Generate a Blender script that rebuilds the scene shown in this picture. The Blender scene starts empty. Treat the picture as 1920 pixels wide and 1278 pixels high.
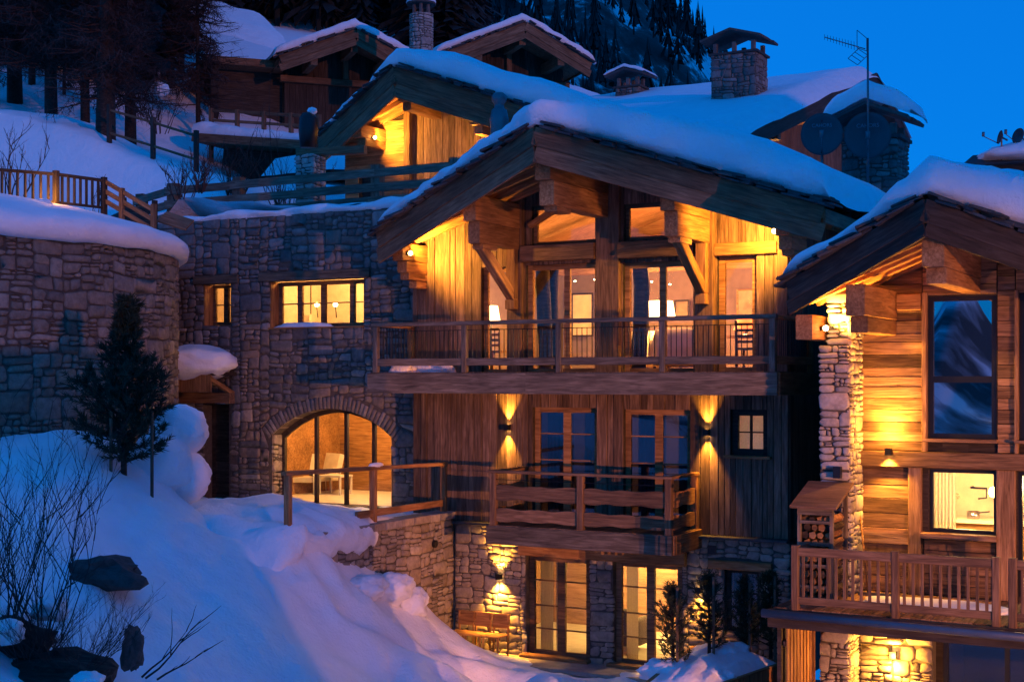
import bpy, math, random
import numpy as np
from mathutils import Vector, Matrix, noise as mnoise

random.seed(7)
scene = bpy.context.scene
col = scene.collection

# ------------------------------------------------------------------ camera
CZ, FPX, HOR = 5.45, 2600.0, 710.0           # eye height, focal length in photo pixels, horizon row
YAW = math.asin(0.48410)
cam_d = bpy.data.cameras.new("camera")
cam = bpy.data.objects.new("camera", cam_d)
col.objects.link(cam)
cam.location = (0, 0, CZ)
cam.rotation_euler = (math.radians(90), 0, YAW)
cam_d.sensor_width = 36.0
cam_d.lens = FPX / 1920 * 36.0
cam_d.shift_y = (HOR - 639) / 1920
cam_d.clip_end = 3000
scene.camera = cam

# ------------------------------------------------------------------ world, sun, exposure
SUN_ELEV = math.radians(4.0)
L_SUN = Vector((0.906, -0.41, 0)).normalized()   # horizontal direction towards the low light
world = bpy.data.worlds.new("World")
scene.world = world
world.use_nodes = True
wn = world.node_tree
sky = wn.nodes.new('ShaderNodeTexSky')
sky.sky_type = 'NISHITA'
sky.sun_disc = False
sky.sun_elevation = SUN_ELEV
sky.sun_rotation = math.atan2(L_SUN.x, L_SUN.y)
sky.altitude = 1800
sky.air_density = 1.0
sky.dust_density = 0.0
sky.ozone_density = 5.0
bgn = wn.nodes['Background']
tint = wn.nodes.new('ShaderNodeMix')
tint.data_type = 'RGBA'
tint.blend_type = 'MULTIPLY'
tint.inputs[0].default_value = 1.0
tint.inputs[7].default_value = (0.004, 0.70, 1.0, 1)   # tungsten white balance of the dusk photograph
wn.links.new(sky.outputs[0], tint.inputs[6])
even = wn.nodes.new('ShaderNodeMix')                      # after sunset the dome is almost evenly blue
even.data_type = 'RGBA'
even.inputs[0].default_value = 0.58
even.inputs[7].default_value = (0.01, 0.93, 3.75, 1)
wn.links.new(tint.outputs[2], even.inputs[6])
wn.links.new(even.outputs[2], bgn.inputs[0])
bgn.inputs[1].default_value = 0.15
sun_d = bpy.data.lights.new("sun", 'SUN')
sun_d.energy = 0.36
sun_d.angle = math.radians(0.6)
sun_d.color = (1.0, 0.30, 0.12)
sun = bpy.data.objects.new("sun", sun_d)
col.objects.link(sun)
_l = Vector((L_SUN.x * math.cos(SUN_ELEV), L_SUN.y * math.cos(SUN_ELEV), math.sin(SUN_ELEV)))
sun.rotation_euler = _l.to_track_quat('Z', 'Y').to_euler()
sun.location = _l * 60

scene.view_settings.view_transform = 'Standard'
scene.view_settings.look = 'None'
scene.view_settings.exposure = 0.75
scene.view_settings.gamma = 1.0
scene.view_settings.use_curve_mapping = False
scene.render.engine = 'CYCLES'
cy = scene.cycles
cy.max_bounces = 6
cy.diffuse_bounces = 3
cy.glossy_bounces = 3
cy.transmission_bounces = 4
cy.transparent_max_bounces = 12
cy.sample_clamp_indirect = 4.0
cy.caustics_reflective = False
cy.caustics_refractive = False
cy.use_denoising = True
cy.use_light_tree = True

# ------------------------------------------------------------------ pixel helpers (a pixel gives a direction only)
CY_, SY_ = math.cos(YAW), math.sin(YAW)
def ray(px, py):
    s = (px - 960) / FPX
    return Vector((CY_ * s - SY_, SY_ * s + CY_, (HOR - py) / FPX))
def onV(px, py, v):                # on the vertical plane y = v
    r = ray(px, py); p = r * (v / r.y); p.z += CZ; return p
def onU(px, py, u):                # on the vertical plane x = u
    r = ray(px, py); p = r * (u / r.x); p.z += CZ; return p
def onZ(px, py, z):
    r = ray(px, py); p = r * ((z - CZ) / r.z); p.z += CZ; return p
def atT(px, py, t):                # at camera depth t
    p = ray(px, py) * t; p.z += CZ; return p

# ------------------------------------------------------------------ materials
MAT = {}
def new_mat(name):
    m = bpy.data.materials.new(name); m.use_nodes = True
    nt = m.node_tree
    MAT[name] = m
    return m, nt, nt.nodes['Principled BSDF']
def N(nt, t, **kw):
    n = nt.nodes.new(t)
    for k, v in kw.items(): setattr(n, k, v)
    return n
def ramp(nt, stops):
    r = N(nt, 'ShaderNodeValToRGB')
    e = r.color_ramp.elements
    while len(e) > 1: e.remove(e[-1])
    e[0].position = stops[0][0]; e[0].color = (*stops[0][1], 1)
    for p, c in stops[1:]:
        x = e.new(p); x.color = (*c, 1)
    return r
def rnd_value(nt):
    """one random number per object and per loose piece"""
    oi = N(nt, 'ShaderNodeObjectInfo'); ge = N(nt, 'ShaderNodeNewGeometry')
    a = N(nt, 'ShaderNodeMath', operation='ADD'); f = N(nt, 'ShaderNodeMath', operation='FRACT')
    nt.links.new(oi.outputs['Random'], a.inputs[0]); nt.links.new(ge.outputs['Random Per Island'], a.inputs[1])
    nt.links.new(a.outputs[0], f.inputs[0]); return f.outputs[0]
def coords(nt, scale, rnd):
    tc = N(nt, 'ShaderNodeTexCoord'); mp = N(nt, 'ShaderNodeMapping')
    mp.inputs['Scale'].default_value = scale
    c = N(nt, 'ShaderNodeCombineXYZ'); m = N(nt, 'ShaderNodeMath', operation='MULTIPLY'); m.inputs[1].default_value = 37.0
    nt.links.new(rnd, m.inputs[0])
    for i in range(3): nt.links.new(m.outputs[0], c.inputs[i])
    nt.links.new(tc.outputs['Object'], mp.inputs['Vector']); nt.links.new(c.outputs[0], mp.inputs['Location'])
    return mp.outputs[0]
def wood(name, dark, mid, light, rough=0.75, bump=0.35, var=0.45, gscale=1.0):
    m, nt, b = new_mat(name)
    r = rnd_value(nt)
    v = coords(nt, (1.9 * gscale, 22 * gscale, 22 * gscale), r)
    n1 = N(nt, 'ShaderNodeTexNoise'); n1.inputs['Scale'].default_value = 1.0; n1.inputs['Detail'].default_value = 7; n1.inputs['Roughness'].default_value = 0.62; n1.inputs['Distortion'].default_value = 0.6
    nt.links.new(v, n1.inputs['Vector'])
    rp = ramp(nt, [(0.30, dark), (0.52, mid), (0.72, light)])
    nt.links.new(n1.outputs['Fac'], rp.inputs[0])
    v2 = coords(nt, (0.7, 1.6, 1.6), r)
    n2 = N(nt, 'ShaderNodeTexNoise'); n2.inputs['Scale'].default_value = 1.3; n2.inputs['Detail'].default_value = 3
    nt.links.new(v2, n2.inputs['Vector'])
    mr = N(nt, 'ShaderNodeMapRange'); mr.inputs[1].default_value = 0; mr.inputs[2].default_value = 1; mr.inputs[3].default_value = 1 - var; mr.inputs[4].default_value = 1 + var * 0.8
    nt.links.new(r, mr.inputs[0])
    mr2 = N(nt, 'ShaderNodeMapRange'); mr2.inputs[1].default_value = 0.3; mr2.inputs[2].default_value = 0.7; mr2.inputs[3].default_value = 0.7; mr2.inputs[4].default_value = 1.2
    nt.links.new(n2.outputs['Fac'], mr2.inputs[0])
    mm = N(nt, 'ShaderNodeMath', operation='MULTIPLY'); nt.links.new(mr.outputs[0], mm.inputs[0]); nt.links.new(mr2.outputs[0], mm.inputs[1])
    mx = N(nt, 'ShaderNodeVectorMath', operation='SCALE')
    nt.links.new(rp.outputs[0], mx.inputs[0]); nt.links.new(mm.outputs[0], mx.inputs['Scale'])
    nt.links.new(mx.outputs[0], b.inputs['Base Color'])
    b.inputs['Roughness'].default_value = rough
    b.inputs['Specular IOR Level'].default_value = 0.25
    bp = N(nt, 'ShaderNodeBump'); bp.inputs['Strength'].default_value = bump; bp.inputs['Distance'].default_value = 0.01
    nt.links.new(n1.outputs['Fac'], bp.inputs['Height']); nt.links.new(bp.outputs[0], b.inputs['Normal'])
    return m
def stone(name, cols, bump=0.5, rough=0.85):
    m, nt, b = new_mat(name)
    r = rnd_value(nt)
    v = coords(nt, (1, 1, 1), r)
    rp = ramp(nt, [(i / max(1, len(cols) - 1), c) for i, c in enumerate(cols)])
    nt.links.new(r, rp.inputs[0])
    n1 = N(nt, 'ShaderNodeTexNoise'); n1.inputs['Scale'].default_value = 9; n1.inputs['Detail'].default_value = 8; n1.inputs['Roughness'].default_value = 0.7
    nt.links.new(v, n1.inputs['Vector'])
    mr = N(nt, 'ShaderNodeMapRange'); mr.inputs[1].default_value = 0.25; mr.inputs[2].default_value = 0.75; mr.inputs[3].default_value = 0.55; mr.inputs[4].default_value = 1.35
    nt.links.new(n1.outputs['Fac'], mr.inputs[0])
    mx = N(nt, 'ShaderNodeVectorMath', operation='SCALE')
    nt.links.new(rp.outputs[0], mx.inputs[0]); nt.links.new(mr.outputs[0], mx.inputs['Scale'])
    nt.links.new(mx.outputs[0], b.inputs['Base Color'])
    b.inputs['Roughness'].default_value = rough; b.inputs['Specular IOR Level'].default_value = 0.2
    bp = N(nt, 'ShaderNodeBump'); bp.inputs['Strength'].default_value = bump; bp.inputs['Distance'].default_value = 0.02
    nt.links.new(n1.outputs['Fac'], bp.inputs['Height']); nt.links.new(bp.outputs[0], b.inputs['Normal'])
    return m
def plain(name, c, rough=0.6, metal=0.0, spec=0.4, noise=0.0, nscale=6.0):
    m, nt, b = new_mat(name)
    b.inputs['Base Color'].default_value = (*c, 1)
    b.inputs['Roughness'].default_value = rough; b.inputs['Metallic'].default_value = metal
    b.inputs['Specular IOR Level'].default_value = spec
    tc = N(nt, 'ShaderNodeTexCoord'); n1 = N(nt, 'ShaderNodeTexNoise'); n1.inputs['Scale'].default_value = nscale; n1.inputs['Detail'].default_value = 5
    nt.links.new(tc.outputs['Object'], n1.inputs['Vector'])
    k = max(noise, 0.08)
    rp = ramp(nt, [(0.3, tuple(x * (1 - k) for x in c)), (0.7, tuple(min(1, x * (1 + k)) for x in c))])
    nt.links.new(n1.outputs['Fac'], rp.inputs[0]); nt.links.new(rp.outputs[0], b.inputs['Base Color'])
    return m
def emis(name, c, s):
    m, nt, b = new_mat(name)
    b.inputs['Base Color'].default_value = (*c, 1)
    b.inputs['Emission Color'].default_value = (*c, 1); b.inputs['Emission Strength'].default_value = s
    return m
def snow_mat():
    m, nt, b = new_mat('snow')
    tc = N(nt, 'ShaderNodeTexCoord')
    n1 = N(nt, 'ShaderNodeTexNoise'); n1.inputs['Scale'].default_value = 2.2; n1.inputs['Detail'].default_value = 6; n1.inputs['Roughness'].default_value = 0.6
    n2 = N(nt, 'ShaderNodeTexNoise'); n2.inputs['Scale'].default_value = 22; n2.inputs['Detail'].default_value = 6
    nt.links.new(tc.outputs['Object'], n1.inputs['Vector']); nt.links.new(tc.outputs['Object'], n2.inputs['Vector'])
    rp = ramp(nt, [(0.25, (0.82, 0.84, 0.87)), (0.75, (0.92, 0.93, 0.95))])
    nt.links.new(n1.outputs['Fac'], rp.inputs[0]); nt.links.new(rp.outputs[0], b.inputs['Base Color'])
    b.inputs['Roughness'].default_value = 0.75; b.inputs['Specular IOR Level'].default_value = 0.15
    bp = N(nt, 'ShaderNodeBump'); bp.inputs['Strength'].default_value = 0.4; bp.inputs['Distance'].default_value = 0.15
    b2 = N(nt, 'ShaderNodeBump'); b2.inputs['Strength'].default_value = 0.45; b2.inputs['Distance'].default_value = 0.03
    nt.links.new(n1.outputs['Fac'], bp.inputs['Height']); nt.links.new(n2.outputs['Fac'], b2.inputs['Height'])
    n3 = N(nt, 'ShaderNodeTexNoise'); n3.inputs['Scale'].default_value = 7; n3.inputs['Detail'].default_value = 5; n3.inputs['Roughness'].default_value = 0.65; n3.inputs['Distortion'].default_value = 0.8
    nt.links.new(tc.outputs['Object'], n3.inputs['Vector'])
    b3 = N(nt, 'ShaderNodeBump'); b3.inputs['Strength'].default_value = 0.35; b3.inputs['Distance'].default_value = 0.07
    nt.links.new(n3.outputs['Fac'], b3.inputs['Height']); nt.links.new(bp.outputs[0], b3.inputs['Normal'])
    nt.links.new(b3.outputs[0], b2.inputs['Normal']); nt.links.new(b2.outputs[0], b.inputs['Normal'])
    return m
def glass_mat(name, refl=0.08, tintc=(1, 1, 1)):
    m = bpy.data.materials.new(name); m.use_nodes = True; MAT[name] = m
    nt = m.node_tree
    for n in list(nt.nodes):
        if n.type != 'OUTPUT_MATERIAL': nt.nodes.remove(n)
    out = [n for n in nt.nodes if n.type == 'OUTPUT_MATERIAL'][0]
    tr = N(nt, 'ShaderNodeBsdfTransparent'); tr.inputs[0].default_value = (*tintc, 1)
    gl = N(nt, 'ShaderNodeBsdfGlossy'); gl.inputs['Roughness'].default_value = 0.0
    lw = N(nt, 'ShaderNodeFresnel'); lw.inputs['IOR'].default_value = 1.5
    mr = N(nt, 'ShaderNodeMapRange'); mr.inputs[1].default_value = 0.04; mr.inputs[2].default_value = 1.0; mr.inputs[3].default_value = refl; mr.inputs[4].default_value = 1.0
    mix = N(nt, 'ShaderNodeMixShader')
    nt.links.new(lw.outputs[0], mr.inputs[0]); nt.links.new(mr.outputs[0], mix.inputs[0])
    nt.links.new(tr.outputs[0], mix.inputs[1]); nt.links.new(gl.outputs[0], mix.inputs[2]); nt.links.new(mix.outputs[0], out.inputs[0])
    return m

wood('wood_weathered', (0.07, 0.042, 0.026), (0.17, 0.105, 0.066), (0.30, 0.20, 0.135), bump=0.5)
wood('wood_beam', (0.08, 0.044, 0.024), (0.19, 0.108, 0.058), (0.30, 0.18, 0.10), var=0.25)
wood('wood_honey', (0.16, 0.072, 0.026), (0.33, 0.165, 0.065), (0.48, 0.27, 0.12), var=0.25)
wood('wood_plank', (0.10, 0.055, 0.028), (0.27, 0.155, 0.078), (0.42, 0.26, 0.14), var=0.55, bump=0.6)
wood('wood_grey', (0.06, 0.046, 0.032), (0.15, 0.115, 0.08), (0.25, 0.20, 0.145), var=0.25)
wood('wood_dark', (0.022, 0.016, 0.012), (0.048, 0.036, 0.028), (0.085, 0.066, 0.052), var=0.3)
wood('wood_room', (0.20, 0.11, 0.06), (0.34, 0.20, 0.12), (0.44, 0.28, 0.17), var=0.2, bump=0.1)
wood('bark', (0.012, 0.009, 0.007), (0.035, 0.025, 0.019), (0.075, 0.055, 0.042), var=0.2, bump=1.0)
wood('bark_pale', (0.012, 0.009, 0.007), (0.05, 0.034, 0.024), (0.20, 0.14, 0.10), var=0.2, bump=0.8)
stone('stone_warm', [(0.20, 0.165, 0.125), (0.34, 0.29, 0.23), (0.27, 0.22, 0.165), (0.42, 0.37, 0.30), (0.23, 0.195, 0.165), (0.36, 0.30, 0.22), (0.30, 0.275, 0.245)])
stone('stone_grey', [(0.13, 0.125, 0.12), (0.20, 0.18, 0.16), (0.15, 0.14, 0.135), (0.29, 0.27, 0.25), (0.12, 0.115, 0.11), (0.22, 0.18, 0.145), (0.17, 0.165, 0.16)])
stone('stone_tower', [(0.13, 0.108, 0.082), (0.24, 0.205, 0.165), (0.18, 0.15, 0.115), (0.31, 0.27, 0.22), (0.15, 0.13, 0.11), (0.26, 0.215, 0.16), (0.20, 0.185, 0.165)])
stone('stone_pale', [(0.30, 0.27, 0.23), (0.42, 0.385, 0.34), (0.34, 0.30, 0.26), (0.48, 0.44, 0.39), (0.26, 0.23, 0.20)])
stone('mortar', [(0.10, 0.088, 0.074), (0.115, 0.10, 0.085)], bump=0.8)
stone('slate_stone', [(0.045, 0.047, 0.050), (0.085, 0.085, 0.085), (0.06, 0.058, 0.055), (0.11, 0.10, 0.09)])
stone('rock', [(0.06, 0.058, 0.056), (0.09, 0.085, 0.08)], bump=1.0)
snow_mat()
glass_mat('glass', 0.035)
glass_mat('glass_mirror', 0.62, (0.35, 0.35, 0.38))
glass_mat('glass_dim', 0.09, (0.8, 0.8, 0.8))
plain('iron', (0.02, 0.02, 0.021), 0.5, 0.6)
plain('zinc', (0.16, 0.17, 0.18), 0.45, 0.9)
plain('black_frame', (0.012, 0.012, 0.013), 0.4)
plain('dish_grey', (0.065, 0.068, 0.075), 0.45)
plain('dish_mark', (0.22, 0.22, 0.25), 0.5)
plain('dish_red', (0.20, 0.02, 0.03), 0.5)
plain('plaster', (0.62, 0.52, 0.40), 0.85, noise=0.1)
plain('plaster_dark', (0.20, 0.15, 0.16), 0.85, noise=0.1)
plain('cream', (0.66, 0.58, 0.46), 0.85, noise=0.1)
plain('linen', (0.50, 0.42, 0.30), 0.9, noise=0.15)
def sheer(name, c):
    m, nt, b = new_mat(name)
    out = [n for n in nt.nodes if n.type == 'OUTPUT_MATERIAL'][0]
    df = N(nt, 'ShaderNodeBsdfDiffuse'); tl = N(nt, 'ShaderNodeBsdfTranslucent'); mx = N(nt, 'ShaderNodeMixShader'); mx.inputs[0].default_value = 0.6
    tc = N(nt, 'ShaderNodeTexCoord'); n1 = N(nt, 'ShaderNodeTexNoise'); n1.inputs['Scale'].default_value = 30
    nt.links.new(tc.outputs['Object'], n1.inputs['Vector'])
    rp = ramp(nt, [(0.3, tuple(x * 0.85 for x in c)), (0.7, c)]); nt.links.new(n1.outputs['Fac'], rp.inputs[0])
    nt.links.new(rp.outputs[0], df.inputs[0]); nt.links.new(rp.outputs[0], tl.inputs[0])
    nt.links.new(df.outputs[0], mx.inputs[1]); nt.links.new(tl.outputs[0], mx.inputs[2]); nt.links.new(mx.outputs[0], out.inputs[0])
sheer('sheer_cream', (0.72, 0.66, 0.55)); sheer('sheer_linen', (0.58, 0.50, 0.36))
plain('curtain_blue', (0.07, 0.08, 0.12), 0.9, noise=0.2)
plain('chair_white', (0.70, 0.66, 0.58), 0.6)
plain('tile', (0.62, 0.58, 0.52), 0.5, noise=0.1)
plain('dark_cloth', (0.05, 0.035, 0.03), 0.9)
plain('steel', (0.5, 0.5, 0.52), 0.25, 1.0)
plain('orange_shade', (0.55, 0.10, 0.03), 0.8)
plain('picture', (0.22, 0.17, 0.12), 0.7, noise=0.6, nscale=3)
plain('needles', (0.020, 0.038, 0.020), 0.7, noise=0.4, nscale=4)
plain('needles_warm', (0.040, 0.046, 0.016), 0.7, noise=0.4, nscale=4)
plain('larch_twig', (0.050, 0.028, 0.022), 0.85, noise=0.3)
plain('twig', (0.035, 0.022, 0.020), 0.85, noise=0.3)
plain('conifer_far', (0.012, 0.018, 0.017), 0.9, noise=0.4)
plain('floor_stone', (0.30, 0.27, 0.24), 0.7, noise=0.2)
emis('bulb', (1.0, 0.60, 0.18), 40.0)
emis('shade_lit', (1.0, 0.66, 0.30), 5.0)
emis('shade_red', (1.0, 0.16, 0.03), 1.6)
emis('spot_tiny', (1.0, 0.72, 0.38), 25.0)
emis('snow_lamp', (1.0, 0.38, 0.05), 1.2)
LAMP_GAIN = 3.4
WARM = (1.0, 0.42, 0.05)
WARM2 = (1.0, 0.54, 0.13)

# ------------------------------------------------------------------ object helpers
class MB:
    def __init__(s): s.v = []; s.f = []
    def quad(s, a, b, c, d):
        i = len(s.v); s.v += [tuple(a), tuple(b), tuple(c), tuple(d)]; s.f.append((i, i + 1, i + 2, i + 3))
    def tri(s, a, b, c):
        i = len(s.v); s.v += [tuple(a), tuple(b), tuple(c)]; s.f.append((i, i + 1, i + 2))
    def box(s, lo, hi):
        x0, y0, z0 = lo; x1, y1, z1 = hi
        i = len(s.v)
        s.v += [(x0, y0, z0), (x1, y0, z0), (x1, y1, z0), (x0, y1, z0), (x0, y0, z1), (x1, y0, z1), (x1, y1, z1), (x0, y1, z1)]
        s.f += [tuple(i + k for k in q) for q in ((0, 3, 2, 1), (4, 5, 6, 7), (0, 1, 5, 4), (1, 2, 6, 5), (2, 3, 7, 6), (3, 0, 4, 7))]
    def tube(s, pts, rad, n=6, cap=True):
        pts = [Vector(p) for p in pts]; base = len(s.v)
        for k, p in enumerate(pts):
            d = (pts[min(k + 1, len(pts) - 1)] - pts[max(k - 1, 0)])
            if d.length < 1e-9: d = Vector((0, 0, 1))
            d.normalize()
            a = d.cross(Vector((0, 0, 1)) if abs(d.z) < 0.9 else Vector((1, 0, 0))).normalized(); b = d.cross(a)
            r = rad[k] if isinstance(rad, (list, tuple)) else rad
            for q in range(n):
                t = 2 * math.pi * q / n
                s.v.append(tuple(p + a * (r * math.cos(t)) + b * (r * math.sin(t))))
        for k in range(len(pts) - 1):
            for q in range(n):
                i0 = base + k * n + q; i1 = base + k * n + (q + 1) % n
                s.f.append((i0, i0 + n, i1 + n, i1))
        if cap:
            s.f.append(tuple(base + q for q in range(n)))
            s.f.append(tuple(base + (len(pts) - 1) * n + q for q in reversed(range(n))))
    def lathe(s, prof, n=16, o=(0, 0, 0)):
        base = len(s.v)
        for r, z in prof:
            for q in range(n):
                t = 2 * math.pi * q / n
                s.v.append((o[0] + r * math.cos(t), o[1] + r * math.sin(t), o[2] + z))
        for k in range(len(prof) - 1):
            for q in range(n):
                i0 = base + k * n + q; i1 = base + k * n + (q + 1) % n
                s.f.append((i0, i1, i1 + n, i0 + n))
    def build(s, name, mat, parent=None, smooth=False, M=None):
        me = bpy.data.meshes.new(name)
        me.from_pydata(s.v, [], s.f)
        if smooth: me.polygons.foreach_set('use_smooth', [True] * len(me.polygons))
        me.materials.append(MAT[mat]); me.update()
        return link(name, me, parent, M)
def link(name, me, parent=None, M=None):
    o = bpy.data.objects.new(name, me); col.objects.link(o)
    if M is not None: o.matrix_world = M
    if parent is not None:
        o.parent = parent; o.matrix_parent_inverse = WM[parent.name].inverted()
    WM[o.name] = M.copy() if M is not None else Matrix.Identity(4)
    return o
WM = {}
def thing(name, loc, label, cat, group=None):
    o = bpy.data.objects.new(name, None); col.objects.link(o); o.location = loc
    o.empty_display_size = 0.2
    WM[o.name] = Matrix.Translation(Vector(loc))
    return tag(o, label, cat, group)
def tag(o, label=None, cat=None, group=None, kind=None):
    if label: o['label'] = label
    if cat: o['category'] = cat
    if group: o['group'] = group
    if kind: o['kind'] = kind
    return o
def frame(ex, ez, o):
    ex = Vector(ex).normalized(); ez = Vector(ez); ez = (ez - ex * ez.dot(ex)).normalized(); ey = ez.cross(ex)
    return Matrix(((ex.x, ey.x, ez.x, o[0]), (ex.y, ey.y, ez.y, o[1]), (ex.z, ey.z, ez.z, o[2]), (0, 0, 0, 1)))
def beam(name, p0, p1, w, h, mat, parent=None, up=(0, 0, 1), ch=None, jit=0.0):
    """box from p0 to p1; w across, h along 'up'; lengthwise grain"""
    p0 = Vector(p0); p1 = Vector(p1); L = (p1 - p0).length
    if ch is None: ch = min(0.012, 0.12 * min(w, h))
    a, b = w / 2, h / 2
    sec = [(-a + ch, -b), (a - ch, -b), (a, -b + ch), (a, b - ch), (a - ch, b), (-a + ch, b), (-a, b - ch), (-a, -b + ch)]
    m = MB()
    for x in (0, L):
        for (y, z) in sec: m.v.append((x + random.uniform(-jit, jit), y + random.uniform(-jit, jit) * 0.4, z + random.uniform(-jit, jit) * 0.4))
    for k in range(8): m.f.append((k, 8 + k, 8 + (k + 1) % 8, (k + 1) % 8)[::-1])
    m.f.append(tuple(range(8))[::-1]); m.f.append(tuple(range(8, 16)))
    return m.build(name, mat, parent, M=frame(p1 - p0, up, p0))
def panel(name, pts, th, M, mat, parent=None, ch=0.006):
    """flat polygon (a along grain, b across) with thickness th outwards from the frame M; chamfered front edge"""
    n = len(pts); cx = sum(p[0] for p in pts) / n; cyy = sum(p[1] for p in pts) / n
    m = MB()
    def inset(d):
        out = []
        for (x, y) in pts:
            dx, dy = cx - x, cyy - y
            out.append((x + (math.copysign(min(d, abs(dx)), dx)), y + (math.copysign(min(d, abs(dy)), dy))))
        return out
    area = sum(pts[i][0] * pts[(i + 1) % n][1] - pts[(i + 1) % n][0] * pts[i][1] for i in range(n))
    idx = list(range(n)) if area > 0 else list(range(n))[::-1]
    P = [pts[i] for i in idx]; I = inset(ch); I = [I[i] for i in idx]
    m.v += [(x, y, 0) for x, y in P] + [(x, y, th - ch) for x, y in P] + [(x, y, th) for x, y in I]
    for k in range(n):
        j = (k + 1) % n
        m.f.append((k, j, n + j, n + k)); m.f.append((n + k, n + j, 2 * n + j, 2 * n + k))
    m.f.append(tuple(range(2 * n, 3 * n))); m.f.append(tuple(range(n))[::-1])
    return m.build(name, mat, parent, M=M)
FR_V = lambda v: frame((0, 0, 1), (0, -1, 0), (0, v, 0))    # a = z, b = -u, facing the camera side
FR_H = lambda v: frame((1, 0, 0), (0, -1, 0), (0, v, 0))    # a = u, b = z
def vplanks(parent, u0, u1, z0, ztop, v, openings, mat, wmin=0.11, wmax=0.22, th=0.025, name='plank'):
    """vertical boards side by side, cut round the openings (u0,u1,z0,z1)"""
    M = FR_V(v)
    cuts = sorted(set([u0, u1] + [x for o in openings for x in (o[0], o[1]) if u0 < x < u1]))
    for a, b in zip(cuts[:-1], cuts[1:]):
        u = a
        while u < b - 1e-4:
            w = random.uniform(wmin, wmax)
            if b - u - w < wmin * 0.7: w = b - u
            e = min(b, u + w); mid = (u + e) / 2
            segs = [(z0, None)]
            for o in openings:
                if o[0] - 1e-4 <= mid <= o[1] + 1e-4:
                    new = []
                    for (s0, s1) in segs:
                        top = s1 if s1 is not None else 1e9
                        if o[2] > s0 + 0.03: new.append((s0, min(top, o[2])) if min(top, o[2]) < 1e8 else (s0, o[2]))
                        if o[3] < top - 0.03: new.append((max(s0, o[3]), s1))
                    segs = new
            for (s0, s1) in segs:
                ta, tb = (ztop(u), ztop(e)) if s1 is None else (s1, s1)
                if min(ta, tb) - s0 < 0.03: continue
                g = 0.005; t2 = th * random.uniform(0.5, 1.5)
                panel(name, [(s0, -u - g), (ta, -u - g), (tb, -e + g), (s0, -e + g)], t2, M, mat, parent, ch=0.004)
            u = e
def hplanks(parent, u0, u1, z0, z1, v, mat, hmin=0.14, hmax=0.26, th=0.03, openings=(), ulim=None):
    M = FR_H(v); z = z0
    while z < z1 - 1e-4:
        h = random.uniform(hmin, hmax)
        if z1 - z - h < hmin * 0.7: h = z1 - z
        e = z + h; mid = (z + e) / 2
        segs = [(max(u0, ulim(e)) if ulim else u0, u1)]
        if segs[0][1] - segs[0][0] < 0.05: z = e; continue
        for o in openings:
            if o[2] - 1e-4 <= mid <= o[3] + 1e-4:
                segs = [q for s in segs for q in ((s[0], min(s[1], o[0])), (max(s[0], o[1]), s[1])) if q[1] - q[0] > 0.04]
        for (a, b) in segs:
            cutsx = [a, b]
            if b - a > 2.2: cutsx = [a, random.uniform(a + 0.6, b - 0.6), b]
            for p, q in zip(cutsx[:-1], cutsx[1:]):
                g = 0.003; w = 0.006
                panel('plank', [(p + g, z + g + random.uniform(0, w)), (q - g, z + g + random.uniform(0, w)), (q - g, e - g), (p + g, e - g)], th * random.uniform(0.6, 1.5), M, mat, parent, ch=0.005)
        z = e

# rubble masonry -----------------------------------------------------------
def bsp(rect, openings, wmax, out):
    a0, b0, a1, b1 = rect
    for o in openings:
        if a0 < o[1] - 1e-4 and a1 > o[0] + 1e-4 and b0 < o[3] - 1e-4 and b1 > o[2] + 1e-4:
            for k, x in ((0, o[0]), (0, o[1]), (1, o[2]), (1, o[3])):
                if k == 0 and a0 + 1e-3 < x < a1 - 1e-3:
                    bsp((a0, b0, x, b1), openings, wmax, out); bsp((x, b0, a1, b1), openings, wmax, out); return
                if k == 1 and b0 + 1e-3 < x < b1 - 1e-3:
                    bsp((a0, b0, a1, x), openings, wmax, out); bsp((a0, x, a1, b1), openings, wmax, out); return
            return
    w, h = a1 - a0, b1 - b0
    lw = wmax * random.choice((0.28, 0.4, 0.55, 0.75, 1.0, 1.25, 1.6)); lh = lw * random.uniform(0.26, 0.60)
    if w <= lw * 1.15 and h <= lh * 1.25: out.append(rect); return
    if h > lh * 1.25 and (h * 1.7 > w or w <= lw * 1.15):
        t = random.uniform(0.28, 0.72); bsp((a0, b0, a1, b0 + h * t), openings, wmax, out); bsp((a0, b0 + h * t, a1, b1), openings, wmax, out)
    else:
        t = random.uniform(0.3, 0.7); bsp((a0, b0, a0 + w * t, b1), openings, wmax, out); bsp((a0 + w * t, b0, a1, b1), openings, wmax, out)
def stone_poly(rect, gap):
    a0, b0, a1, b1 = rect; w, h = a1 - a0, b1 - b0; g = gap
    j = lambda s: random.uniform(-1, 1) * s
    cw, chh = min(0.26 * w, 0.06), min(0.28 * h, 0.05)
    c = [random.uniform(0.2, 1.15) for _ in range(4)]
    jw, jh = min(0.022, 0.07 * w), min(0.02, 0.10 * h)
    p = [(a0 + g + cw * c[0], b0 + g), (a1 - g - cw * c[1], b0 + g), (a1 - g, b0 + g + chh * c[1]), (a1 - g, b1 - g - chh * c[2]),
         (a1 - g - cw * c[2], b1 - g), (a0 + g + cw * c[3], b1 - g), (a0 + g, b1 - g - chh * c[3]), (a0 + g, b0 + g + chh * c[0])]
    return [(x + j(jw), y + j(jh)) for x, y in p]
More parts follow.
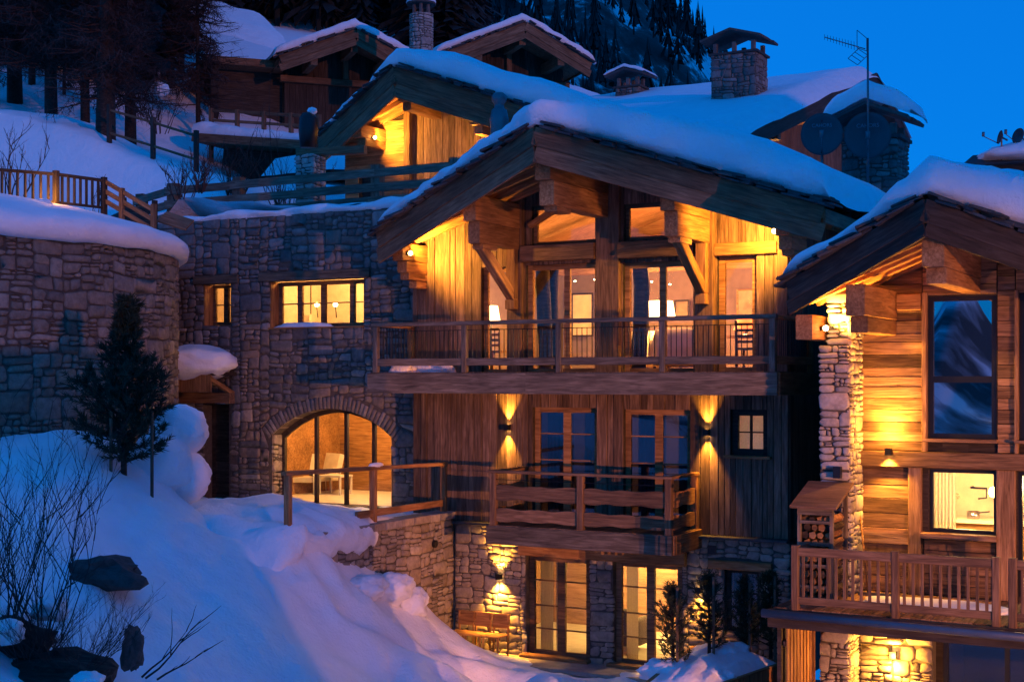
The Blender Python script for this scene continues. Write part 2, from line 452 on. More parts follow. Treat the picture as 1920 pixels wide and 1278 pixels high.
def stone_mesh(m, poly, fmap, proud, sink=0.03):
    n = len(poly); cx = sum(p[0] for p in poly) / n; cyy = sum(p[1] for p in poly) / n
    base = len(m.v); d = proud * random.uniform(0.55, 1.25)
    for (x, y) in poly: m.v.append(tuple(fmap(x, y, -sink)))
    for (x, y) in poly: m.v.append(tuple(fmap(x + (cx - x) * 0.03, y + (cyy - y) * 0.03, d * 0.55)))
    for (x, y) in poly: m.v.append(tuple(fmap(x + (cx - x) * 0.16, y + (cyy - y) * 0.18, d + random.uniform(-0.004, 0.004))))
    m.v.append(tuple(fmap(cx, cyy, d * 1.08)))
    for r in (0, 1):
        for k in range(n):
            q = (k + 1) % n; i = base + r * n
            m.f.append((i + k, i + q, i + n + q, i + n + k))
    for k in range(n): m.f.append((base + 2 * n + k, base + 2 * n + (k + 1) % n, base + 3 * n))
def masonry(parent, rects, fmap, mat, wmax=0.5, openings=(), gap=0.009, proud=0.032, limit=300, polyfix=None, skip=None, extra=(), warp=0.06):
    out = []
    for r in rects: bsp(r, openings, wmax, out)
    polys = []
    for r in out:
        if skip and skip((r[0] + r[2]) / 2, (r[1] + r[3]) / 2): continue
        p = stone_poly(r, gap)
        if polyfix:
            p = polyfix(p)
            if p is None: continue
        polys.append(((r[2] - r[0]) * (r[3] - r[1]), p))
    if warp:
        w_ = lambda x, y: (x + warp * fbm(x * 1.1, y * 1.1, 1.5, 2), y + warp * fbm(x * 0.9, y * 1.3, 8.5, 2))
        polys = [(a, [w_(*q) for q in p]) for a, p in polys]
    polys.sort(key=lambda x: -x[0])
    polys = [(9, p) for p in extra] + polys
    for a, p in polys[:limit]:
        m = MB(); stone_mesh(m, p, fmap, proud)
        m.build('stone', mat, parent, smooth=True)
    if len(polys) > limit:
        m = MB()
        for a, p in polys[limit:]: stone_mesh(m, p, fmap, proud)
        tag(m.build('small_stones', mat, parent, smooth=True), kind='stuff')

def fbm(x, y, z=0.0, o=4):
    return mnoise.fractal(Vector((x, y, z)), 0.9, 2.1, o, noise_basis='PERLIN_ORIGINAL')
def light(name, kind, loc, energy, color=WARM, parent=None, size=0.04, spot=None, direction=None, blend=0.5):
    d = bpy.data.lights.new(name, kind); d.energy = energy * LAMP_GAIN; d.color = color
    if kind in ('POINT', 'SPOT'): d.shadow_soft_size = size
    if kind == 'SPOT': d.spot_size = math.radians(spot); d.spot_blend = blend
    o = bpy.data.objects.new(name, d); col.objects.link(o); M = Matrix.Translation(Vector(loc))
    if direction: M = M @ Vector(direction).to_track_quat('-Z', 'Y').to_matrix().to_4x4()
    o.matrix_world = M
    if parent is not None:
        o.parent = parent; o.matrix_parent_inverse = WM[parent.name].inverted()
    return o

# ================================================================== TERRAIN
def tps(points):
    P = np.array(points, dtype=float); xy = P[:, :2]; n = len(P)
    d2 = ((xy[:, None] - xy[None]) ** 2).sum(-1)
    K = np.where(d2 > 0, 0.5 * d2 * np.log(np.maximum(d2, 1e-12)), 0) + np.eye(n) * 0.02
    A = np.zeros((n + 3, n + 3)); A[:n, :n] = K; A[:n, n] = 1; A[:n, n + 1:] = xy; A[n, :n] = 1; A[n + 1:, :n] = xy.T
    w = np.linalg.solve(A, np.r_[P[:, 2], 0, 0, 0])
    def f(X, Y):
        q = np.stack([np.ravel(X), np.ravel(Y)], 1)
        dd = ((q[:, None] - xy[None]) ** 2).sum(-1)
        k = np.where(dd > 0, 0.5 * dd * np.log(np.maximum(dd, 1e-12)), 0)
        return (k @ w[:n] + w[n] + q @ w[n + 1:]).reshape(np.shape(X))
    return f
def smooth(a, b, x):
    t = np.clip((x - a) / (b - a), 0, 1); return t * t * (3 - 2 * t)
def sheet(name, us, vs, zf, mat, kind='structure', namp=0.0, nfreq=0.5):
    U, V = np.meshgrid(us, vs); Z = zf(U, V)
    m = MB(); nu, nv = len(us), len(vs)
    for j in range(nv):
        for i in range(nu):
            x, y, z = U[j, i], V[j, i], Z[j, i]
            if namp: z += namp * fbm(x * nfreq, y * nfreq) + namp * 0.3 * fbm(x * nfreq * 4, y * nfreq * 4, 3)
            m.v.append((x, y, float(z)))
    for j in range(nv - 1):
        for i in range(nu - 1):
            a = j * nu + i; m.f.append((a, a + 1, a + nu + 1, a + nu))
    o = m.build(name, mat, smooth=True)
    return tag(o, kind=kind)

fp = []
for px, py, t in [(0, 1278, 16), (200, 1278, 17.5), (400, 1278, 19), (550, 1278, 20.3), (700, 1278, 22), (850, 1278, 23), (1000, 1278, 24.0),
                  (0, 1100, 18.5), (120, 1000, 20), (0, 900, 21.5), (200, 1100, 19.6), (330, 1100, 20.8), (480, 1110, 21.8), (600, 1130, 22.8), (720, 1150, 23.9),
                  (800, 1205, 24.4), (900, 1225, 25.2), (780, 1128, 25.8), (650, 1080, 24.0), (590, 1042, 23.5), (300, 950, 22.8), (420, 1000, 23.8),
                  (160, 815, 24.3), (60, 822, 24.0), (250, 840, 24.6), (320, 900, 24.6), (385, 955, 25.4), (510, 985, 24.6), (560, 960, 25.2), (440, 945, 27.5)]:
    p = atT(px, py, t); fp.append((p.x, p.y, p.z))
fp += [(-13.9, 23.4, 0.25), (-12.5, 23.3, 0.02), (-11, 22.6, 0), (-9, 23, 0), (-7, 22, 0), (-4, 21, 0), (0, 22, -0.1), (-6, 17.5, -0.2), (-9.5, 19.5, -0.05), (-11.5, 20.6, 0.05), (-3, 14, -0.6),
       (0, 8, -1.6), (-6, 9, -0.2), (0, 0, -2.2), (8, 10, -1.2), (12, 22, 0), (20, 0, -2.5), (-10, 2, 0.2), (-20, 5, 2.4), (-30, 12, 5.0), (-30, 22, 6.5), (-26, 18, 5.2), (0, -20, -3.5), (-25, -15, 0),
       (30, 24, 0), (40, -10, -3), (-45, 20, 10), (-45, -10, 5), (0, -40, -5), (30, -40, -5), (-40, -40, 0), (-20.5, 24.2, 2.72), (-19, 23.5, 2.72), (-22, 24, 2.75)]
_front = tps(fp)
TRAIL = [(p.x, p.y) for p in (atT(415, 962, 25.6), atT(480, 1000, 24.6), atT(560, 1060, 23.6), atT(650, 1130, 23.2), atT(760, 1200, 23.6), atT(900, 1262, 24.0), atT(1000, 1290, 24.2))]
random.seed(101)
DENTS = []
for k in range(46):
    i_ = random.randrange(len(TRAIL) - 1); p_, q_ = TRAIL[i_], TRAIL[i_ + 1]; f_ = random.random()
    DENTS.append((p_[0] + (q_[0] - p_[0]) * f_ + random.uniform(-1.1, 1.3), p_[1] + (q_[1] - p_[1]) * f_ + random.uniform(-0.9, 0.9), random.uniform(0.10, 0.22)))
def front_z(U, V):
    z = _front(U, V)
    # level terrace behind the retaining wall
    m = smooth(-14.56, -14.72, U) * smooth(18.4, 19.8, V) * smooth(-21.5, -20.0, U)
    ter = 2.72 + 0.42 * np.exp(-((U + 17.6) / 1.9) ** 2 - ((V - 21.4) / 1.3) ** 2) + 0.25 * np.exp(-((U + 15.6) / 0.8) ** 2 - ((V - 20.4) / 1.2) ** 2)
    z = z * (1 - m) + ter * m
    # cleared patio, level
    p = smooth(-14.45, -14.2, U) * smooth(22.0, 22.9, V); z = z * (1 - p) + np.clip(z, 0.0, 1.2) * p
    q = smooth(-11.8, -9.6, U) * smooth(12, 20, V); z = z * (1 - q) + 0.0 * q
    # trodden furrow in the snow from the doorway down the slope, and the lumpy trail beside it
    tr = TRAIL; best = np.full(np.shape(U), 1e9); along = np.zeros(np.shape(U)); acc = 0.0; side = np.zeros(np.shape(U))
    for (p, q) in zip(tr[:-1], tr[1:]):
        dx, dy = q[0] - p[0], q[1] - p[1]; L = math.hypot(dx, dy)
        t = np.clip(((U - p[0]) * dx + (V - p[1]) * dy) / (L * L), 0, 1); d = np.hypot(U - p[0] - t * dx, V - p[1] - t * dy)
        sg = np.sign((U - p[0]) * dy - (V - p[1]) * dx)
        m_ = d < best; best = np.where(m_, d, best); along = np.where(m_, acc + t * L, along); side = np.where(m_, sg, side); acc += L
    foot = 0.65 + 0.35 * np.sin(along * 8.5 + 1.3 * np.sin(along * 2.1))
    z = z - 0.20 * np.exp(-(best / 0.17) ** 2) * foot + 0.09 * np.exp(-((best - 0.42) / 0.22) ** 2) * (0.7 + 0.5 * np.sin(along * 3.7 + side))
    z = z - 0.07 * np.exp(-((best - 1.0) / 0.16) ** 2) * (side > 0) * (0.5 + 0.5 * np.sin(along * 5.3))
    for (fu, fv, fr) in DENTS: z = z - 0.10 * np.exp(-((U - fu) ** 2 + (V - fv) ** 2) / (fr * fr))
    far = smooth(30, 60, np.hypot(U, V - 5)); z = z * (1 - far) + np.clip(z, -8, 12) * far
    return z
us = np.unique(np.r_[np.linspace(-300, -60, 9), np.linspace(-60, -27, 14), np.arange(-27, -15.2, 0.11), np.arange(-15.2, -14.0, 0.05), np.arange(-14.0, -8, 0.11), np.linspace(-8, 60, 34), np.linspace(60, 300, 9)].round(3))
vs = np.unique(np.r_[np.linspace(-300, -40, 10), np.linspace(-40, 8, 20), np.arange(8, 14, 0.2), np.arange(14, 24.6, 0.11)].round(3))
sheet('snow_ground', us, vs, front_z, 'snow', namp=0.115, nfreq=0.62)
def gz(u, v): return float(front_z(np.array([[u]]), np.array([[v]]))[0, 0])

# cleared stone patio in front of the ground floor
m = MB(); m.box((-14.44, 22.9, 0.0), (-6.3, 23.9, 0.07)); m.build('patio', 'floor_stone')['kind'] = 'structure'

hp = []
for px, py, t in [(0, 200, 47), (0, 60, 62), (120, 290, 36), (200, 245, 42), (60, 330, 31), (250, 330, 34), (300, 300, 38), (350, 200, 55), (150, 190, 50), (300, 360, 29.5), (420, 370, 32), (480, 352, 38), (450, 345, 46), (600, 342, 46), (430, 350, 42), (560, 350, 42), (500, 340, 50), (900, 250, 58), (-200, 150, 50), (-200, 320, 28), (150, 0, 85), (500, 0, 95)]:
    p = atT(px, py, t); hp.append((p.x, p.y, p.z))
hp += [(-19, 27, 9.2), (-16, 26, 9.15), (-22, 26, 9.2), (-19, 31, 9.25), (-14, 31, 9.0), (-8, 33, 8.4), (0, 34, 6), (10, 35, 4), (25, 40, 2), (-12, 44, 11.5), (0, 55, 9), (20, 70, 5), (60, 60, 0), (60, 140, 6), (40, 140, 4)]
for px, py, t in [(1800, 420, 60), (1800, 460, 100), (1800, 490, 150), (1500, 340, 70), (1500, 380, 120), (1300, 250, 75), (1300, 285, 130), (2100, 560, 120)]:
    p = atT(px, py, t); hp.append((p.x, p.y, p.z))
_hill = tps(hp)
def hill_z(U, V):
    z = _hill(U, V); k = smooth(60, 110, V); return z * (1 - k) + np.clip(z, -2, 34) * k
us = np.unique(np.r_[np.linspace(-140, -40, 30), np.linspace(-40, 0, 110), np.linspace(0, 120, 30)].round(3))
vs = np.unique(np.r_[np.linspace(24.9, 50, 90), np.linspace(50, 150, 40)].round(3))
HC = None
def hill_clip(U, V):
    z = hill_z(U, V)
    # keep below the main chalet, its neighbours and the tower
    k = smooth(-16.4, -15.6, U) * (1 - smooth(33.2, 34.5, V)); z = z * (1 - k) + np.minimum(z, 2.0) * k
    k2 = smooth(-22.6, -23.4, U) * (1 - smooth(26.9, 28.4, V)); z = z * (1 - k2) + np.minimum(z, 9.1) * k2
    return z
sheet('hillside', us, vs, hill_clip, 'snow', namp=0.22, nfreq=0.35)
def hz(u, v): return float(hill_clip(np.array([[u]]), np.array([[v]]))[0, 0])

# wooded mountain flank far behind
def ridge_row(px):
    pts = [(-900, -260), (0, -420), (700, -330), (1050, -150), (1180, -60), (1250, 10), (1300, 75), (1345, 135), (1395, 190), (1440, 330), (1520, 520), (1700, 640), (2100, 680)]
    for (a, b), (c, d) in zip(pts[:-1], pts[1:]):
        if a <= px <= c:
            k = (px - a) / (c - a); return b + (d - b) * k
    return 680
m = MB(); cols_, rows_ = 120, 34
mt = []
for j in range(rows_):
    for i in range(cols_):
        px = -900 + 3000 * i / (cols_ - 1); k = j / (rows_ - 1)
        t = 120 + 170 * k
        ztop = CZ + (HOR - ridge_row(px)) / FPX * 290
        base = 8
        z = base + (ztop - base) * (k ** 0.9)
        p = atT(px, HOR, t); p.z = z + 7.5 * fbm(p.x * 0.03, p.y * 0.03) + 3.5 * fbm(p.x * 0.11, p.y * 0.11, 5)
        m.v.append(tuple(p))
for j in range(rows_ - 1):
    for i in range(cols_ - 1):
        a = j * cols_ + i; m.f.append((a, a + 1, a + cols_ + 1, a + cols_))
mv = list(m.v)
m2, nt, b = new_mat('mountain_face')
tc = N(nt, 'ShaderNodeTexCoord'); n1 = N(nt, 'ShaderNodeTexNoise'); n1.inputs['Scale'].default_value = 0.07; n1.inputs['Detail'].default_value = 9; n1.inputs['Roughness'].default_value = 0.68
nt.links.new(tc.outputs['Object'], n1.inputs['Vector'])
rp = ramp(nt, [(0.45, (0.020, 0.020, 0.020)), (0.52, (0.07, 0.07, 0.07)), (0.58, (0.72, 0.74, 0.78))])
nt.links.new(n1.outputs['Fac'], rp.inputs[0]); nt.links.new(rp.outputs[0], b.inputs['Base Color']); b.inputs['Roughness'].default_value = 0.9
tag(m.build('mountain', 'mountain_face', smooth=True), kind='structure')
# dark conifers on that flank: one far-off wood
def conifer(m, p, h, r, layers=6, n=7):
    p = Vector(p)
    m.tube([p + Vector((0, 0, -0.5)), p + Vector((0, 0, h * 0.97))], [h * 0.016, h * 0.003], 4, False)
    for k in range(layers):
        z0 = h * (0.10 + 0.85 * k / layers); rr = r * (1 - k / layers) ** 0.8 * random.uniform(0.75, 1.15); dz = h * 0.9 / layers * 1.55
        c = p + Vector((0, 0, z0 + dz)); a0 = random.uniform(0, 6)
        for q in range(n):
            a = a0 + 2 * math.pi * q / n; a2 = a + 2 * math.pi / n * 0.62
            r1 = rr * random.uniform(0.6, 1.2)
            m.tri(c, p + Vector((r1 * math.cos(a), r1 * math.sin(a), z0 - random.uniform(0, 0.05) * h)), p + Vector((r1 * 0.9 * math.cos(a2), r1 * 0.9 * math.sin(a2), z0)))
m = MB(); random.seed(11)
for k in range(3400):
    i = random.randrange(0, cols_ - 1); j = int(random.random() ** 0.8 * (rows_ - 1))
    p = Vector(mv[j * cols_ + i]); p.x += random.uniform(-3, 3); p.y += random.uniform(-3, 3)
    if fbm(p.x * 0.045, p.y * 0.045, p.z * 0.05 + 9) < -0.20: continue
    pxi = -900 + 3000 * i / (cols_ - 1)
    if pxi > 1420 or (pxi > 1060 and (random.random() < 0.35 or fbm(p.x * 0.06, p.y * 0.06, 3) < 0.02)): continue
    conifer(m, p, random.uniform(5, 11), random.uniform(1.0, 1.9), 5, 5)
for px in range(1150, 1400, 5):                                  # the spiky skyline
    for _ in range(2):
        q = px + random.uniform(-4, 4); p = atT(q, HOR, 288); p.z = CZ + (HOR - ridge_row(q)) / FPX * 290 - random.uniform(0, 6) - 1
        conifer(m, p, random.uniform(6, 11), random.uniform(0.9, 1.5), 6, 6)
tag(m.build('mountain_forest', 'conifer_far'), 'dark conifer forest covering the mountain flank behind the chalets', 'forest', kind='stuff')

# opposite valley side, seen only mirrored in the panes
m = MB(); mlow = MB(); cols2 = 120
for mm, rws, off in ((mlow, range(0, 4), 0), (m, range(3, 9), 3)):
    for j in rws:
        for i in range(cols2):
            a = -0.7 + 1.4 * i / (cols2 - 1); k = j / 8
            r = 110 + 170 * k; x = -30 + math.sin(a) * r; y = -math.cos(a) * r
            pk = 23 * math.exp(-abs((a + 0.118) / 0.030) ** 1.3) + 6 * math.exp(-((a - 0.28) / 0.13) ** 2) + 7 * math.exp(-((a + 0.36) / 0.16) ** 2) + 6
            mm.v.append((x, y, -9 + 3 * k + (6 + pk) * max(0, (k - 0.3) / 0.7) ** 1.2 + 1.2 * fbm(x * 0.05, y * 0.05)))
    n_ = len(list(rws))
    for j in range(n_ - 1):
        for i in range(cols2 - 1):
            a = j * cols2 + i; mm.f.append((a, a + cols2, a + cols2 + 1, a + 1))
tag(mlow.build('valley_floor', 'snow', smooth=True), kind='structure')
m3, nt, b = new_mat('opposite_face')
tc = N(nt, 'ShaderNodeTexCoord'); n1 = N(nt, 'ShaderNodeTexNoise'); n1.inputs['Scale'].default_value = 0.05; n1.inputs['Detail'].default_value = 8
nt.links.new(tc.outputs['Object'], n1.inputs['Vector'])
rp = ramp(nt, [(0.40, (0.05, 0.045, 0.045)), (0.50, (0.3, 0.3, 0.32)), (0.56, (0.8, 0.82, 0.85))])
nt.links.new(n1.outputs['Fac'], rp.inputs[0]); nt.links.new(rp.outputs[0], b.inputs['Base Color']); b.inputs['Roughness'].default_value = 0.9
tag(m.build('opposite_mountain', 'opposite_face', smooth=True), kind='structure')

# unseen slope added far right to keep the low glow off the mountain
m = MB()
for j in range(7):
    for i in range(30):
        v = -15 + 560 * i / 29; k = j / 6
        m.v.append((200 + 90 * k, v - 20 * k, -6 + 150 * k ** 0.8 + 6 * fbm(v * 0.03, k * 3)))
for j in range(6):
    for i in range(29):
        a = j * 30 + i; m.f.append((a, a + 30, a + 31, a + 1))
tag(m.build('added_shade_slope', 'mountain_face', smooth=True), kind='structure')

# lights of the village on the far side of the valley
m = MB(); random.seed(19)
for k in range(40):
    a = random.uniform(-0.5, 0.45); r = random.uniform(185, 270); kk = (r - 150) / 130
    x, y = -30 + math.sin(a) * r, -math.cos(a) * r; m.lathe([(0, -0.3), (0.28, 0), (0, 0.3)], 6, (x, y, -4 + 14 * kk * random.uniform(0.3, 1.0)))
tag(m.build('village_lights', 'spot_tiny'), 'scattered lamps of the village across the valley', 'lights', kind='stuff')

# ================================================================== SNOW PIECES
def snow_lip_sheet(name, label, us, bottom, thick, vf, vb, amp=0.05, lip=0.10, endcap=0.35):
    """snow blanket on a roof: bottom(u) roof level, thick(u), front edge vf(u), back vb; rounded front lip and rounded sides"""
    m = MB(); n = len(us); u0, u1 = us[0], us[-1]
    prof = [(0.10, 0.0), (0.0, 0.02), (-lip * 0.6, 0.22), (-lip, 0.45), (-lip * 0.75, 0.70), (-0.02, 0.88), (0.14, 0.97), (0.40, 1.0), (0.9, 1.01), (1.6, 1.0), (2.6, 1.0), (4.0, 1.0)]
    depth = 4.0
    rows = len(prof) + 5
    for i, u in enumerate(us):
        e = min(1.0, (u - u0) / endcap, (u1 - u) / endcap); e = math.sqrt(max(0.0, 1 - (1 - e) ** 2))
        t = thick(u) * (0.12 + 0.88 * e); b = bottom(u); f0 = vf(u)
        for k in range(rows):
            if k < len(prof):
                dv, h = prof[k]; v = f0 + dv; 
            else:
                h = 1.0; v = f0 + depth + (vb - f0 - depth) * (k - len(prof) + 1) / 5
            nz = 1.5 * amp * fbm(u * 0.8, v * 0.8, 2) + 0.55 * amp * fbm(u * 3.2, v * 3.2, 7)
            z = b + t * h + nz * min(1, h * 1.5)
            m.v.append((u, v + 1.6 * amp * fbm(u * 2.6, h * 2 + 5, 1) * (1 if k < 7 else 0), z))
    for i in range(n - 1):
        for k in range(rows - 1):
            a = i * rows + k; m.f.append((a, a + rows, a + rows + 1, a + 1))
    return tag(m.build(name, 'snow', smooth=True), label, 'snow', kind='stuff')
def snow_blob(name, label, c, r, seed=0, group=None, flat=2.0, amp=0.12):
    import bmesh
    bm = bmesh.new(); bmesh.ops.create_icosphere(bm, subdivisions=4, radius=1.0)
    for v in bm.verts:
        d = v.co.normalized(); k = 1 + amp * fbm(d.x * 1.6 + seed, d.y * 1.6, d.z * 1.6) * 1.5 + amp * 0.3 * fbm(d.x * 5, d.y * 5 + seed, d.z * 5)
        z = d.z if d.z > -flat else -flat
        v.co = Vector((d.x * r[0] * k, d.y * r[1] * k, z * r[2] * k))
    me = bpy.data.meshes.new(name); bm.to_mesh(me); bm.free()
    me.polygons.foreach_set('use_smooth', [True] * len(me.polygons)); me.materials.append(MAT['snow'])
    o = link(name, me, None, Matrix.Translation(Vector(c)))
    return tag(o, label, 'snow', group, 'stuff')

# ================================================================== ROOF KIT
def prow_roof(parent, ur, vr, zr, hl, hr, slope, k, vb, mats=('wood_honey', 'wood_beam'), fascia=(0.31, 0.31), slates=True, rafters=True, nslate=3, raf_v=None, sl_len=(0.28, 0.5), raf=(0.27, 0.14, 0.11)):
    """gable roof whose front edge juts out like a prow at the ridge. Returns helper functions."""
    zt = lambda u: zr - slope * abs(u - ur)
    vf = lambda u: vr + k * abs(u - ur)
    roof = None
    for s, h in ((-1, hl), (1, hr)):
        ue = ur + s * h
        A = (ur, vf(ur) + 0.02, zr); B = (ue, vf(ue) + 0.02, zt(ue)); C = (ue, vb, zt(ue)); D = (ur, vb, zr)
        m = MB(); th = 0.16
        up = [Vector(x) + Vector((0, 0, -0.04)) for x in (A, B, C, D)]; lo = [Vector(x) + Vector((0, 0, -0.04 - th)) for x in (A, B, C, D)]
        m.v += [tuple(x) for x in up + lo]
        fs = [(0, 1, 2, 3), (7, 6, 5, 4), (0, 4, 5, 1), (1, 5, 6, 2), (2, 6, 7, 3)]
        m.f += fs if s < 0 else [f[::-1] for f in fs]
        o = m.build('roof_slope', mats[0], parent)
        if roof is None: roof = o
        # fascia boards: upper one in front, lower one set back
        nrm = Vector((-k * s, -1, 0)).normalized()
        a, b = Vector(A), Vector(B)
        a0 = a + nrm * 0.045; b0 = b + nrm * 0.045
        beam('fascia_board', a0 + Vector((0, 0, -fascia[0] / 2)), b0 + Vector((0, 0, -fascia[0] / 2)), 0.05, fascia[0], mats[1], o, up=(0, 0, 1))
        a1 = a + nrm * 0.01; b1 = b + nrm * 0.01; off = Vector((0, 0, -fascia[0] - fascia[1] / 2 + 0.015))
        beam('fascia_board', a1 + off + (a - b).normalized() * 0.0, b1 + off, 0.05, fascia[1], mats[1], o, up=(0, 0, 1))
        # side eave board
        beam('eave_board', Vector((ue, vf(ue) + 0.05, zt(ue) - 0.16)), Vector((ue, vb, zt(ue) - 0.16)), 0.04, 0.24, mats[1], o)
        if rafters:
            v = (raf_v or vf(ur)) + 0.45
            while v < vr + 4.2:
                dmax = min(h - 0.15, (v - 0.12 - vr) / k if k > 0 else h)
                if dmax > 0.4:
                    p0 = Vector((ur + s * 0.10, v, zt(ur + s * 0.10) - raf[0])); p1 = Vector((ur + s * dmax, v, zt(ur + s * dmax) - raf[0]))
                    beam('rafter', p0, p1, raf[2], raf[1], mats[0], o)
                v += 0.50
        if slates:
            d = 0.12
            while d < h:
                L = random.uniform(*sl_len)
                for lay in range(nslate):
                    dd = min(h - 0.1, max(0.16, d + random.uniform(-0.10, 0.12))); u = ur + s * (dd + 0.12)
                    ex = Vector((s, 0, -slope)).normalized(); v0 = vf(u) - random.uniform(0.06, 0.24) + lay * 0.03
                    ez = ex.cross(Vector((0, 1, 0))) * (-s); ez = ez if ez.z > 0 else -ez
                    Lx = L * random.uniform(0.7, 1.1); W = 0.5
                    M = frame(ex, ez, (u, v0 + W / 2, zt(u) + 0.005 + lay * random.uniform(0.035, 0.055)))
                    M = M @ Matrix.Rotation(random.uniform(-0.05, 0.05), 4, 'Y') @ Matrix.Rotation(random.uniform(-0.15, 0.15), 4, 'Z')
                    j = lambda: random.uniform(-0.05, 0.05)
                    panel('slate', [(-Lx / 2 + j(), -W / 2 + j()), (Lx / 2 + j(), -W / 2 + j()), (Lx / 2 + j(), W / 2 + j()), (-Lx / 2 + j(), W / 2 + j())], random.uniform(0.028, 0.05), M, 'slate_stone', o, ch=0.01)
                d += L * 0.8
    return zt, vf, roof

def wall_mass(name, parent, ucuts, z0, ztop, v0, v1, openings, mat):
    cuts = sorted(set(list(ucuts) + [x for o in openings for x in (o[0], o[1]) if ucuts[0] < x < ucuts[-1]]))
    m = MB()
    for a, b in zip(cuts[:-1], cuts[1:]):
        mid = (a + b) / 2; segs = [(z0, None)]
        for o in openings:
            if o[0] < mid < o[1]:
                new = []
                for (s0, s1) in segs:
                    top = s1 if s1 is not None else ztop(mid)
                    if o[2] > s0 + 1e-3: new.append((s0, min(top, o[2])))
                    if o[3] < top - 1e-3: new.append((max(s0, o[3]), s1))
                segs = new
        for s0, s1 in segs:
            ta, tb = (ztop(a), ztop(b)) if s1 is None else (s1, s1)
            i = len(m.v)
            m.v += [(a, v0, s0), (b, v0, s0), (b, v1, s0), (a, v1, s0), (a, v0, ta), (b, v0, tb), (b, v1, tb), (a, v1, ta)]
            m.f += [tuple(i + q for q in f) for f in ((0, 3, 2, 1), (4, 5, 6, 7), (0, 1, 5, 4), (1, 2, 6, 5), (2, 3, 7, 6), (3, 0, 4, 7))]
    return m.build(name, mat, parent)
def window(parent, u0, u1, z0, z1, v, cols=(), rows=(), fw=0.07, mat='wood_honey', gl='glass', depth=0.08, mull=0.07, munt=0.025, name='window'):
    """frame with leaves (cols = mullion positions 0..1) and glazing bars (rows)"""
    m = MB()
    m.box((u0, v, z0), (u0 + fw, v + depth, z1)); m.box((u1 - fw, v, z0), (u1, v + depth, z1))
    m.box((u0 + fw, v + 0.002, z1 - fw), (u1 - fw, v + depth - 0.002, z1)); m.box((u0 + fw, v + 0.002, z0), (u1 - fw, v + depth - 0.002, z0 + fw))
    w = m.build(name, mat, parent)
    xs = [u0 + fw]
    for c in cols:
        x = u0 + (u1 - u0) * c; xs += [x - mull / 2, x + mull / 2]
        b = MB(); b.box((x - mull / 2, v + 0.004, z0 + fw), (x + mull / 2, v + depth - 0.004, z1 - fw)); b.build('mullion', mat, w)
    xs.append(u1 - fw)
    zs = [z0 + fw] + [z0 + (z1 - z0) * r for r in rows] + [z1 - fw]
    for a, b_ in zip(xs[::2], xs[1::2]):
        for r in rows:
            zz = z0 + (z1 - z0) * r; b = MB(); b.box((a, v + 0.015, zz - munt / 2), (b_, v + 0.055, zz + munt / 2)); b.build('glazing_bar', mat, w)
        for za, zb in zip(zs[:-1], zs[1:]):
            b = MB(); b.box((a, v + 0.032, za), (b_, v + 0.038, zb)); b.build('pane', gl, w)
    return w
def room(parent, u0, u1, v0, v1, z0, z1, fl='wood_room', wl='plaster', ce='wood_room'):
    m = MB(); m.quad((u0, v0, z0), (u1, v0, z0), (u1, v1, z0), (u0, v1, z0)); m.build('room_floor', fl, parent)
    m = MB(); m.quad((u0, v0, z1), (u0, v1, z1), (u1, v1, z1), (u1, v0, z1)); m.build('room_ceiling', ce, parent)
    m = MB(); m.quad((u0, v1, z0), (u1, v1, z0), (u1, v1, z1), (u0, v1, z1)); m.build('room_wall', wl, parent)
    for u in (u0, u1):
        m = MB(); m.quad((u, v0, z0), (u, v1, z0), (u, v1, z1), (u, v0, z1)); m.build('room_wall', wl, parent)
def sconce(loc, label, e_up=18, e_dn=18, col_='iron', group='up and down wall lights', cone=70):
    """small box light fixed to a wall at loc, open above and below"""
    u, v, z = loc
    t = thing('wall_sconce', (u, v, z), label, 'wall light', group)
    m = MB()
    m.box((u - 0.05, v - 0.11, z - 0.055), (u + 0.05, v - 0.10, z + 0.055)); m.box((u - 0.05, v - 0.10, z - 0.055), (u - 0.04, v, z + 0.055))
    m.box((u + 0.04, v - 0.10, z - 0.055), (u + 0.05, v, z + 0.055)); m.box((u - 0.04, v - 0.10, z - 0.006), (u + 0.04, v - 0.001, z + 0.006))
    m.build('housing', col_, t)
    b = MB(); b.lathe([(0.0, -0.012), (0.022, -0.008), (0.026, 0.006), (0.0, 0.012)], 10, (u, v - 0.05, z + 0.03)); b.build('bulb', 'bulb', t, True)
    b = MB(); b.lathe([(0.0, -0.012), (0.026, -0.006), (0.022, 0.008), (0.0, 0.012)], 10, (u, v - 0.05, z - 0.03)); b.build('bulb', 'bulb', t, True)
    if e_up: light('up_light', 'SPOT', (u, v - 0.085, z + 0.062), e_up, WARM, t, 0.02, cone, (0, 0.16, 1), 1.0)
    if e_dn: light('down_light', 'SPOT', (u, v - 0.085, z - 0.062), e_dn, WARM, t, 0.02, cone, (0, 0.16, -1), 1.0)
    return t
def bulb_lamp(loc, d, label, energy, color=WARM, group='small eave spotlights', r=0.045, aim=None, cone=165):
    """little round spotlight on a short stem; d = direction it sticks out from its beam"""
    d = Vector(d).normalized(); p = Vector(loc)
    t = thing('eave_spotlight', p, label, 'spotlight', group)
    m = MB(); m.tube([p, p + d * 0.05], [0.04, 0.045], 10); m.build('mount', 'iron', t)
    m = MB(); c = p + d * 0.085
    m.lathe([(0, -r), (r * 0.7, -r * 0.7), (r, 0), (r * 0.7, r * 0.7), (0, r)], 12, tuple(c)); m.build('bulb', 'bulb', t, True)
    if aim: light('spotlight_glow', 'SPOT', p + d * 0.17, energy, color, t, 0.05, cone, aim, 0.5)
    else: light('spotlight_glow', 'POINT', p + d * 0.17, energy, color, t, 0.05)
    return t

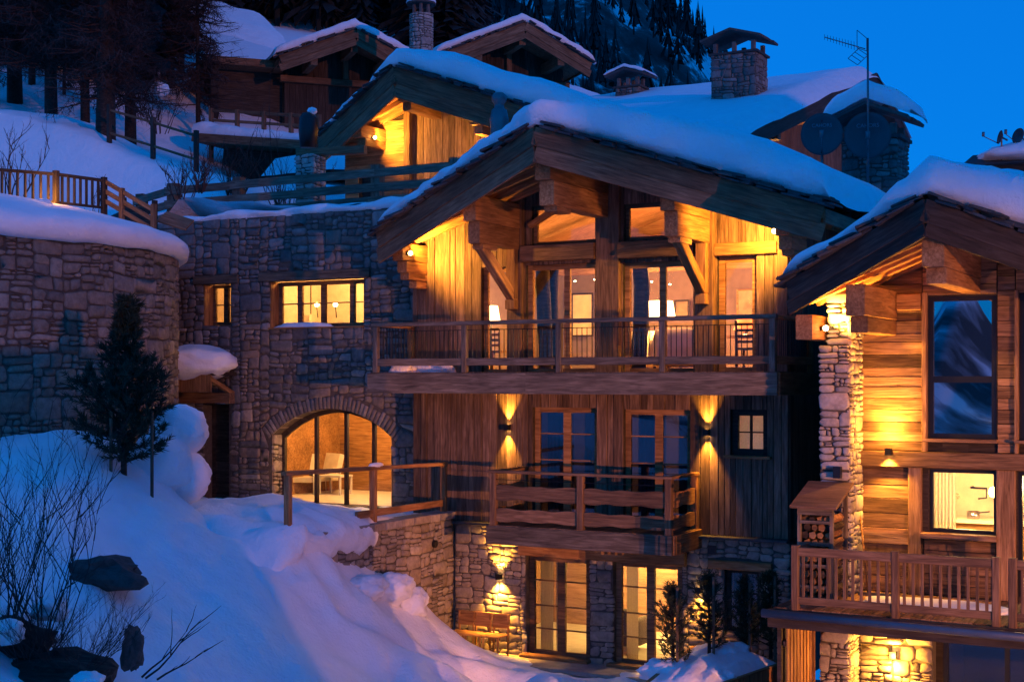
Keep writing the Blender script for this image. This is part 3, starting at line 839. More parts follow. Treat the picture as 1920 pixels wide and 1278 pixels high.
# ================================================================== MAIN CHALET
random.seed(21)
WV = 23.8
U0, U1 = -15.47, -7.58
main = thing('main_chalet', (-11.5, WV, 0), 'three storey timber chalet with glazed gable, two balconies and deep snow on its roof', 'chalet')
ztM, vfM, roofM = prow_roof(main, -11.17, 21.0, 9.77, 4.5, 4.5, 0.317, 0.405, 33.5)
tag(roofM, None)
wt = lambda u: ztM(u) - 0.2
UP = [(-13.85, -13.22, 5.55, 7.65), (-12.85, -11.31, 5.55, 7.66), (-10.78, -9.31, 5.55, 7.62), (-8.91, -8.17, 5.55, 7.66),
      (-12.72, -11.33, 8.04, 8.80), (-10.76, -9.30, 8.04, 8.72)]
MID = [(-12.70, -11.32, 2.78, 4.90), (-10.77, -9.43, 2.78, 4.88), (-8.66, -7.97, 4.08, 4.90)]
GR = [(-12.83, -11.45, 0.08, 2.03), (-10.97, -9.58, 0.08, 2.04), (-8.76, -8.11, 0.9, 2.02)]
wall = wall_mass('wood_wall', main, [U0, -11.17, U1], 2.60, wt, WV + 0.004, WV + 0.2, UP + MID, 'wood_dark')
vplanks(wall, U0, U1, 5.2, wt, WV, UP, 'wood_weathered')
vplanks(wall, U0, U1, 2.62, lambda u: 5.2, WV, MID, 'wood_weathered', 0.10, 0.24)
m = MB(); m.box((U1 - 0.2, WV + 0.2, 0), (U1, 33.3, 8.4)); side = m.build('side_wall', 'wood_dark', main)
for i in range(24):
    y = WV + 0.02 + i * 0.2
    beam('plank', (U1 + 0.012, y + 0.1, 2.62), (U1 + 0.012, y + 0.1, 8.42), 0.194, 0.02 + random.uniform(-0.004, 0.006), 'wood_weathered', side, up=(1, 0, 0))
m = MB(); m.box((U0, WV + 0.2, 0), (U0 + 0.2, 33.3, 8.4)); m.build('side_wall', 'wood_dark', main)
m = MB(); m.box((U0 + 0.2, 33.1, 0), (U1 - 0.2, 33.3, 8.4)); m.build('rear_wall', 'wood_dark', main)
# storeys inside
room(main, U0 + 0.22, U1 - 0.22, WV + 0.22, 29.2, 5.56, 8.02, 'wood_room', 'plaster_dark', 'wood_room')
# the tall gable part of the living room
m = MB(); m.quad((U0 + .22, 29.18, 8.02), (U1 - .22, 29.18, 8.02), (U1 - .22, 29.18, 9.6), (U0 + .22, 29.18, 9.6)); m.build('room_wall', 'wood_room', main)
for o in list(bpy.data.objects):
    if o.name.startswith('room_ceiling') and o.parent == main: bpy.data.objects.remove(o)
for s in (-1, 1):
    m = MB(); ue = U0 + 0.22 if s < 0 else U1 - 0.22
    m.quad((-11.17, WV + .22, ztM(-11.17) - .36), (ue, WV + .22, ztM(ue) - .36), (ue, 29.18, ztM(ue) - .36), (-11.17, 29.18, ztM(-11.17) - .36)); m.build('room_ceiling', 'wood_room', main)
for v in (25.0, 26.6, 28.2): beam('ceiling_beam', (U0 + 0.25, v, 7.95), (U1 - 0.25, v, 7.95), 0.22, 0.30, 'wood_room', main)
room(main, U0 + 0.22, U1 - 0.22, WV + 0.22, 27.0, 2.74, 5.15, 'wood_room', 'plaster_dark', 'wood_room')
room(main, -14.3, U1 - 0.22, WV + 0.22, 27.4, 0.06, 2.45, 'tile', 'wood_room', 'wood_room')
# posts and tie beam of the gable
for (a, b, zt_, pv) in ((-13.20, -12.88, 8.95, 0.16), (-11.29, -10.81, 9.35, 0.14), (-9.29, -8.94, 8.85, 0.16)):
    beam('gable_post', ((a + b) / 2, WV - pv / 2, 5.56), ((a + b) / 2, WV - pv / 2, zt_), b - a, pv, 'wood_beam', wall, up=(0, -1, 0))
beam('corner_post', (U1 - 0.09, WV - 0.05, 5.56), (U1 - 0.09, WV - 0.05, 8.3), 0.19, 0.10, 'wood_weathered', wall, up=(0, -1, 0))
beam('tie_beam', (-12.88, WV - 0.11, 7.87), (-11.30, WV - 0.11, 7.87), 0.20, 0.31, 'wood_beam', wall)
beam('tie_beam', (-10.80, WV - 0.11, 7.85), (-9.30, WV - 0.11, 7.85), 0.20, 0.31, 'wood_beam', wall)
beam('door_head', (-8.93, WV - 0.06, 7.78), (-7.78, WV - 0.06, 7.78), 0.10, 0.22, 'wood_honey', wall)
# windows and doors
window(main, *UP[0], WV + 0.08, (), (), 0.09)
window(main, *UP[1], WV + 0.08, (0.55,), (), 0.10, mull=0.12, name='glazed_door')
window(main, *UP[2], WV + 0.08, (0.52,), (), 0.10, mull=0.13, name='glazed_door')
window(main, *UP[3], WV + 0.08, (), (), 0.11)
window(main, *UP[4], WV + 0.08, (), (), 0.07, 'wood_beam')
window(main, *UP[5], WV + 0.08, (), (), 0.07, 'wood_beam')
beam('slanting_trim', (-12.74, WV - 0.06, 8.42), (-11.95, WV - 0.06, 8.82), 0.16, 0.10, 'wood_honey', wall)
for o in MID[:2]:
    window(main, *o, WV + 0.09, (0.5,), (0.26, 0.52, 0.76), 0.10, 'wood_honey', 'glass_dim', mull=0.15, name='glazed_door')
window(main, *MID[2], WV + 0.09, (0.5,), (0.5,), 0.11, 'wood_dark', 'glass', mull=0.03)
beam('sill', (-8.76, WV - 0.06, 4.05), (-7.88, WV - 0.06, 4.05), 0.14, 0.05, 'wood_honey', wall)
m = MB(); m.box((-8.75, WV + 0.30, 4.0), (-7.85, WV + 0.32, 5.0)); tag(m.build('window_blind', 'sheer_cream'), 'pale blind filling the small four pane window of the main chalet', 'blind')
light('blind_glow', 'POINT', (-8.3, WV + 0.9, 4.6), 14, (1.0, 0.62, 0.42), None, 0.1)

# purlins with stepped ends, braces
def purlin(u, v0, ztop, h1, h2, w=0.26, mat='wood_honey'):
    beam('purlin', (u, v0, ztop - h1 / 2), (u, WV - 0.03, ztop - h1 / 2), w, h1, mat, roofM)
    beam('purlin', (u, v0 + 0.16, ztop - h1 - h2 / 2 - 0.003), (u, WV - 0.03, ztop - h1 - h2 / 2 - 0.003), w * 0.94, h2, mat, roofM)
    beam('purlin_step', (u, v0 + 0.30, ztop - h1 - h2 - 0.05), (u, v0 + 0.85, ztop - h1 - h2 - 0.05), w * 0.85, 0.10, mat, roofM)
purlin(-11.17, 21.28, 9.36, 0.46, 0.42, 0.30)
purlin(-13.04, 21.95, 8.84, 0.48, 0.40)
purlin(-9.12, 21.95, 8.80, 0.48, 0.42)
purlin(-15.22, 22.85, 8.14, 0.36, 0.22, 0.24)
purlin(-7.36, 22.75, 8.22, 0.34, 0.22, 0.24)
for u in (-13.04, -9.12):
    beam('brace', (u, 22.25, 8.0), (u, WV - 0.05, 6.92), 0.17, 0.20, 'wood_honey', roofM)
    beam('brace_block', (u, WV - 0.24, 6.98), (u, WV - 0.24, 6.80), 0.20, 0.20, 'wood_honey', roofM, up=(0, -1, 0))
    beam('brace_post', (u, WV - 0.235, 7.0), (u, WV - 0.235, 8.0), 0.20, 0.14, 'wood_honey', roofM, up=(0, -1, 0))
beam('corbel', (-15.22, 23.1, 7.50), (-15.22, WV - 0.02, 7.50), 0.2, 0.16, 'wood_honey', roofM)
beam('corbel', (-15.22, 23.4, 7.34), (-15.22, WV - 0.02, 7.34), 0.18, 0.14, 'wood_honey', roofM)
# snow and balconies
def thM(u):
    d = u + 11.17
    return 0.30 + 0.10 * math.exp(-(d / 0.8) ** 2) if d < 0 else 0.40 + 0.42 * (1 - math.exp(-d / 1.2)) - 0.18 * max(0, d - 3.2) / 1.3
snow_lip_sheet('roof_snow', 'thick rounded snow blanket on the roof of the main three storey chalet', np.linspace(-15.72, -6.55, 74), lambda u: ztM(u) + 0.11 - 0.05 * max(0, 1 - abs(u + 11.17)), thM, lambda u: vfM(u) + 0.04, 33.6, 0.07)

up_b = MB(); up_b.box((-15.62, 22.44, 5.20), (-7.35, WV - 0.03, 5.55)); up_b = up_b.build('upper_balcony', 'wood_dark', main)
for (a, b) in ((-15.62, -12.1), (-12.1, -7.33)): beam('edge_beam', (a, 22.41, 5.365), (b, 22.41, 5.365), 0.06, 0.385, 'wood_grey', up_b)
beam('edge_beam', (-7.325, 22.45, 5.365), (-7.325, WV + 1.2, 5.365), 0.05, 0.385, 'wood_honey', up_b)
u = -15.60
while u < -7.4:
    w = 0.15; beam('deck_board', (u + w / 2, 22.45, 5.56), (u + w / 2, WV - 0.03, 5.56), w - 0.008, 0.03, 'wood_beam', up_b); u += w
posts = [-15.47, -13.45, -11.45, -9.42, -7.43]
for u in posts: beam('rail_post', (u, 22.47, 5.57), (u, 22.47, 6.46), 0.11, 0.11, 'wood_grey', up_b, up=(0, -1, 0))
beam('top_rail', (-15.55, 22.47, 6.50), (-7.36, 22.47, 6.50), 0.13, 0.075, 'wood_grey', up_b)
for a, b in zip(posts[:-1], posts[1:]):
    a += 0.056; b -= 0.056
    beam('bottom_rail', (a, 22.47, 5.77), (b, 22.47, 5.77), 0.08, 0.14, 'wood_grey', up_b)
    beam('iron_bar', (a, 22.47, 6.37), (b, 22.47, 6.37), 0.014, 0.014, 'iron', up_b, ch=0.002)
    n = int((b - a) / 0.098)
    for i in range(1, n): beam('baluster', (a + (b - a) * i / n, 22.47, 5.84), (a + (b - a) * i / n, 22.47, 6.37), 0.014, 0.014, 'iron', up_b, up=(0, -1, 0), ch=0.002)
for u, e in ((-15.47, 23.72), (-7.43, 24.6)):
    beam('rail_post', (u, e, 5.57), (u, e, 6.46), 0.11, 0.11, 'wood_honey', up_b, up=(0, -1, 0))
    beam('top_rail', (u, 22.54, 6.498), (u, e + 0.05, 6.498), 0.12, 0.07, 'wood_honey', up_b)
    beam('bottom_rail', (u, 22.53, 5.77), (u, e - 0.056, 5.77), 0.08, 0.14, 'wood_honey', up_b)
    n = int((e - 22.53) / 0.10)
    for i in range(1, n): beam('baluster', (u, 22.53 + (e - 22.58) * i / n, 5.84), (u, 22.53 + (e - 22.58) * i / n, 6.46), 0.014, 0.014, 'iron', up_b, up=(0, -1, 0), ch=0.002)
snow_blob('snow_heap', 'small snow heap left in the corner of the upper balcony floor', (-14.75, 23.3, 5.57), (0.62, 0.28, 0.20), 3, flat=0.05)
snow_blob('snow_heap', 'low snow drift behind the railing at the stone end of upper balcony', (-15.1, 22.85, 5.57), (0.28, 0.24, 0.24), 5, flat=0.05)

lo_b = MB(); lo_b.box((-12.92, 22.44, 2.42), (-9.24, WV - 0.03, 2.70)); lo_b = lo_b.build('lower_balcony', 'wood_dark', main)
beam('edge_beam', (-12.93, 22.41, 2.55), (-9.22, 22.41, 2.55), 0.06, 0.34, 'wood_grey', lo_b)
beam('edge_beam', (-9.215, 22.45, 2.55), (-9.215, WV - 0.03, 2.55), 0.05, 0.34, 'wood_honey', lo_b)
u = -12.92
while u < -9.3:
    w = 0.16; beam('deck_board', (u + w / 2, 22.43, 2.715), (u + w / 2, WV - 0.03, 2.715), w - 0.008, 0.03, 'wood_plank', lo_b); u += w
P2 = [-12.83, -11.02, -9.31]
for u in P2: beam('rail_post', (u, 22.48, 2.73), (u, 22.48, 3.70), 0.13, 0.12, 'wood_beam', lo_b, up=(0, -1, 0))
for u in (P2[0], P2[2]):
    beam('rail_post', (u, WV - 0.11, 2.73), (u, WV - 0.11, 3.70), 0.12, 0.12, 'wood_honey', lo_b, up=(0, -1, 0))
    beam('top_rail', (u, 22.55, 3.725), (u, WV - 0.06, 3.725), 0.14, 0.05, 'wood_honey', lo_b)
beam('top_rail', (-12.92, 22.48, 3.726), (-9.22, 22.48, 3.726), 0.14, 0.052, 'wood_beam', lo_b)
def scallop(L, h):
    top = []; n = 26
    for i in range(n + 1):
        x = L * i / n; e = min(x, L - x)
        top.append((x, h / 2 + 0.016 * math.sin(e * 9.0) * (1 if e < 0.75 else 0.25)))
    return top + [(x, -y) for x, y in top[::-1]]
def scallop_board(p0, p1, h, mat):
    p0 = Vector(p0); p1 = Vector(p1); d = p1 - p0
    nz = Vector((d.y, -d.x, 0)).normalized()
    panel('scalloped_board', scallop(d.length, h), 0.035, frame(d, nz, p0), mat, lo_b, ch=0.004)
for zc, h in ((3.335, 0.27), (2.925, 0.23)):
    for a, b in zip(P2[:-1], P2[1:]): scallop_board((a + 0.067, 22.49, zc), (b - 0.067, 22.49, zc), h, 'wood_beam')
    for u in (P2[0], P2[2]): scallop_board((u, 22.56, zc), (u, WV - 0.18, zc), h, 'wood_honey')
    
for a, b in zip(P2[:-1], P2[1:]): beam('iron_bar', (a + 0.06, 22.48, 3.58), (b - 0.06, 22.48, 3.58), 0.014, 0.014, 'iron', lo_b, ch=0.002)
m = MB(); m.tube([(-12.3, 23.1, 2.74), (-12.3, 23.1, 2.742)], [0.01, 0.01], 4)

# ground floor masonry
gw = wall_mass('stone_wall', main, [-14.44, U1 + 0.02], 0.0, lambda u: 2.56, WV - 0.05, WV + 0.2, GR + [(-12.93, -9.48, 2.03, 2.27)], 'mortar')
mapG = lambda a, b, d: Vector((a, WV - 0.05 - d, b))
masonry(gw, [(-14.44, 0.0, U1 + 0.02, 2.56)], mapG, 'stone_warm', 0.40, gap=0.006, proud=0.018, openings=GR + [(-12.93, -9.48, 2.03, 2.27), (-9.04, -7.86, 2.02, 2.19)])
beam('lintel', (-12.93, WV - 0.02, 2.15), (-9.48, WV - 0.02, 2.15), 0.34, 0.235, 'wood_honey', gw)
beam('lintel', (-9.04, WV - 0.06, 2.105), (-7.86, WV - 0.06, 2.105), 0.16, 0.16, 'wood_honey', gw)
beam('coping', (-9.22, WV - 0.11, 2.59), (U1 + 0.03, WV - 0.11, 2.59), 0.22, 0.05, 'slate_stone', gw)
beam('coping', (-14.42, WV - 0.11, 2.59), (-12.95, WV - 0.11, 2.59), 0.22, 0.05, 'slate_stone', gw)
for o in GR[:2]:
    window(main, o[0] + 0.02, o[1] - 0.02, o[2], o[3], WV + 0.06, (0.52,), (0.27, 0.5, 0.75), 0.11, 'wood_beam', 'glass', mull=0.16, name='glazed_door')
    beam('door_sill', (o[0] - 0.05, WV - 0.12, 0.10), (o[1] + 0.03, WV - 0.12, 0.10), 0.24, 0.06, 'wood_honey', gw)
window(main, *GR[2], WV + 0.07, (0.5,), (0.62,), 0.07, 'wood_dark', 'glass_dim')
m = MB(); m.lathe([(0.0, 0.012), (0.075, 0.012), (0.085, 0.0), (0.085, -0.02)], 18); vent = m.build('air_vent', 'black_frame', gw, False, frame((0, 1, 0), (0, -1, 0.0001), (-9.0, WV - 0.1, 2.38)))
m = MB(); m.box((-9.06, WV - 0.10, 2.28), (-8.9, WV - 0.09, 2.44)); m.build('vent_grille', 'black_frame', gw)
bpy.data.objects.remove(vent)

# lamps of the main chalet
bulb_lamp((-15.10, 23.0, 7.93), (1, 0, 0), 'small round spotlight on the eave beam beside the stone annex', 90, aim=(0.55, 0.65, 0.35))
bulb_lamp((-7.49, 22.98, 7.98), (-1, 0, 0), 'small spotlight on the eave beam above the main gable door', 110, aim=(-0.6, 0.65, 0.25))
sconce((-13.23, WV - 0.03, 4.50), 'black up and down wall light left of the scalloped wooden balcony', 70, 70, cone=64)
sconce((-9.09, WV - 0.03, 4.48), 'black up and down wall light beside the small four pane window', 70, 70, cone=64)
sconce((-13.38, WV - 0.09, 1.58), 'black up and down wall light on stone wall above the wooden chairs', 60, 130, cone=95)
sconce((-9.22, WV - 0.09, 1.62), 'single down light on stone wall behind the potted pines', 0, 45, cone=90)

# living room behind the gable glass
def shade_lamp(loc, r0, r1, h, stand, label, mat='shade_lit', e=30, color=WARM2, cat='lamp', name='table_lamp'):
    u, v, z = loc
    t = thing(name, (u, v, z), label, cat)
    m = MB(); m.lathe([(0.0, 0.0), (0.10, 0.0), (0.10, 0.02), (0.02, 0.04), (0.015, stand)], 12, (u, v, z)); m.build('stand', 'iron', t)
    m = MB(); m.lathe([(r0, stand), (r1, stand + h)], 20, (u, v, z)); m.build('shade', mat, t, True)
    light('lamp_glow', 'POINT', (u, v, z + stand - 0.06), e, color, t, 0.06)
    light('lamp_glow', 'POINT', (u, v, z + stand + h + 0.08), e * 0.7, color, t, 0.06)
    return t
def P(px, py, v): return onV(px, py, v)
q = P(921, 605, 25.6); shade_lamp((q.x, 25.6, 5.56), 0.20, 0.14, 0.36, q.z - 5.56, 'floor lamp with tall white shade behind the narrow gable window', name='floor_lamp', e=30)
q = P(1238, 598, 25.8); shade_lamp((q.x, 25.8, 5.56), 0.31, 0.25, 0.36, q.z - 5.56, 'floor lamp with wide white shade behind the right gable door', name='floor_lamp', e=40)
q = P(1398, 618, 26.3); shade_lamp((q.x, 26.3, 6.30), 0.24, 0.18, 0.20, q.z - 6.3, 'low lamp with red orange shade on side table', 'shade_red', 10, (1.0, 0.3, 0.08))
light('room_glow', 'POINT', (-11.6, 26.8, 7.0), 88, (1.0, 0.38, 0.10), None, 0.3)
light('room_glow', 'POINT', (-9.0, 26.6, 7.0), 84, (1.0, 0.38, 0.10), None, 0.3)
light('room_glow', 'POINT', (-10.4, 24.9, 7.5), 24, (1.0, 0.40, 0.10), None, 0.2)  # added near the glass to spill warm light onto the outer soffit
def legs_box(t, lo, hi, h, mat):
    for x in (lo[0] + 0.03, hi[0] - 0.03):
        for y in (lo[1] + 0.03, hi[1] - 0.03): beam('leg', (x, y, lo[2]), (x, y, h), 0.045, 0.045, mat, t, up=(0, -1, 0))
def table(u0, u1, v0, v1, z, h, label, mat='wood_room', name='side_table'):
    t = thing(name, ((u0 + u1) / 2, (v0 + v1) / 2, z), label, 'table'); legs_box(t, (u0, v0, z), (u1, v1, z), z + h - 0.04, mat)
    m = MB(); m.box((u0, v0, z + h - 0.04), (u1, v1, z + h)); m.build('tabletop', mat, t); return t
table(-9.6, -8.2, 25.9, 26.7, 5.56, 0.74, 'dark side table carrying the red shaded lamp', name='side_table')
def sofa(u0, u1, v, z, label, mat='cream'):
    t = thing('sofa', ((u0 + u1) / 2, v, z), label, 'sofa')
    def soft(nm, c, r, s):
        import bmesh
        bm = bmesh.new(); bmesh.ops.create_cube(bm, size=2.0); bmesh.ops.subdivide_edges(bm, edges=bm.edges[:], cuts=3, use_grid_fill=True)
        for w in bm.verts:
            d = w.co.copy(); n = (abs(d.x) ** 6 + abs(d.y) ** 6 + abs(d.z) ** 6) ** (1 / 6); w.co = Vector((d.x / n * r[0], d.y / n * r[1], d.z / n * r[2]))
        me = bpy.data.meshes.new(nm); bm.to_mesh(me); bm.free(); me.polygons.foreach_set('use_smooth', [True] * len(me.polygons)); me.materials.append(MAT[mat]); link(nm, me, t, Matrix.Translation(Vector(c)))
    w = (u1 - u0) / 2; c = (u0 + u1) / 2
    soft('seat', (c, v, z + 0.28), (w, 0.42, 0.17), 0); soft('backrest', (c, v - 0.38, z + 0.5), (w, 0.13, 0.36), 0)
    soft('armrest', (u0, v, z + 0.4), (0.12, 0.45, 0.26), 0); soft('armrest', (u1, v, z + 0.4), (0.12, 0.45, 0.26), 0)
    for x in (u0, u1):
        for y in (v - 0.35, v + 0.35): beam('leg', (x, y, z), (x, y, z + 0.13), 0.05, 0.05, 'wood_dark', t, up=(0, -1, 0))
q = P(1285, 640, 25.2); sofa(q.x - 0.5, q.x + 0.45, 25.2, 5.565, 'cream rounded armchair seen from behind beside the big lamp')
q = P(1215, 655, 26.3); sofa(q.x - 0.5, q.x + 0.5, 26.5, 5.565, 'cream two seat sofa deep in the living room', 'linen')
def ladder_chair(u, v, z, label, mat='wood_dark', h=1.0, face=-1):
    t = thing('ladder_back_chair', (u, v, z), label, 'chair')
    for sx in (-1, 1):
        beam('leg', (u + sx * 0.2, v, z), (u + sx * 0.2, v - 0.03, z + h), 0.04, 0.04, mat, t, up=(0, -1, 0))
        beam('leg', (u + sx * 0.2, v + 0.4, z), (u + sx * 0.2, v + 0.4, z + 0.45), 0.04, 0.04, mat, t, up=(0, -1, 0))
    m = MB(); m.box((u - 0.23, v, z + 0.43), (u + 0.23, v + 0.44, z + 0.47)); m.build('seat', mat, t)
    for k in range(4): beam('slat', (u - 0.18, v - 0.01, z + 0.58 + k * 0.11), (u + 0.18, v - 0.01, z + 0.58 + k * 0.11), 0.02, 0.05, mat, t)
q = P(1400, 660, 24.9); ladder_chair(q.x, 24.9, 5.565, 'dark ladder back chair behind the tall right gable window', h=0.98)
q = P(918, 650, 25.0); ladder_chair(q.x + 0.05, 25.0, 5.565, 'dark wooden chair behind the narrow left gable window', 'wood_beam', 0.85)
def picture(px0, py0, px1, py1, v, label, mat='picture', fr='wood_dark'):
    a = P(px0, py1, v); b = P(px1, py0, v)
    t = thing('framed_picture', ((a.x + b.x) / 2, v, a.z), label, 'picture')
    m = MB(); m.box((a.x, v - 0.02, a.z), (b.x, v - 0.005, b.z)); m.build('canvas', mat, t)
    w = 0.04
    for lo, hi in (((a.x - w, v - 0.03, a.z - w), (a.x, v - 0.004, b.z + w)), ((b.x, v - 0.03, a.z - w), (b.x + w, v - 0.004, b.z + w)), ((a.x, v - 0.03, b.z), (b.x, v - 0.004, b.z + w)), ((a.x, v - 0.03, a.z - w), (b.x, v - 0.004, a.z))):
        m = MB(); m.box(lo, hi); m.build('frame', fr, t)
picture(1075, 552, 1110, 628, 28.9, 'large glowing cream panel hung on the living room wall', 'cream')
picture(1268, 565, 1290, 592, 28.9, 'small framed picture on the living room wall', 'picture')
picture(1385, 545, 1412, 600, 28.6, 'arched wooden cabinet front with dark shelves in living room', 'picture', 'wood_honey')
sc = P(1090, 545, 28.6); light('picture_light', 'SPOT', (sc.x, 28.2, sc.z + 0.35), 30, WARM2, None, 0.03, 70, (0, 0.5, -1), 0.6)
k = 0
for px, py in ((1078, 527), (1115, 524), (1222, 528), (1256, 533)):
    q = P(px, py, 27.5); m = MB(); m.lathe([(0, -0.012), (0.02, -0.01), (0.022, 0.01), (0, 0.012)], 8, tuple(q)); tag(m.build('ceiling_spot', 'spot_tiny', None, True), 'tiny lit ceiling spot in the living room', 'ceiling light', 'tiny ceiling spots in the living room')
# rough split logs standing inside the gable doors
def log_slab(px, py0, v, r, label):
    q = P(px, py0, v); m = MB(); z0, z1 = 5.57, q.z; n = 14; rows = 16
    for k in range(rows):
        z = z0 + (z1 - z0) * k / (rows - 1)
        for i in range(n):
            a = 2 * math.pi * i / n; rr = r * (1 + 0.22 * fbm(math.cos(a) * 1.5, z * 1.3, math.sin(a) * 1.5 + px)) * (0.9 if k == rows - 1 else 1)
            m.v.append((q.x + rr * math.cos(a) * 1.25 + 0.03 * math.sin(z * 2 + px), v + rr * math.sin(a) * 0.6, z))
    for k in range(rows - 1):
        for i in range(n):
            a = k * n + i; b = k * n + (i + 1) % n; m.f.append((a, b, b + n, a + n))
    m.f.append(tuple((rows - 1) * n + i for i in range(n)))
    tag(m.build('bark_log', 'bark', None, True), label, 'log')
log_slab(1020, 500, 24.3, 0.13, 'rough dark bark covered log standing inside left gable door')
log_slab(1040, 498, 24.45, 0.08, 'slim pale barked log standing inside left gable door')
log_slab(1200, 497, 24.3, 0.13, 'mottled bark covered log standing inside right gable door')

# curtains and ground floor room
def curtain(u0, u1, v, z0, z1, label, mat='sheer_linen', tie=None, folds=7, group=None):
    m = MB(); n = folds * 6; rows = 10
    for k in range(rows):
        f = k / (rows - 1); z = z0 + (z1 - z0) * f
        for i in range(n + 1):
            x = i / n
            w = 1.0 if tie is None else (0.40 + 0.6 * abs(f - tie) ** 0.8 / max(tie, 1 - tie) ** 0.8 if f > tie else 0.40 + 0.35 * (tie - f))
            m.v.append((u0 + (u1 - u0) * x * w, v + 0.035 * math.sin(x * folds * 2 * math.pi), z))
    for k in range(rows - 1):
        for i in range(n):
            a = k * (n + 1) + i; m.f.append((a, a + 1, a + n + 2, a + n + 1))
    tag(m.build('curtain', mat, None, True), label, 'curtain', group)
curtain(-12.70, -12.42, WV + 0.32, 0.12, 2.02, 'cream curtain hanging straight at the left of the left ground floor door')
curtain(-12.36, -12.12, WV + 0.34, 0.12, 2.02, 'cream tapering curtain at the middle of the left ground floor door', tie=0.75)
curtain(-10.86, -10.62, WV + 0.34, 0.12, 2.02, 'cream curtain hanging in the right ground floor door')
curtain(-12.55, -11.98, WV + 0.34, 2.80, 4.86, 'dim grey curtain in the left middle floor door', 'curtain_blue')
curtain(-11.75, -11.40, WV + 0.34, 2.80, 4.86, 'narrow blue grey curtain at right of left middle floor door', 'curtain_blue')
curtain(-10.62, -10.05, WV + 0.34, 2.80, 4.86, 'blue curtain in the right middle floor door', 'curtain_blue')
curtain(-9.80, -9.50, WV + 0.34, 2.80, 4.86, 'narrow blue curtain beside the mullion of right middle floor door', 'curtain_blue')
curtain(-8.80, -8.05, WV + 0.36, 0.9, 2.08, 'added dark sheet keeping room light out of the small ground floor niche window', 'curtain_blue')  # added blocker, keeps the lit room from showing in the niche
light('room_glow', 'POINT', (-11.5, 26.4, 1.7), 44, WARM2, None, 0.15)
light('room_glow', 'POINT', (-9.6, 26.3, 1.7), 48, WARM2, None, 0.15)
light('dim_glow', 'POINT', (-11.8, 25.4, 4.6), 2.5, (1.0, 0.45, 0.2), None, 0.15)
light('dim_glow', 'POINT', (-9.6, 25.4, 4.6), 2.5, (1.0, 0.45, 0.2), None, 0.15)
sofa(-11.7, -11.05, 25.3, 0.07, 'dark brown armchair behind the left ground floor door', 'dark_cloth')
table(-10.3, -9.6, 25.0, 25.8, 0.07, 0.5, 'low round edged table behind the right ground floor door', 'wood_beam', 'low_table')
snow_blob('cushion', 'grey rounded pouf on the table behind right ground floor door', (-9.9, 25.3, 0.72), (0.24, 0.24, 0.22), 8)
_o = [o for o in bpy.data.objects if o.name == 'cushion'][0]; _o.data.materials.clear(); _o.data.materials.append(MAT['linen']); _o['category'] = 'pouf'; del _o['kind']; _o.name = 'pouf'
# three wooden chairs by the stone wall
for k, u in enumerate((-14.0, -13.62, -13.22)):
    lab = ('orange wooden chair against the stone wall, beside the retaining wall', 'orange wooden chair against the stone wall, middle of the three', 'bright honey wooden chair against the stone wall, beside the glazed door')[k]
    t = thing('garden_chair', (u, 23.2, 0.1), lab, 'chair', 'wooden chairs by the stone wall')
    panel('backrest', [(-0.17, 0), (0.17, 0), (0.20, 0.28), (-0.20, 0.28)], 0.025, frame((1, 0, 0), (0, -1, 0.18), (u, 23.44, 0.62)), 'wood_honey', t)
    panel('seat', [(-0.19, 0), (0.19, 0), (0.20, 0.42), (-0.20, 0.42)], 0.025, frame((1, 0, 0), (0, 0, 1), (u, 23.0, 0.50)), 'wood_honey', t)
    for sx in (-0.16, 0.16):
        beam('leg', (u + sx, 23.03, 0.07), (u + sx, 23.05, 0.50), 0.035, 0.035, 'wood_honey', t, up=(0, -1, 0))
        beam('leg', (u + sx, 23.44, 0.07), (u + sx, 23.46, 0.88), 0.035, 0.035, 'wood_honey', t, up=(0, -1, 0))

# ================================================================== STONE ANNEX
random.seed(5)
AV = 24.3
annex = thing('stone_annex', (-19, AV, 2.7), 'flat topped rubble stone annex with arched window and lit bay window', 'building')
A_OP = [(-19.59, -17.05, 6.56, 7.60), (-21.50, -20.69, 6.66, 7.61), (-21.50, -20.74, 2.70, 4.90), (-19.85, -16.87, 7.60, 7.80), (-21.75, -20.45, 7.61, 7.78)]
AC, AHW, ASP, ATOP = -17.91, 1.58, 4.22, 4.80
AR = (AHW ** 2 + (ATOP - ASP) ** 2) / (2 * (ATOP - ASP)); ACZ = ATOP - AR
arch_z = lambda u: ACZ + math.sqrt(max(0, AR * AR - (u - AC) ** 2))
cu = [-23.4] + [AC - AHW + 2 * AHW * i / 16 for i in range(17)] + [-15.47]
m = MB()
cuts = sorted(set(cu + [x for o in A_OP for x in o[:2]]))
for a, b in zip(cuts[:-1], cuts[1:]):
    mid = (a + b) / 2; segs = [(0.5, 0.5, 9.05)]
    for o in A_OP:
        if o[0] < mid < o[1]:
            segs = [q for s in segs for q in ((s[0], s[1], min(s[2], o[2])), (max(s[0], o[3]), max(s[1], o[3]), s[2])) if q[2] - q[0] > 1e-3]
    if abs(mid - AC) < AHW:
        lo = min(segs); segs.remove(lo); segs += [(0.5, 0.5, 2.72), (arch_z(a), arch_z(b), lo[2])]
    for za, zb, s1 in segs:
        i = len(m.v)
        m.v += [(a, AV, za), (b, AV, zb), (b, AV + 0.4, zb), (a, AV + 0.4, za), (a, AV, s1), (b, AV, s1), (b, AV + 0.4, s1), (a, AV + 0.4, s1)]
        m.f += [tuple(i + q for q in f) for f in ((0, 3, 2, 1), (4, 5, 6, 7), (0, 1, 5, 4), (1, 2, 6, 5), (2, 3, 7, 6), (3, 0, 4, 7))]
aw = m.build('stone_wall', 'mortar', annex)
mapA = lambda a, b, d: Vector((a, AV - d, b))
RV = AR + 0.30
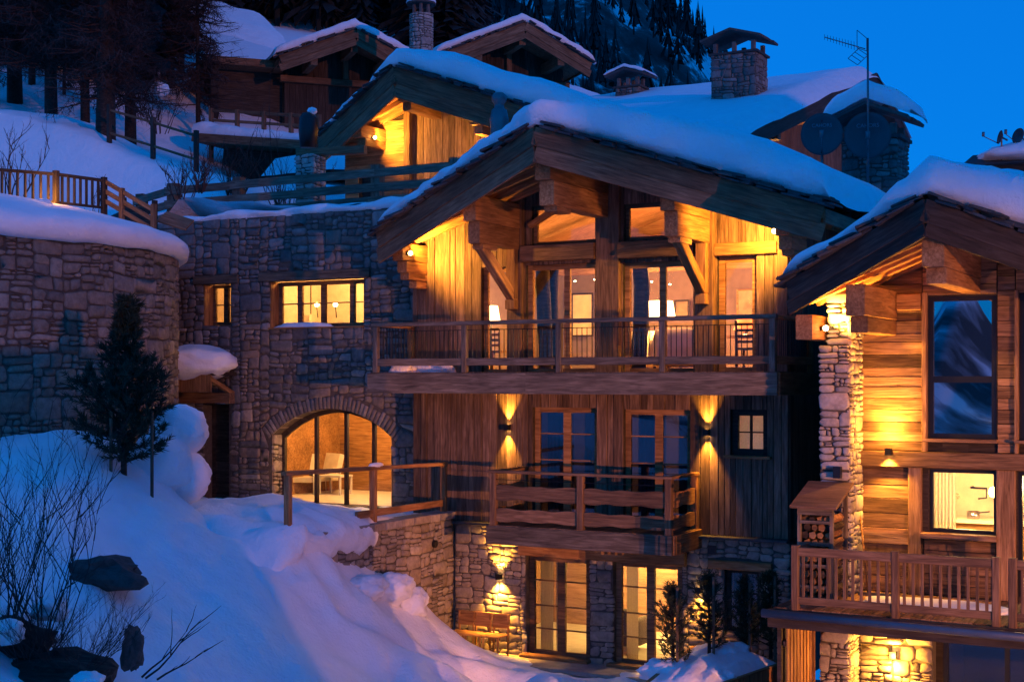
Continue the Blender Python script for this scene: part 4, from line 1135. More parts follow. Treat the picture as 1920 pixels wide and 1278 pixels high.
def inring(a, b): return abs(a - AC) < AHW + 0.02 and b < arch_z(a) + 0.02 and b > 2.5
def skipA(a, b):
    if inring(a, b): return True
    return b > ASP - 0.1 and math.hypot(a - AC, b - ACZ) < RV and abs(a - AC) < AHW + 0.22
def fixA(p):
    out = []
    for (a, b) in p:
        if b > ASP - 0.1 and abs(a - AC) < AHW + 0.3:
            d = math.hypot(a - AC, b - ACZ)
            if d < RV + 0.01: k = (RV + 0.01) / d; a, b = AC + (a - AC) * k, ACZ + (b - ACZ) * k
        elif abs(a - AC) < AHW and b > 2.72: a = AC + math.copysign(AHW + 0.012, a - AC)
        out.append((a, b))
    w = max(x for x, _ in out) - min(x for x, _ in out); h = max(y for _, y in out) - min(y for _, y in out)
    return out if min(w, h) > 0.05 else None
vous = []
th0 = math.asin(AHW / AR); nv = 36
for i in range(nv):
    t0, t1 = -th0 - 0.06 + (2 * th0 + 0.12) * i / nv, -th0 - 0.06 + (2 * th0 + 0.12) * (i + 1) / nv; g = 0.004
    r1 = RV + random.uniform(-0.06, 0.02)
    pt = lambda r, t: (AC + r * math.sin(t), ACZ + r * math.cos(t))
    vous.append([pt(AR + 0.005, t1 - g), pt(AR + 0.14, t1 - g * 0.8), pt(r1, t1 - g), pt(r1 + 0.01, (t0 + t1) / 2), pt(r1, t0 + g), pt(AR + 0.14, t0 + g), pt(AR + 0.005, t0 + g), pt(AR, (t0 + t1) / 2)])
masonry(aw, [(-23.4, 2.3, -15.47, 9.05)], mapA, 'stone_grey', 0.48, A_OP, skip=skipA, polyfix=fixA, extra=vous, proud=0.03)
# arch and window reveals in stone
def reveal(m, pts, v0, v1):
    for p, q in zip(pts[:-1], pts[1:]): m.quad((p[0], v0, p[1]), (q[0], v0, q[1]), (q[0], v1, q[1]), (p[0], v1, p[1]))
apts = [(AC - AHW, 2.72)] + [(AC - AHW + 2 * AHW * i / 24, arch_z(AC - AHW + 2 * AHW * i / 24)) for i in range(25)] + [(AC + AHW, 2.72)]
ar = MB(); reveal(ar, [(x, z) for x, z in apts], AV - 0.02, AV + 0.4); ar.build('arch_reveal', 'stone_warm', aw)
# left jambs, built of stones, facing the camera side
mapJ = lambda uu: (lambda a, b, d: Vector((uu + d, a, b)))
masonry(aw, [(AV, 2.72, AV + 0.38, ASP)], mapJ(AC - AHW), 'stone_warm', 0.3, proud=0.02)
# tiled arch window
aw_v = AV + 0.30
wf = MB()
ring_o = apts; k = 0.94
def shrink(p, d): 
    x, z = p; return (x + (d if x < AC else -d) * (1 if abs(x - AC) > 0.05 else 0), z - d * 0.9)
inn = [shrink(p, 0.09) for p in apts]; inn[0] = (inn[0][0], 2.72); inn[-1] = (inn[-1][0], 2.72)
for i in range(len(apts) - 1):
    for vv in (aw_v,):
        wf.quad((apts[i][0], vv, apts[i][1]), (apts[i + 1][0], vv, apts[i + 1][1]), (inn[i + 1][0], vv, inn[i + 1][1]), (inn[i][0], vv, inn[i][1]))
    wf.quad((inn[i][0], aw_v, inn[i][1]), (inn[i + 1][0], aw_v, inn[i + 1][1]), (inn[i + 1][0], aw_v + 0.08, inn[i + 1][1]), (inn[i][0], aw_v + 0.08, inn[i][1]))
wf = wf.build('arched_window', 'wood_dark', annex)
xs = [AC - AHW + 0.09] + [onV(px, 800, aw_v).x for px in (592, 648, 700)] + [AC + AHW - 0.09]
for x in xs[1:-1]: beam('mullion', (x, aw_v + 0.04, 2.72), (x, aw_v + 0.04, arch_z(x) - 0.05), 0.09, 0.08, 'wood_dark', wf, up=(0, -1, 0))
for a, b in zip(xs[:-1], xs[1:]):
    pm = MB(); n = 6; i0 = len(pm.v)
    pts = [(a, 2.72), (b, 2.72)] + [(b + (a - b) * i / n, arch_z(b + (a - b) * i / n) - 0.05) for i in range(n + 1)]
    pm.v += [(x, aw_v + 0.05, z) for x, z in pts]; pm.f.append(tuple(range(len(pts)))); pm.build('pane', 'glass', wf)
# rectangular windows, lintels, sill
window(annex, -19.57, -17.07, 6.58, 7.60, AV + 0.30, (0.235, 0.49, 0.80), (0.52,), 0.09, 'wood_beam', 'glass', mull=0.12)
window(annex, -21.48, -20.71, 6.68, 7.60, AV + 0.30, (0.5,), (0.5,), 0.07, 'wood_beam', 'glass', mull=0.12)
for (a, b, zc) in ((-19.85, -16.87, 7.70), (-21.75, -20.45, 7.695)): beam('lintel', (a, AV + 0.10, zc), (b, AV + 0.10, zc), 0.34, 0.19, 'wood_grey', aw)
for uu, z0_, z1_ in ((-19.59, 6.56, 7.6), (-21.5, 6.66, 7.61)): beam('reveal_board', (uu + 0.02, AV + 0.15, z0_), (uu + 0.02, AV + 0.15, z1_), 0.29, 0.03, 'wood_honey', aw, up=(1, 0, 0))
beam('sill', (-19.58, AV + 0.12, 6.565), (-17.05, AV + 0.12, 6.565), 0.36, 0.03, 'wood_honey', aw)
m = snow_blob('sill_snow', 'ridge of snow on the sill of the lit stone annex window', (-18.72, AV + 0.10, 6.585), (0.78, 0.14, 0.11), 2, flat=0.05)
# flat roof slab, coping and snow on it
m = MB(); m.box((-23.4, AV + 0.4, 8.75), (-15.5, 27.5, 9.0)); m.build('roof_slab', 'mortar', annex)
snow_lip_sheet('terrace_snow', 'snow along the top of the stone annex wall under the ranch fence', np.linspace(-22.3, -15.6, 40), lambda u: 9.02, lambda u: 0.20 + 0.05 * math.sin(u * 3), lambda u: AV + 0.02, 28.8, 0.05, 0.06)
m = MB(); m.box((-15.9, AV + 0.4, 0.5), (-15.7, 27, 8.7)); m.box((-23.4, 28.0, 0.5), (-15.7, 28.2, 8.7)); m.build('inner_wall', 'plaster', annex)
# rooms
room(annex, -20.3, -15.95, AV + 0.42, 27.9, 2.73, 5.6, 'tile', 'wood_honey', 'wood_honey')
room(annex, -20.2, -15.95, AV + 0.42, 27.0, 5.8, 8.6, 'tile', 'plaster', 'wood_room')
room(annex, -22.6, -20.25, AV + 0.42, 26.5, 5.8, 8.6, 'tile', 'plaster', 'wood_room')
light('room_glow', 'POINT', (-18.6, 26.3, 5.2), 60, (1.0, 0.50, 0.12), None, 0.2)
light('room_glow', 'POINT', (-16.8, 25.3, 4.9), 30, (1.0, 0.66, 0.34), None, 0.2)
light('room_glow', 'POINT', (-18.4, 25.7, 8.2), 75, (1.0, 0.52, 0.14), None, 0.15)
light('room_glow', 'POINT', (-21.1, 25.4, 8.0), 26, (1.0, 0.50, 0.14), None, 0.15)
beam('partition', (-17.0, 27.0, 2.74), (-17.0, 27.0, 5.58), 0.5, 0.12, 'plaster', annex, up=(0, -1, 0))
def white_chair(u, v, z, rz, label):
    t = thing('lounge_chair', (u, v, z), label, 'chair', 'white chairs behind the arched window')
    R = Matrix.Translation(Vector((u, v, z))) @ Matrix.Rotation(rz, 4, 'Z')
    for sx in (-0.3, 0.3):
        m = MB(); m.tube([(sx, -0.3, 0), (sx, -0.32, 0.55), (sx, 0.32, 0.58), (sx, 0.36, 0)], 0.02, 6); m.build('side_frame', 'chair_white', t, True, R)
    m = MB(); m.box((-0.28, -0.3, 0.28), (0.28, 0.3, 0.40)); m.build('seat', 'cream', t, False, R)
    m = MB(); m.box((-0.28, -0.07, 0), (0.28, 0.07, 0.5)); m.build('backrest', 'cream', t, False, R @ Matrix.Translation(Vector((0, 0.3, 0.42))) @ Matrix.Rotation(-0.25, 4, 'X'))
q = onV(568, 880, 26.4); white_chair(q.x, 26.4, 2.735, 0.5, 'white cushioned lounge chair behind the left leaf of arched window')
q = onV(602, 880, 26.9); white_chair(q.x, 26.9, 2.735, -0.3, 'white cushioned lounge chair beside the little white table')
q = onV(625, 880, 26.6); table(q.x - 0.3, q.x + 0.35, 26.4, 26.9, 2.735, 0.45, 'little white side table behind the arched window', 'chair_white', 'side_table')
for px, n_ in ((594, 'left'), (629, 'right')):
    q = onV(px, 571, 25.9); t = thing('glass_wall_lamp', (q.x, 25.9, q.z - 0.1), 'bare glowing wall bulb at the %s behind the annex window' % n_, 'lamp')
    m = MB(); m.lathe([(0, -0.05), (0.04, -0.035), (0.055, 0), (0.04, 0.035), (0, 0.05)], 12, tuple(q)); m.build('bulb', 'bulb', t, True)
    m = MB(); m.tube([q + Vector((0, 0, -0.05)), q + Vector((0, 0.04, -0.3))], 0.012, 6); m.build('stem', 'iron', t)
q0, q1 = onV(534, 612, 26.2), onV(585, 590, 26.2)
m = MB(); m.box((q0.x, 26.1, 6.4), (q1.x, 26.2, q1.z)); tag(m.build('headboard', 'cream'), 'bright cream panel low behind the annex window', 'panel')
q0, q1 = onV(534, 590, 26.6), onV(583, 530, 26.6)
m = MB(); m.box((q0.x, 26.58, q0.z), (q1.x, 26.62, q1.z)); tag(m.build('dark_screen', 'dark_cloth'), 'dark square panel on the wall behind the annex window', 'screen')
# doorway with its canopy
door = MB(); door.box((-21.48, AV + 0.28, 2.72), (-20.76, AV + 0.34, 4.88)); door = door.build('entrance_door', 'wood_dark', annex)
for zc in (3.2, 4.1): beam('door_panel', (-21.36, AV + 0.27, zc), (-20.88, AV + 0.27, zc), 0.02, 0.7, 'wood_dark', door)
beam('lintel', (-22.1, AV - 0.10, 5.02), (-20.55, AV - 0.10, 5.02), 0.24, 0.24, 'wood_beam', aw)
cn = MB(); cn.box((-22.2, AV - 0.85, 5.52), (-20.5, AV, 5.60)); cn = cn.build('door_canopy', 'wood_dark', annex)
for i in range(11):
    a = -22.2 + 1.7 * i / 11; beam('canopy_board', (a + 0.077, AV - 0.87, 5.16), (a + 0.077, AV - 0.87, 5.54), 0.148, 0.03, 'wood_honey', cn, up=(0, -1, 0))
beam('canopy_bracket', (-20.6, AV - 0.8, 5.45), (-20.6, AV, 5.1), 0.1, 0.1, 'wood_honey', cn)
snow_blob('canopy_snow', 'plump lens of snow overhanging the wooden door canopy', (-21.25, AV - 0.55, 5.80), (0.98, 0.74, 0.40), 4, amp=0.10)
light('annex_tower_glow', 'POINT', (-22.6, AV - 0.5, 6.6), 3, WARM, None, 0.1)

# ================================================================== ROUND TOWER WALL
random.seed(9)
TC = Vector((-24.9, 19.0)); TR = 5.5
tower = thing('round_stone_wall', (TC.x, TC.y, 4), 'curved pale rubble retaining wall topped by a rolled snow rim', 'wall')
a_s, a_e = math.radians(-75), math.radians(95)
tb = MB(); n = 64
for i in range(n + 1):
    a = a_s + (a_e - a_s) * i / n
    for z in (2.5, 8.0): tb.v.append((TC.x + TR * math.cos(a), TC.y + TR * math.sin(a), z))
for i in range(n): tb.f.append((2 * i, 2 * i + 2, 2 * i + 3, 2 * i + 1))
j = len(tb.v); tb.v.append((TC.x, TC.y, 8.0))
for i in range(n): tb.f.append((2 * i + 1, 2 * i + 3, j))
tw = tb.build('wall_core', 'mortar', tower, True)
mapT = lambda a, b, d: Vector((TC.x + (TR + d) * math.cos(a / TR), TC.y + (TR + d) * math.sin(a / TR), b))
masonry(tw, [(math.radians(-66) * TR, 3.6, math.radians(60) * TR, 7.98)], mapT, 'stone_tower', 0.54, proud=0.042, gap=0.010)
# rolled snow rim and deep snow on top
m = MB(); na = 70; prof = [(-0.05, 0.0), (0.10, -0.03), (0.22, 0.04), (0.27, 0.16), (0.22, 0.30), (0.05, 0.40), (-0.35, 0.52), (-0.9, 0.66), (-1.6, 0.82), (-2.6, 0.98), (-4.2, 1.05), (-5.49, 1.05)]
for i in range(na + 1):
    a = math.radians(-75) + math.radians(185) * i / na
    for r, h in prof:
        rr = TR + r + 0.05 * fbm(a * 4, h * 3); z = 8.0 + h * (0.85 + 0.25 * math.cos(a * 0.9)) + 0.05 * fbm(a * 6, r * 2, 4)
        m.v.append((TC.x + rr * math.cos(a), TC.y + rr * math.sin(a), z))
k = len(prof)
for i in range(na):
    for q in range(k - 1):
        a = i * k + q; m.f.append((a, a + k, a + k + 1, a + 1))
tag(m.build('rim_snow', 'snow', None, True), 'rolled thick rim of snow overhanging the curved stone wall', 'snow', kind='stuff')

# baluster fence on the tower
def baluster_fence(pts, label, mat, h=0.62, sp=0.14):
    t = thing('baluster_fence', pts[0], label, 'fence')
    for p, q in zip(pts[:-1], pts[1:]):
        p, q = Vector(p), Vector(q); d = (q - p); L = d.length
        beam('top_rail', p + Vector((0, 0, h)), q + Vector((0, 0, h)), 0.07, 0.06, mat, t)
        beam('bottom_rail', p + Vector((0, 0, 0.06)), q + Vector((0, 0, 0.06)), 0.05, 0.05, mat, t)
        n = int(L / sp)
        for i in range(1, n): c = p + d * i / n; beam('baluster', c + Vector((0, 0, 0.06)), c + Vector((0, 0, h - 0.02)), 0.045, 0.045, mat, t, up=(0, -1, 0))
    for p in pts: beam('post', Vector(p) + Vector((0, 0, -0.6)), Vector(p) + Vector((0, 0, h + 0.07)), 0.11, 0.11, mat, t, up=(0, -1, 0))
    return t
fpts = [atT(-70, 372, 27.2), atT(105, 385, 27.6), atT(195, 395, 28.6)]
baluster_fence([tuple(p) for p in fpts], 'brown baluster fence on the snow of the curved stone wall', 'wood_dark')
p1 = atT(197, 393, 28.6); p2 = atT(288, 440, 28.2)
t = thing('stair_rail', p1, 'brown boarded stair rail stepping down beside the curved wall', 'railing')
for k in range(3): beam('rail', p1 + Vector((0, 0, 0.58 - k * 0.2)), p2 + Vector((0, 0, 0.50 - k * 0.2)), 0.05, 0.09, 'wood_beam', t)
for p in (p1.lerp(p2, 0.35), p2): beam('post', p + Vector((0, 0, -0.7)), p + Vector((0, 0, 0.62)), 0.10, 0.10, 'wood_beam', t, up=(0, -1, 0))
p3 = atT(232, 392, 30); p4 = atT(290, 398, 29.4)
t = thing('board_screen', p3, 'low dark board screen behind the stair rail', 'fence')
for k in range(5): beam('board', p3 + Vector((0, 0, -0.55 + 0.14 * k)), p4 + Vector((0, 0, -0.55 + 0.14 * k)), 0.04, 0.13, 'wood_dark', t)
for p in (p3, p4): beam('post', p + Vector((0, 0, -0.9)), p + Vector((0, 0, 0.25)), 0.10, 0.10, 'wood_dark', t, up=(0, -1, 0))
q = atT(330, 416, 29.0); t = panel('tilted_board', [(-0.35, -0.2), (0.35, -0.16), (0.32, 0.2), (-0.36, 0.18)], 0.04, frame((1, 0.2, -0.35), (0.1, -0.6, 0.8), q), 'wood_beam')
tag(t, 'tilted brown board sticking out of snow at annex corner', 'board')
q = atT(76, 377, 26.9); m = snow_blob('snow_lamp', 'snow mound glowing orange over a buried lamp behind the baluster fence', q + Vector((0, 0, -0.08)), (0.30, 0.15, 0.13), 6)
light('buried_lamp', 'POINT', q + Vector((-0.1, 0.35, 0.18)), 6, (1.0, 0.38, 0.05), None, 0.08)

# ================================================================== TERRACE RETAINING WALL
random.seed(14)
rw = thing('retaining_wall', (-14.6, 21.5, 0), 'warm lit rubble retaining wall rising out of the snow below the terrace', 'wall')
m = MB(); m.box((-14.86, 18.6, 0), (-14.48, WV - 0.06, 2.66)); core = m.build('wall_core', 'mortar', rw)
masonry(core, [(18.6, 0.0, WV - 0.08, 2.68)], lambda a, b, d: Vector((-14.48 + d, a, b)), 'stone_warm', 0.44, proud=0.03)
v = 18.6
while v < WV - 0.1:
    L = random.uniform(0.35, 0.6); e = min(WV - 0.08, v + L); beam('coping_stone', (-14.64, v, 2.735), (-14.64, e - 0.015, 2.735), 0.46 + random.uniform(-0.03, 0.03), 0.14, 'stone_warm', rw, jit=0.012); v = e
m = MB(); m.lathe([(0.0, 0.03), (0.055, 0.03), (0.075, 0.02), (0.08, -0.03)], 20); m.build('round_vent', 'black_frame', rw, False, frame((0, 1, 0), (1, 0, 0), onU(816, 1019, -14.42)))
pr = thing('terrace_railing', (-14.7, 20, 2.7), 'honey coloured wooden railing on the terrace above the retaining wall', 'railing')
q0 = onU(540, 890, -14.62); q1 = Vector((-14.62, 23.60, 3.72))
for p in (q0, onU(700, 880, -14.62), q1): beam('post', (p.x, p.y, 2.68), (p.x, p.y, p.z), 0.12, 0.10, 'wood_honey', pr, up=(0, -1, 0))
beam('top_rail', (q0.x, q0.y - 0.12, q0.z + 0.03), (q1.x, q1.y + 0.08, q1.z + 0.03), 0.12, 0.07, 'wood_honey', pr)
beam('bottom_rail', (-14.62, 20.6, 2.98), (-14.62, q1.y - 0.055, 2.98), 0.06, 0.13, 'wood_honey', pr)
snow_blob('rail_snow', 'small cap of snow on the honey coloured terrace railing', onU(705, 872, -14.62), (0.07, 0.22, 0.05), 3)
# snow bank lapping over the terrace edge
m = MB(); rows = 64
prof = [(-19.6, 0.0), (-18.6, 0.30), (-17.6, 0.62), (-16.8, 0.85), (-16.0, 1.0), (-15.4, 1.02), (-14.95, 0.95), (-14.6, 0.78), (-14.38, 0.50), (-14.30, 0.15), (-14.30, -0.20), (-14.36, -0.45), (-14.44, -0.60), (-14.52, -0.62)]
for i in range(rows + 1):
    f = i / rows; vv = 17.3 + 5.6 * f
    hgt = 0.38 * smooth(0.0, 0.22, f) * (1 - float(smooth(0.50, 0.98, f))) + 0.02
    base = 2.70 - 1.15 * (1 - float(smooth(0.0, 0.26, f)))
    hol = 0.30 * math.exp(-((vv - 18.9) / 0.32) ** 2)
    for (u_, h_) in prof:
        over = max(0.0, u_ + 15.2) * (0.35 + 0.65 * min(1, hgt / 0.4)) - max(0.0, u_ + 15.2)
        hh = hgt * h_ * (1.0 if h_ > 0 else 1.25) - (hol * math.exp(-((u_ + 14.9) / 0.5) ** 2) if h_ > 0 else 0)
        m.v.append((u_ + over + 0.07 * fbm(vv * 1.6, h_ * 2, 3), vv + 0.04 * fbm(vv * 3, u_), base + hh + (0.24 * fbm(u_ * 1.1, vv * 1.1, 3) + 0.12 * fbm(u_ * 3, vv * 3, 6)) * min(1, hgt * 3)))
k = len(prof)
for i in range(rows):
    for q in range(k - 1): a = i * k + q; m.f.append((a, a + 1, a + k + 1, a + k))
tag(m.build('snow_bank', 'snow', None, True), 'snow bank lapping over the edge of the terrace retaining wall', 'snow', kind='stuff')
for (px, py, t_, r, lab) in ((735, 1090, 25.0, (0.34, 0.5, 0.26), 'lumpy snow block fallen against the retaining wall'), (690, 1088, 24.4, (0.3, 0.5, 0.2), 'long snow block lying under the retaining wall'), (770, 1118, 25.3, (0.3, 0.34, 0.30), 'rounded snow block nearest the wooden chairs')):
    snow_blob('snow_block', lab, atT(px, py + 12, t_), r, px * 0.01, amp=0.2)

# ================================================================== RANCH FENCE behind the annex
rf = thing('ranch_fence', (-18, 26.2, 9.2), 'grey green three rail timber fence on the road above the annex', 'fence')
FV = 26.4
fx = [onV(px, 340, FV).x for px in (325, 448, 575, 708, 855)] + [-14.0]
pts = [Vector((onV(258, 345, FV).x, FV + 0.15, 9.12))] + [Vector((x, FV, 9.3)) for x in fx]
for p in pts: beam('post', p + Vector((0, 0, -0.3)), p + Vector((0, 0, 1.06)), 0.25, 0.22, 'wood_grey', rf, up=(0, -1, 0), jit=0.01)
for p, q in zip(pts[:-1], pts[1:]):
    for z in (0.22, 0.53, 0.86): beam('rail', p + Vector((-0.15, -0.14, z)), q + Vector((0.02, -0.14, z + random.uniform(-0.015, 0.015))), 0.06, 0.19, 'wood_grey', rf, jit=0.006)

# ================================================================== RIGHT CHALET
random.seed(33)
FW = 22.3
fc = thing('right_chalet', (-4.5, FW, 0), 'timber chalet with dark barge boards, stone pier and tall black framed windows', 'chalet')
ztF, vfF, roofF = prow_roof(fc, -4.23, 19.3, 7.91, 2.40, 3.4, 0.40, 0.62, 31.0, ('wood_honey', 'wood_dark'), (0.31, 0.22), sl_len=(0.3, 0.55), raf=(0.31, 0.20, 0.12))
wtF = lambda u: ztF(u) - 0.2
F_UP = [(-4.84, -3.81, 4.52, 6.74), (-3.47, -2.44, 4.52, 6.74)]
F_LO = [(-4.83, -3.81, 3.05, 4.03), (-3.50, -2.40, 2.12, 4.03)]
fwall = wall_mass('wood_wall', fc, [-5.92, -4.23, -0.9], 0.0, wtF, FW + 0.004, FW + 0.2, F_UP + F_LO + [(-4.62, -1.2, 0.0, 1.7)], 'wood_dark')
hplanks(fwall, -5.92, -4.93, 4.31, 7.40, FW, 'wood_plank', 0.12, 0.25, ulim=lambda z: -4.23 - (7.69 - z) / 0.40)
hplanks(fwall, -3.79, -3.53, 4.31, 7.2, FW, 'wood_plank', 0.12, 0.25)
hplanks(fwall, -4.92, -3.80, 6.76, 7.62, FW, 'wood_plank', 0.14, 0.22)
hplanks(fwall, -3.52, -1.0, 6.76, 7.25, FW, 'wood_plank', 0.14, 0.22)
hplanks(fwall, -5.92, -5.14, 2.06, 4.06, FW, 'wood_plank', 0.15, 0.27)
hplanks(fwall, -4.90, -3.82, 2.06, 2.93, FW, 'wood_beam', 0.13, 0.2)
hplanks(fwall, -5.92, -4.9, 0.0, 2.0, FW, 'wood_plank')
beam('floor_beam', (-5.92, FW - 0.07, 4.18), (-0.9, FW - 0.07, 4.18), 0.16, 0.25, 'wood_plank', fwall)
for (a, b, z0, z1) in ((-5.13, -4.93, 2.06, 4.05), (-3.80, -3.52, 2.06, 4.05), (-4.92, -4.85, 4.31, 6.8), (-3.53, -3.48, 4.31, 6.8)):
    beam('post', ((a + b) / 2, FW - 0.05, z0), ((a + b) / 2, FW - 0.05, z1), b - a, 0.12, 'wood_plank', fwall, up=(0, -1, 0))
for o in F_UP:
    w = window(fc, o[0], o[1], o[2], o[3], FW + 0.02, (), (0.415,), 0.075, 'black_frame', 'glass_mirror', munt=0.10)
    beam('sill', (o[0] - 0.05, FW - 0.08, 4.49), (o[1] + 0.03, FW - 0.08, 4.49), 0.18, 0.05, 'wood_plank', fwall)
window(fc, *F_LO[0], FW + 0.06, (), (), 0.05, 'black_frame', 'glass')
window(fc, *F_LO[1], FW + 0.06, (), (), 0.06, 'black_frame', 'glass', name='glazed_door')
beam('sill', (-4.92, FW - 0.10, 3.0), (-3.78, FW - 0.10, 3.0), 0.22, 0.09, 'wood_plank', fwall)
m = MB(); m.box((-5.92, FW + 0.2, 0), (-5.72, 30.8, 7.2)); m.build('side_wall', 'wood_dark', fc)
m = MB(); m.box((-5.72, 30.6, 0), (-0.9, 30.8, 7.2)); m.build('rear_wall', 'wood_dark', fc)
m = MB(); m.box((-1.1, FW + 0.2, 0), (-0.9, 30.6, 6.5)); m.build('side_wall', 'wood_dark', fc)
room(fc, -5.7, -1.12, FW + 0.22, 25.6, 2.08, 4.15, 'tile', 'plaster', 'wood_room')
room(fc, -5.7, -1.12, FW + 0.22, 25.6, 4.3, 7.0, 'wood_dark', 'plaster_dark', 'wood_dark')
# purlins
def purlinF(u, v0, zt_, h, w=0.26, ve=FW - 0.03, h2=0.0):
    beam('purlin', (u, v0, zt_ - h / 2), (u, ve, zt_ - h / 2), w, h, 'wood_honey', roofF)
    if h2: beam('purlin', (u, v0 + 0.22, zt_ - h - h2 / 2 - 0.003), (u, ve, zt_ - h - h2 / 2 - 0.003), w * 0.92, h2, 'wood_honey', roofF)
purlinF(-4.18, 19.55, 7.46, 0.46, 0.30, h2=0.22)
purlinF(-5.46, 20.30, 6.84, 0.46, 0.28, h2=0.24)
purlinF(-6.42, 20.92, 6.44, 0.38, 0.26, 22.9)
beam('header_beam', (-5.30, FW - 0.08, 6.66), (-4.93, FW - 0.08, 6.66), 0.14, 0.26, 'wood_honey', fwall)
# stone pier
random.seed(3)
pier = MB(); pier.box((-6.34, 21.53, 0), (-5.89, FW + 0.1, 5.98)); pier.box((-6.24, 21.60, 5.98), (-5.89, FW + 0.1, 6.80)); pier = pier.build('stone_pier', 'mortar', fc)
masonry(pier, [(-6.36, 0.0, -5.87, 5.98)], lambda a, b, d: Vector((a, 21.52 - d, b)), 'stone_pale', 0.36, proud=0.035, gap=0.008, warp=0.02)
masonry(pier, [(-6.26, 5.99, -5.87, 6.82)], lambda a, b, d: Vector((a, 21.59 - d, b)), 'stone_pale', 0.36, proud=0.035, gap=0.008, warp=0.02)
masonry(pier, [(21.52, 0.0, FW - 0.02, 6.80)], lambda a, b, d: Vector((-5.885 + d, a, b)), 'stone_pale', 0.32, proud=0.03, gap=0.008, warp=0.02)
m = MB(); m.box((-6.10, 21.38, 3.90), (-5.98, 21.47, 4.08)); tag(m.build('wall_box', 'black_frame'), 'small black box fixed to the stone pier above woodshed', 'box')
# snow
def thF(u):
    d = u + 4.23
    return 0.24 if d < -0.9 else (0.24 + 0.30 * (d + 0.9) / 0.9 if d < 0 else 0.54 + 0.25 * min(1, d / 1.5))
snow_lip_sheet('roof_snow', 'smooth snow blanket on the roof of the right chalet with dark barge boards', np.linspace(-6.72, -0.6, 52), lambda u: ztF(u) + 0.10, thF, lambda u: vfF(u) + 0.05, 31.2, 0.05)
# balcony
fb = MB(); fb.box((-6.62, 19.98, 1.86), (-0.9, FW - 0.03, 2.02)); fb = fb.build('balcony', 'wood_dark', fc)
u = -6.6
while u < -1.0: beam('deck_board', (u + 0.07, 20.02, 2.035), (u + 0.07, FW - 0.03, 2.035), 0.135, 0.028, 'wood_plank', fb); u += 0.143
beam('edge_beam', (-6.66, 19.93, 1.90), (-0.9, 19.93, 1.90), 0.08, 0.27, 'wood_dark', fb)
m = MB(); m.tube([(-6.72, 19.82, 1.98), (-0.9, 19.82, 1.93)], 0.065, 10); m.build('gutter', 'zinc', fb, True)
fpx = [-6.27, -4.80, -3.42, -3.2, -1.6]
for u in fpx: beam('rail_post', (u, 20.0, 1.95), (u, 20.0, 2.99), 0.11, 0.10, 'wood_beam', fb, up=(0, -1, 0))
for a, b in zip(fpx[:-1], fpx[1:]):
    if b - a < 0.5: continue
    beam('top_rail', (a + 0.056, 20.0, 2.90), (b - 0.056, 20.0, 2.90), 0.07, 0.13, 'wood_beam', fb)
    beam('bottom_rail', (a + 0.056, 20.0, 2.18), (b - 0.056, 20.0, 2.18), 0.06, 0.11, 'wood_beam', fb)
    n = int((b - a) / 0.118)
    for i in range(1, n): x = a + (b - a) * i / n; beam('picket', (x, 20.0, 2.235), (x, 20.0, 2.835), 0.042, 0.03, 'wood_beam', fb, up=(0, -1, 0))
beam('rail_post', (-6.27, FW - 0.9, 2.05), (-6.27, FW - 0.9, 2.99), 0.1, 0.1, 'wood_beam', fb, up=(0, -1, 0))
beam('top_rail', (-6.27, 20.06, 2.90), (-6.27, 21.5, 2.90), 0.07, 0.13, 'wood_beam', fb)
snow_blob('deck_snow', 'thin layer of snow lying on the deck of the right chalet balcony', (-4.5, 21.2, 2.06), (1.2, 0.62, 0.05), 3, flat=0.2)
# lower storey
lw = MB(); lw.box((-5.88, 22.06, 0), (-4.72, FW, 1.84)); lw = lw.build('stone_wall', 'mortar', fc)
masonry(lw, [(-5.86, 0.0, -4.72, 1.84)], lambda a, b, d: Vector((a, 22.06 - d, b)), 'stone_warm', 0.42, proud=0.045)
window(fc, -4.62, -1.2, 0.02, 1.7, FW + 0.05, (0.28, 0.62), (), 0.08, 'black_frame', 'glass_dim', name='glazed_door')
room(fc, -4.9, -1.12, FW + 0.22, 25.4, 0.03, 1.8, 'floor_stone', 'wood_dark', 'wood_dark')
light('dim_glow', 'POINT', (-3.2, 24.2, 1.4), 4, WARM, None, 0.1)
ss = thing('slatted_screen', (-6.42, 20.8, 0), 'upright honey slat screen under the right chalet balcony', 'screen')
for i in range(9): beam('slat', (-6.42, 20.12 + i * 0.165, 0.02), (-6.42, 20.12 + i * 0.165, 1.80), 0.10, 0.02, 'wood_honey', ss, up=(1, 0, 0))
m = MB(); m.box((-6.56, 20.04, 0.0), (-6.50, 21.5, 1.82)); m.build('backing_board', 'wood_dark', ss)
for z in (0.25, 1.5): beam('rail', (-6.46, 20.06, z), (-6.46, 21.48, z), 0.03, 0.08, 'wood_dark', ss)
sconce((-5.41, FW - 0.155, 4.30), 'brass up and down light on floor beam of the right chalet', 80, 60, cone=95, group='up and down wall lights')
light('soffit_fill', 'SPOT', (-5.15, FW - 0.30, 4.5), 130, WARM, None, 0.03, 75, (0.0, -0.48, 1), 0.8)  # added fill with no fixture, brightens the soffit and rafters
light('beam_glow', 'POINT', (-5.41, FW - 0.30, 4.62), 14, WARM, None, 0.03)
sconce((-5.30, 22.0, 1.12), 'black up and down wall light on stone under the right chalet balcony', 40, 50, cone=120)
light('under_balcony_glow', 'POINT', (-5.30, 21.80, 1.10), 22, WARM, None, 0.03)
bulb_lamp((-6.28, 21.34, 6.24), (1, -0.2, 0), 'round spotlight on the eave beam beside the pale stone pier', 95, aim=(0.55, 0.1, 0.75))
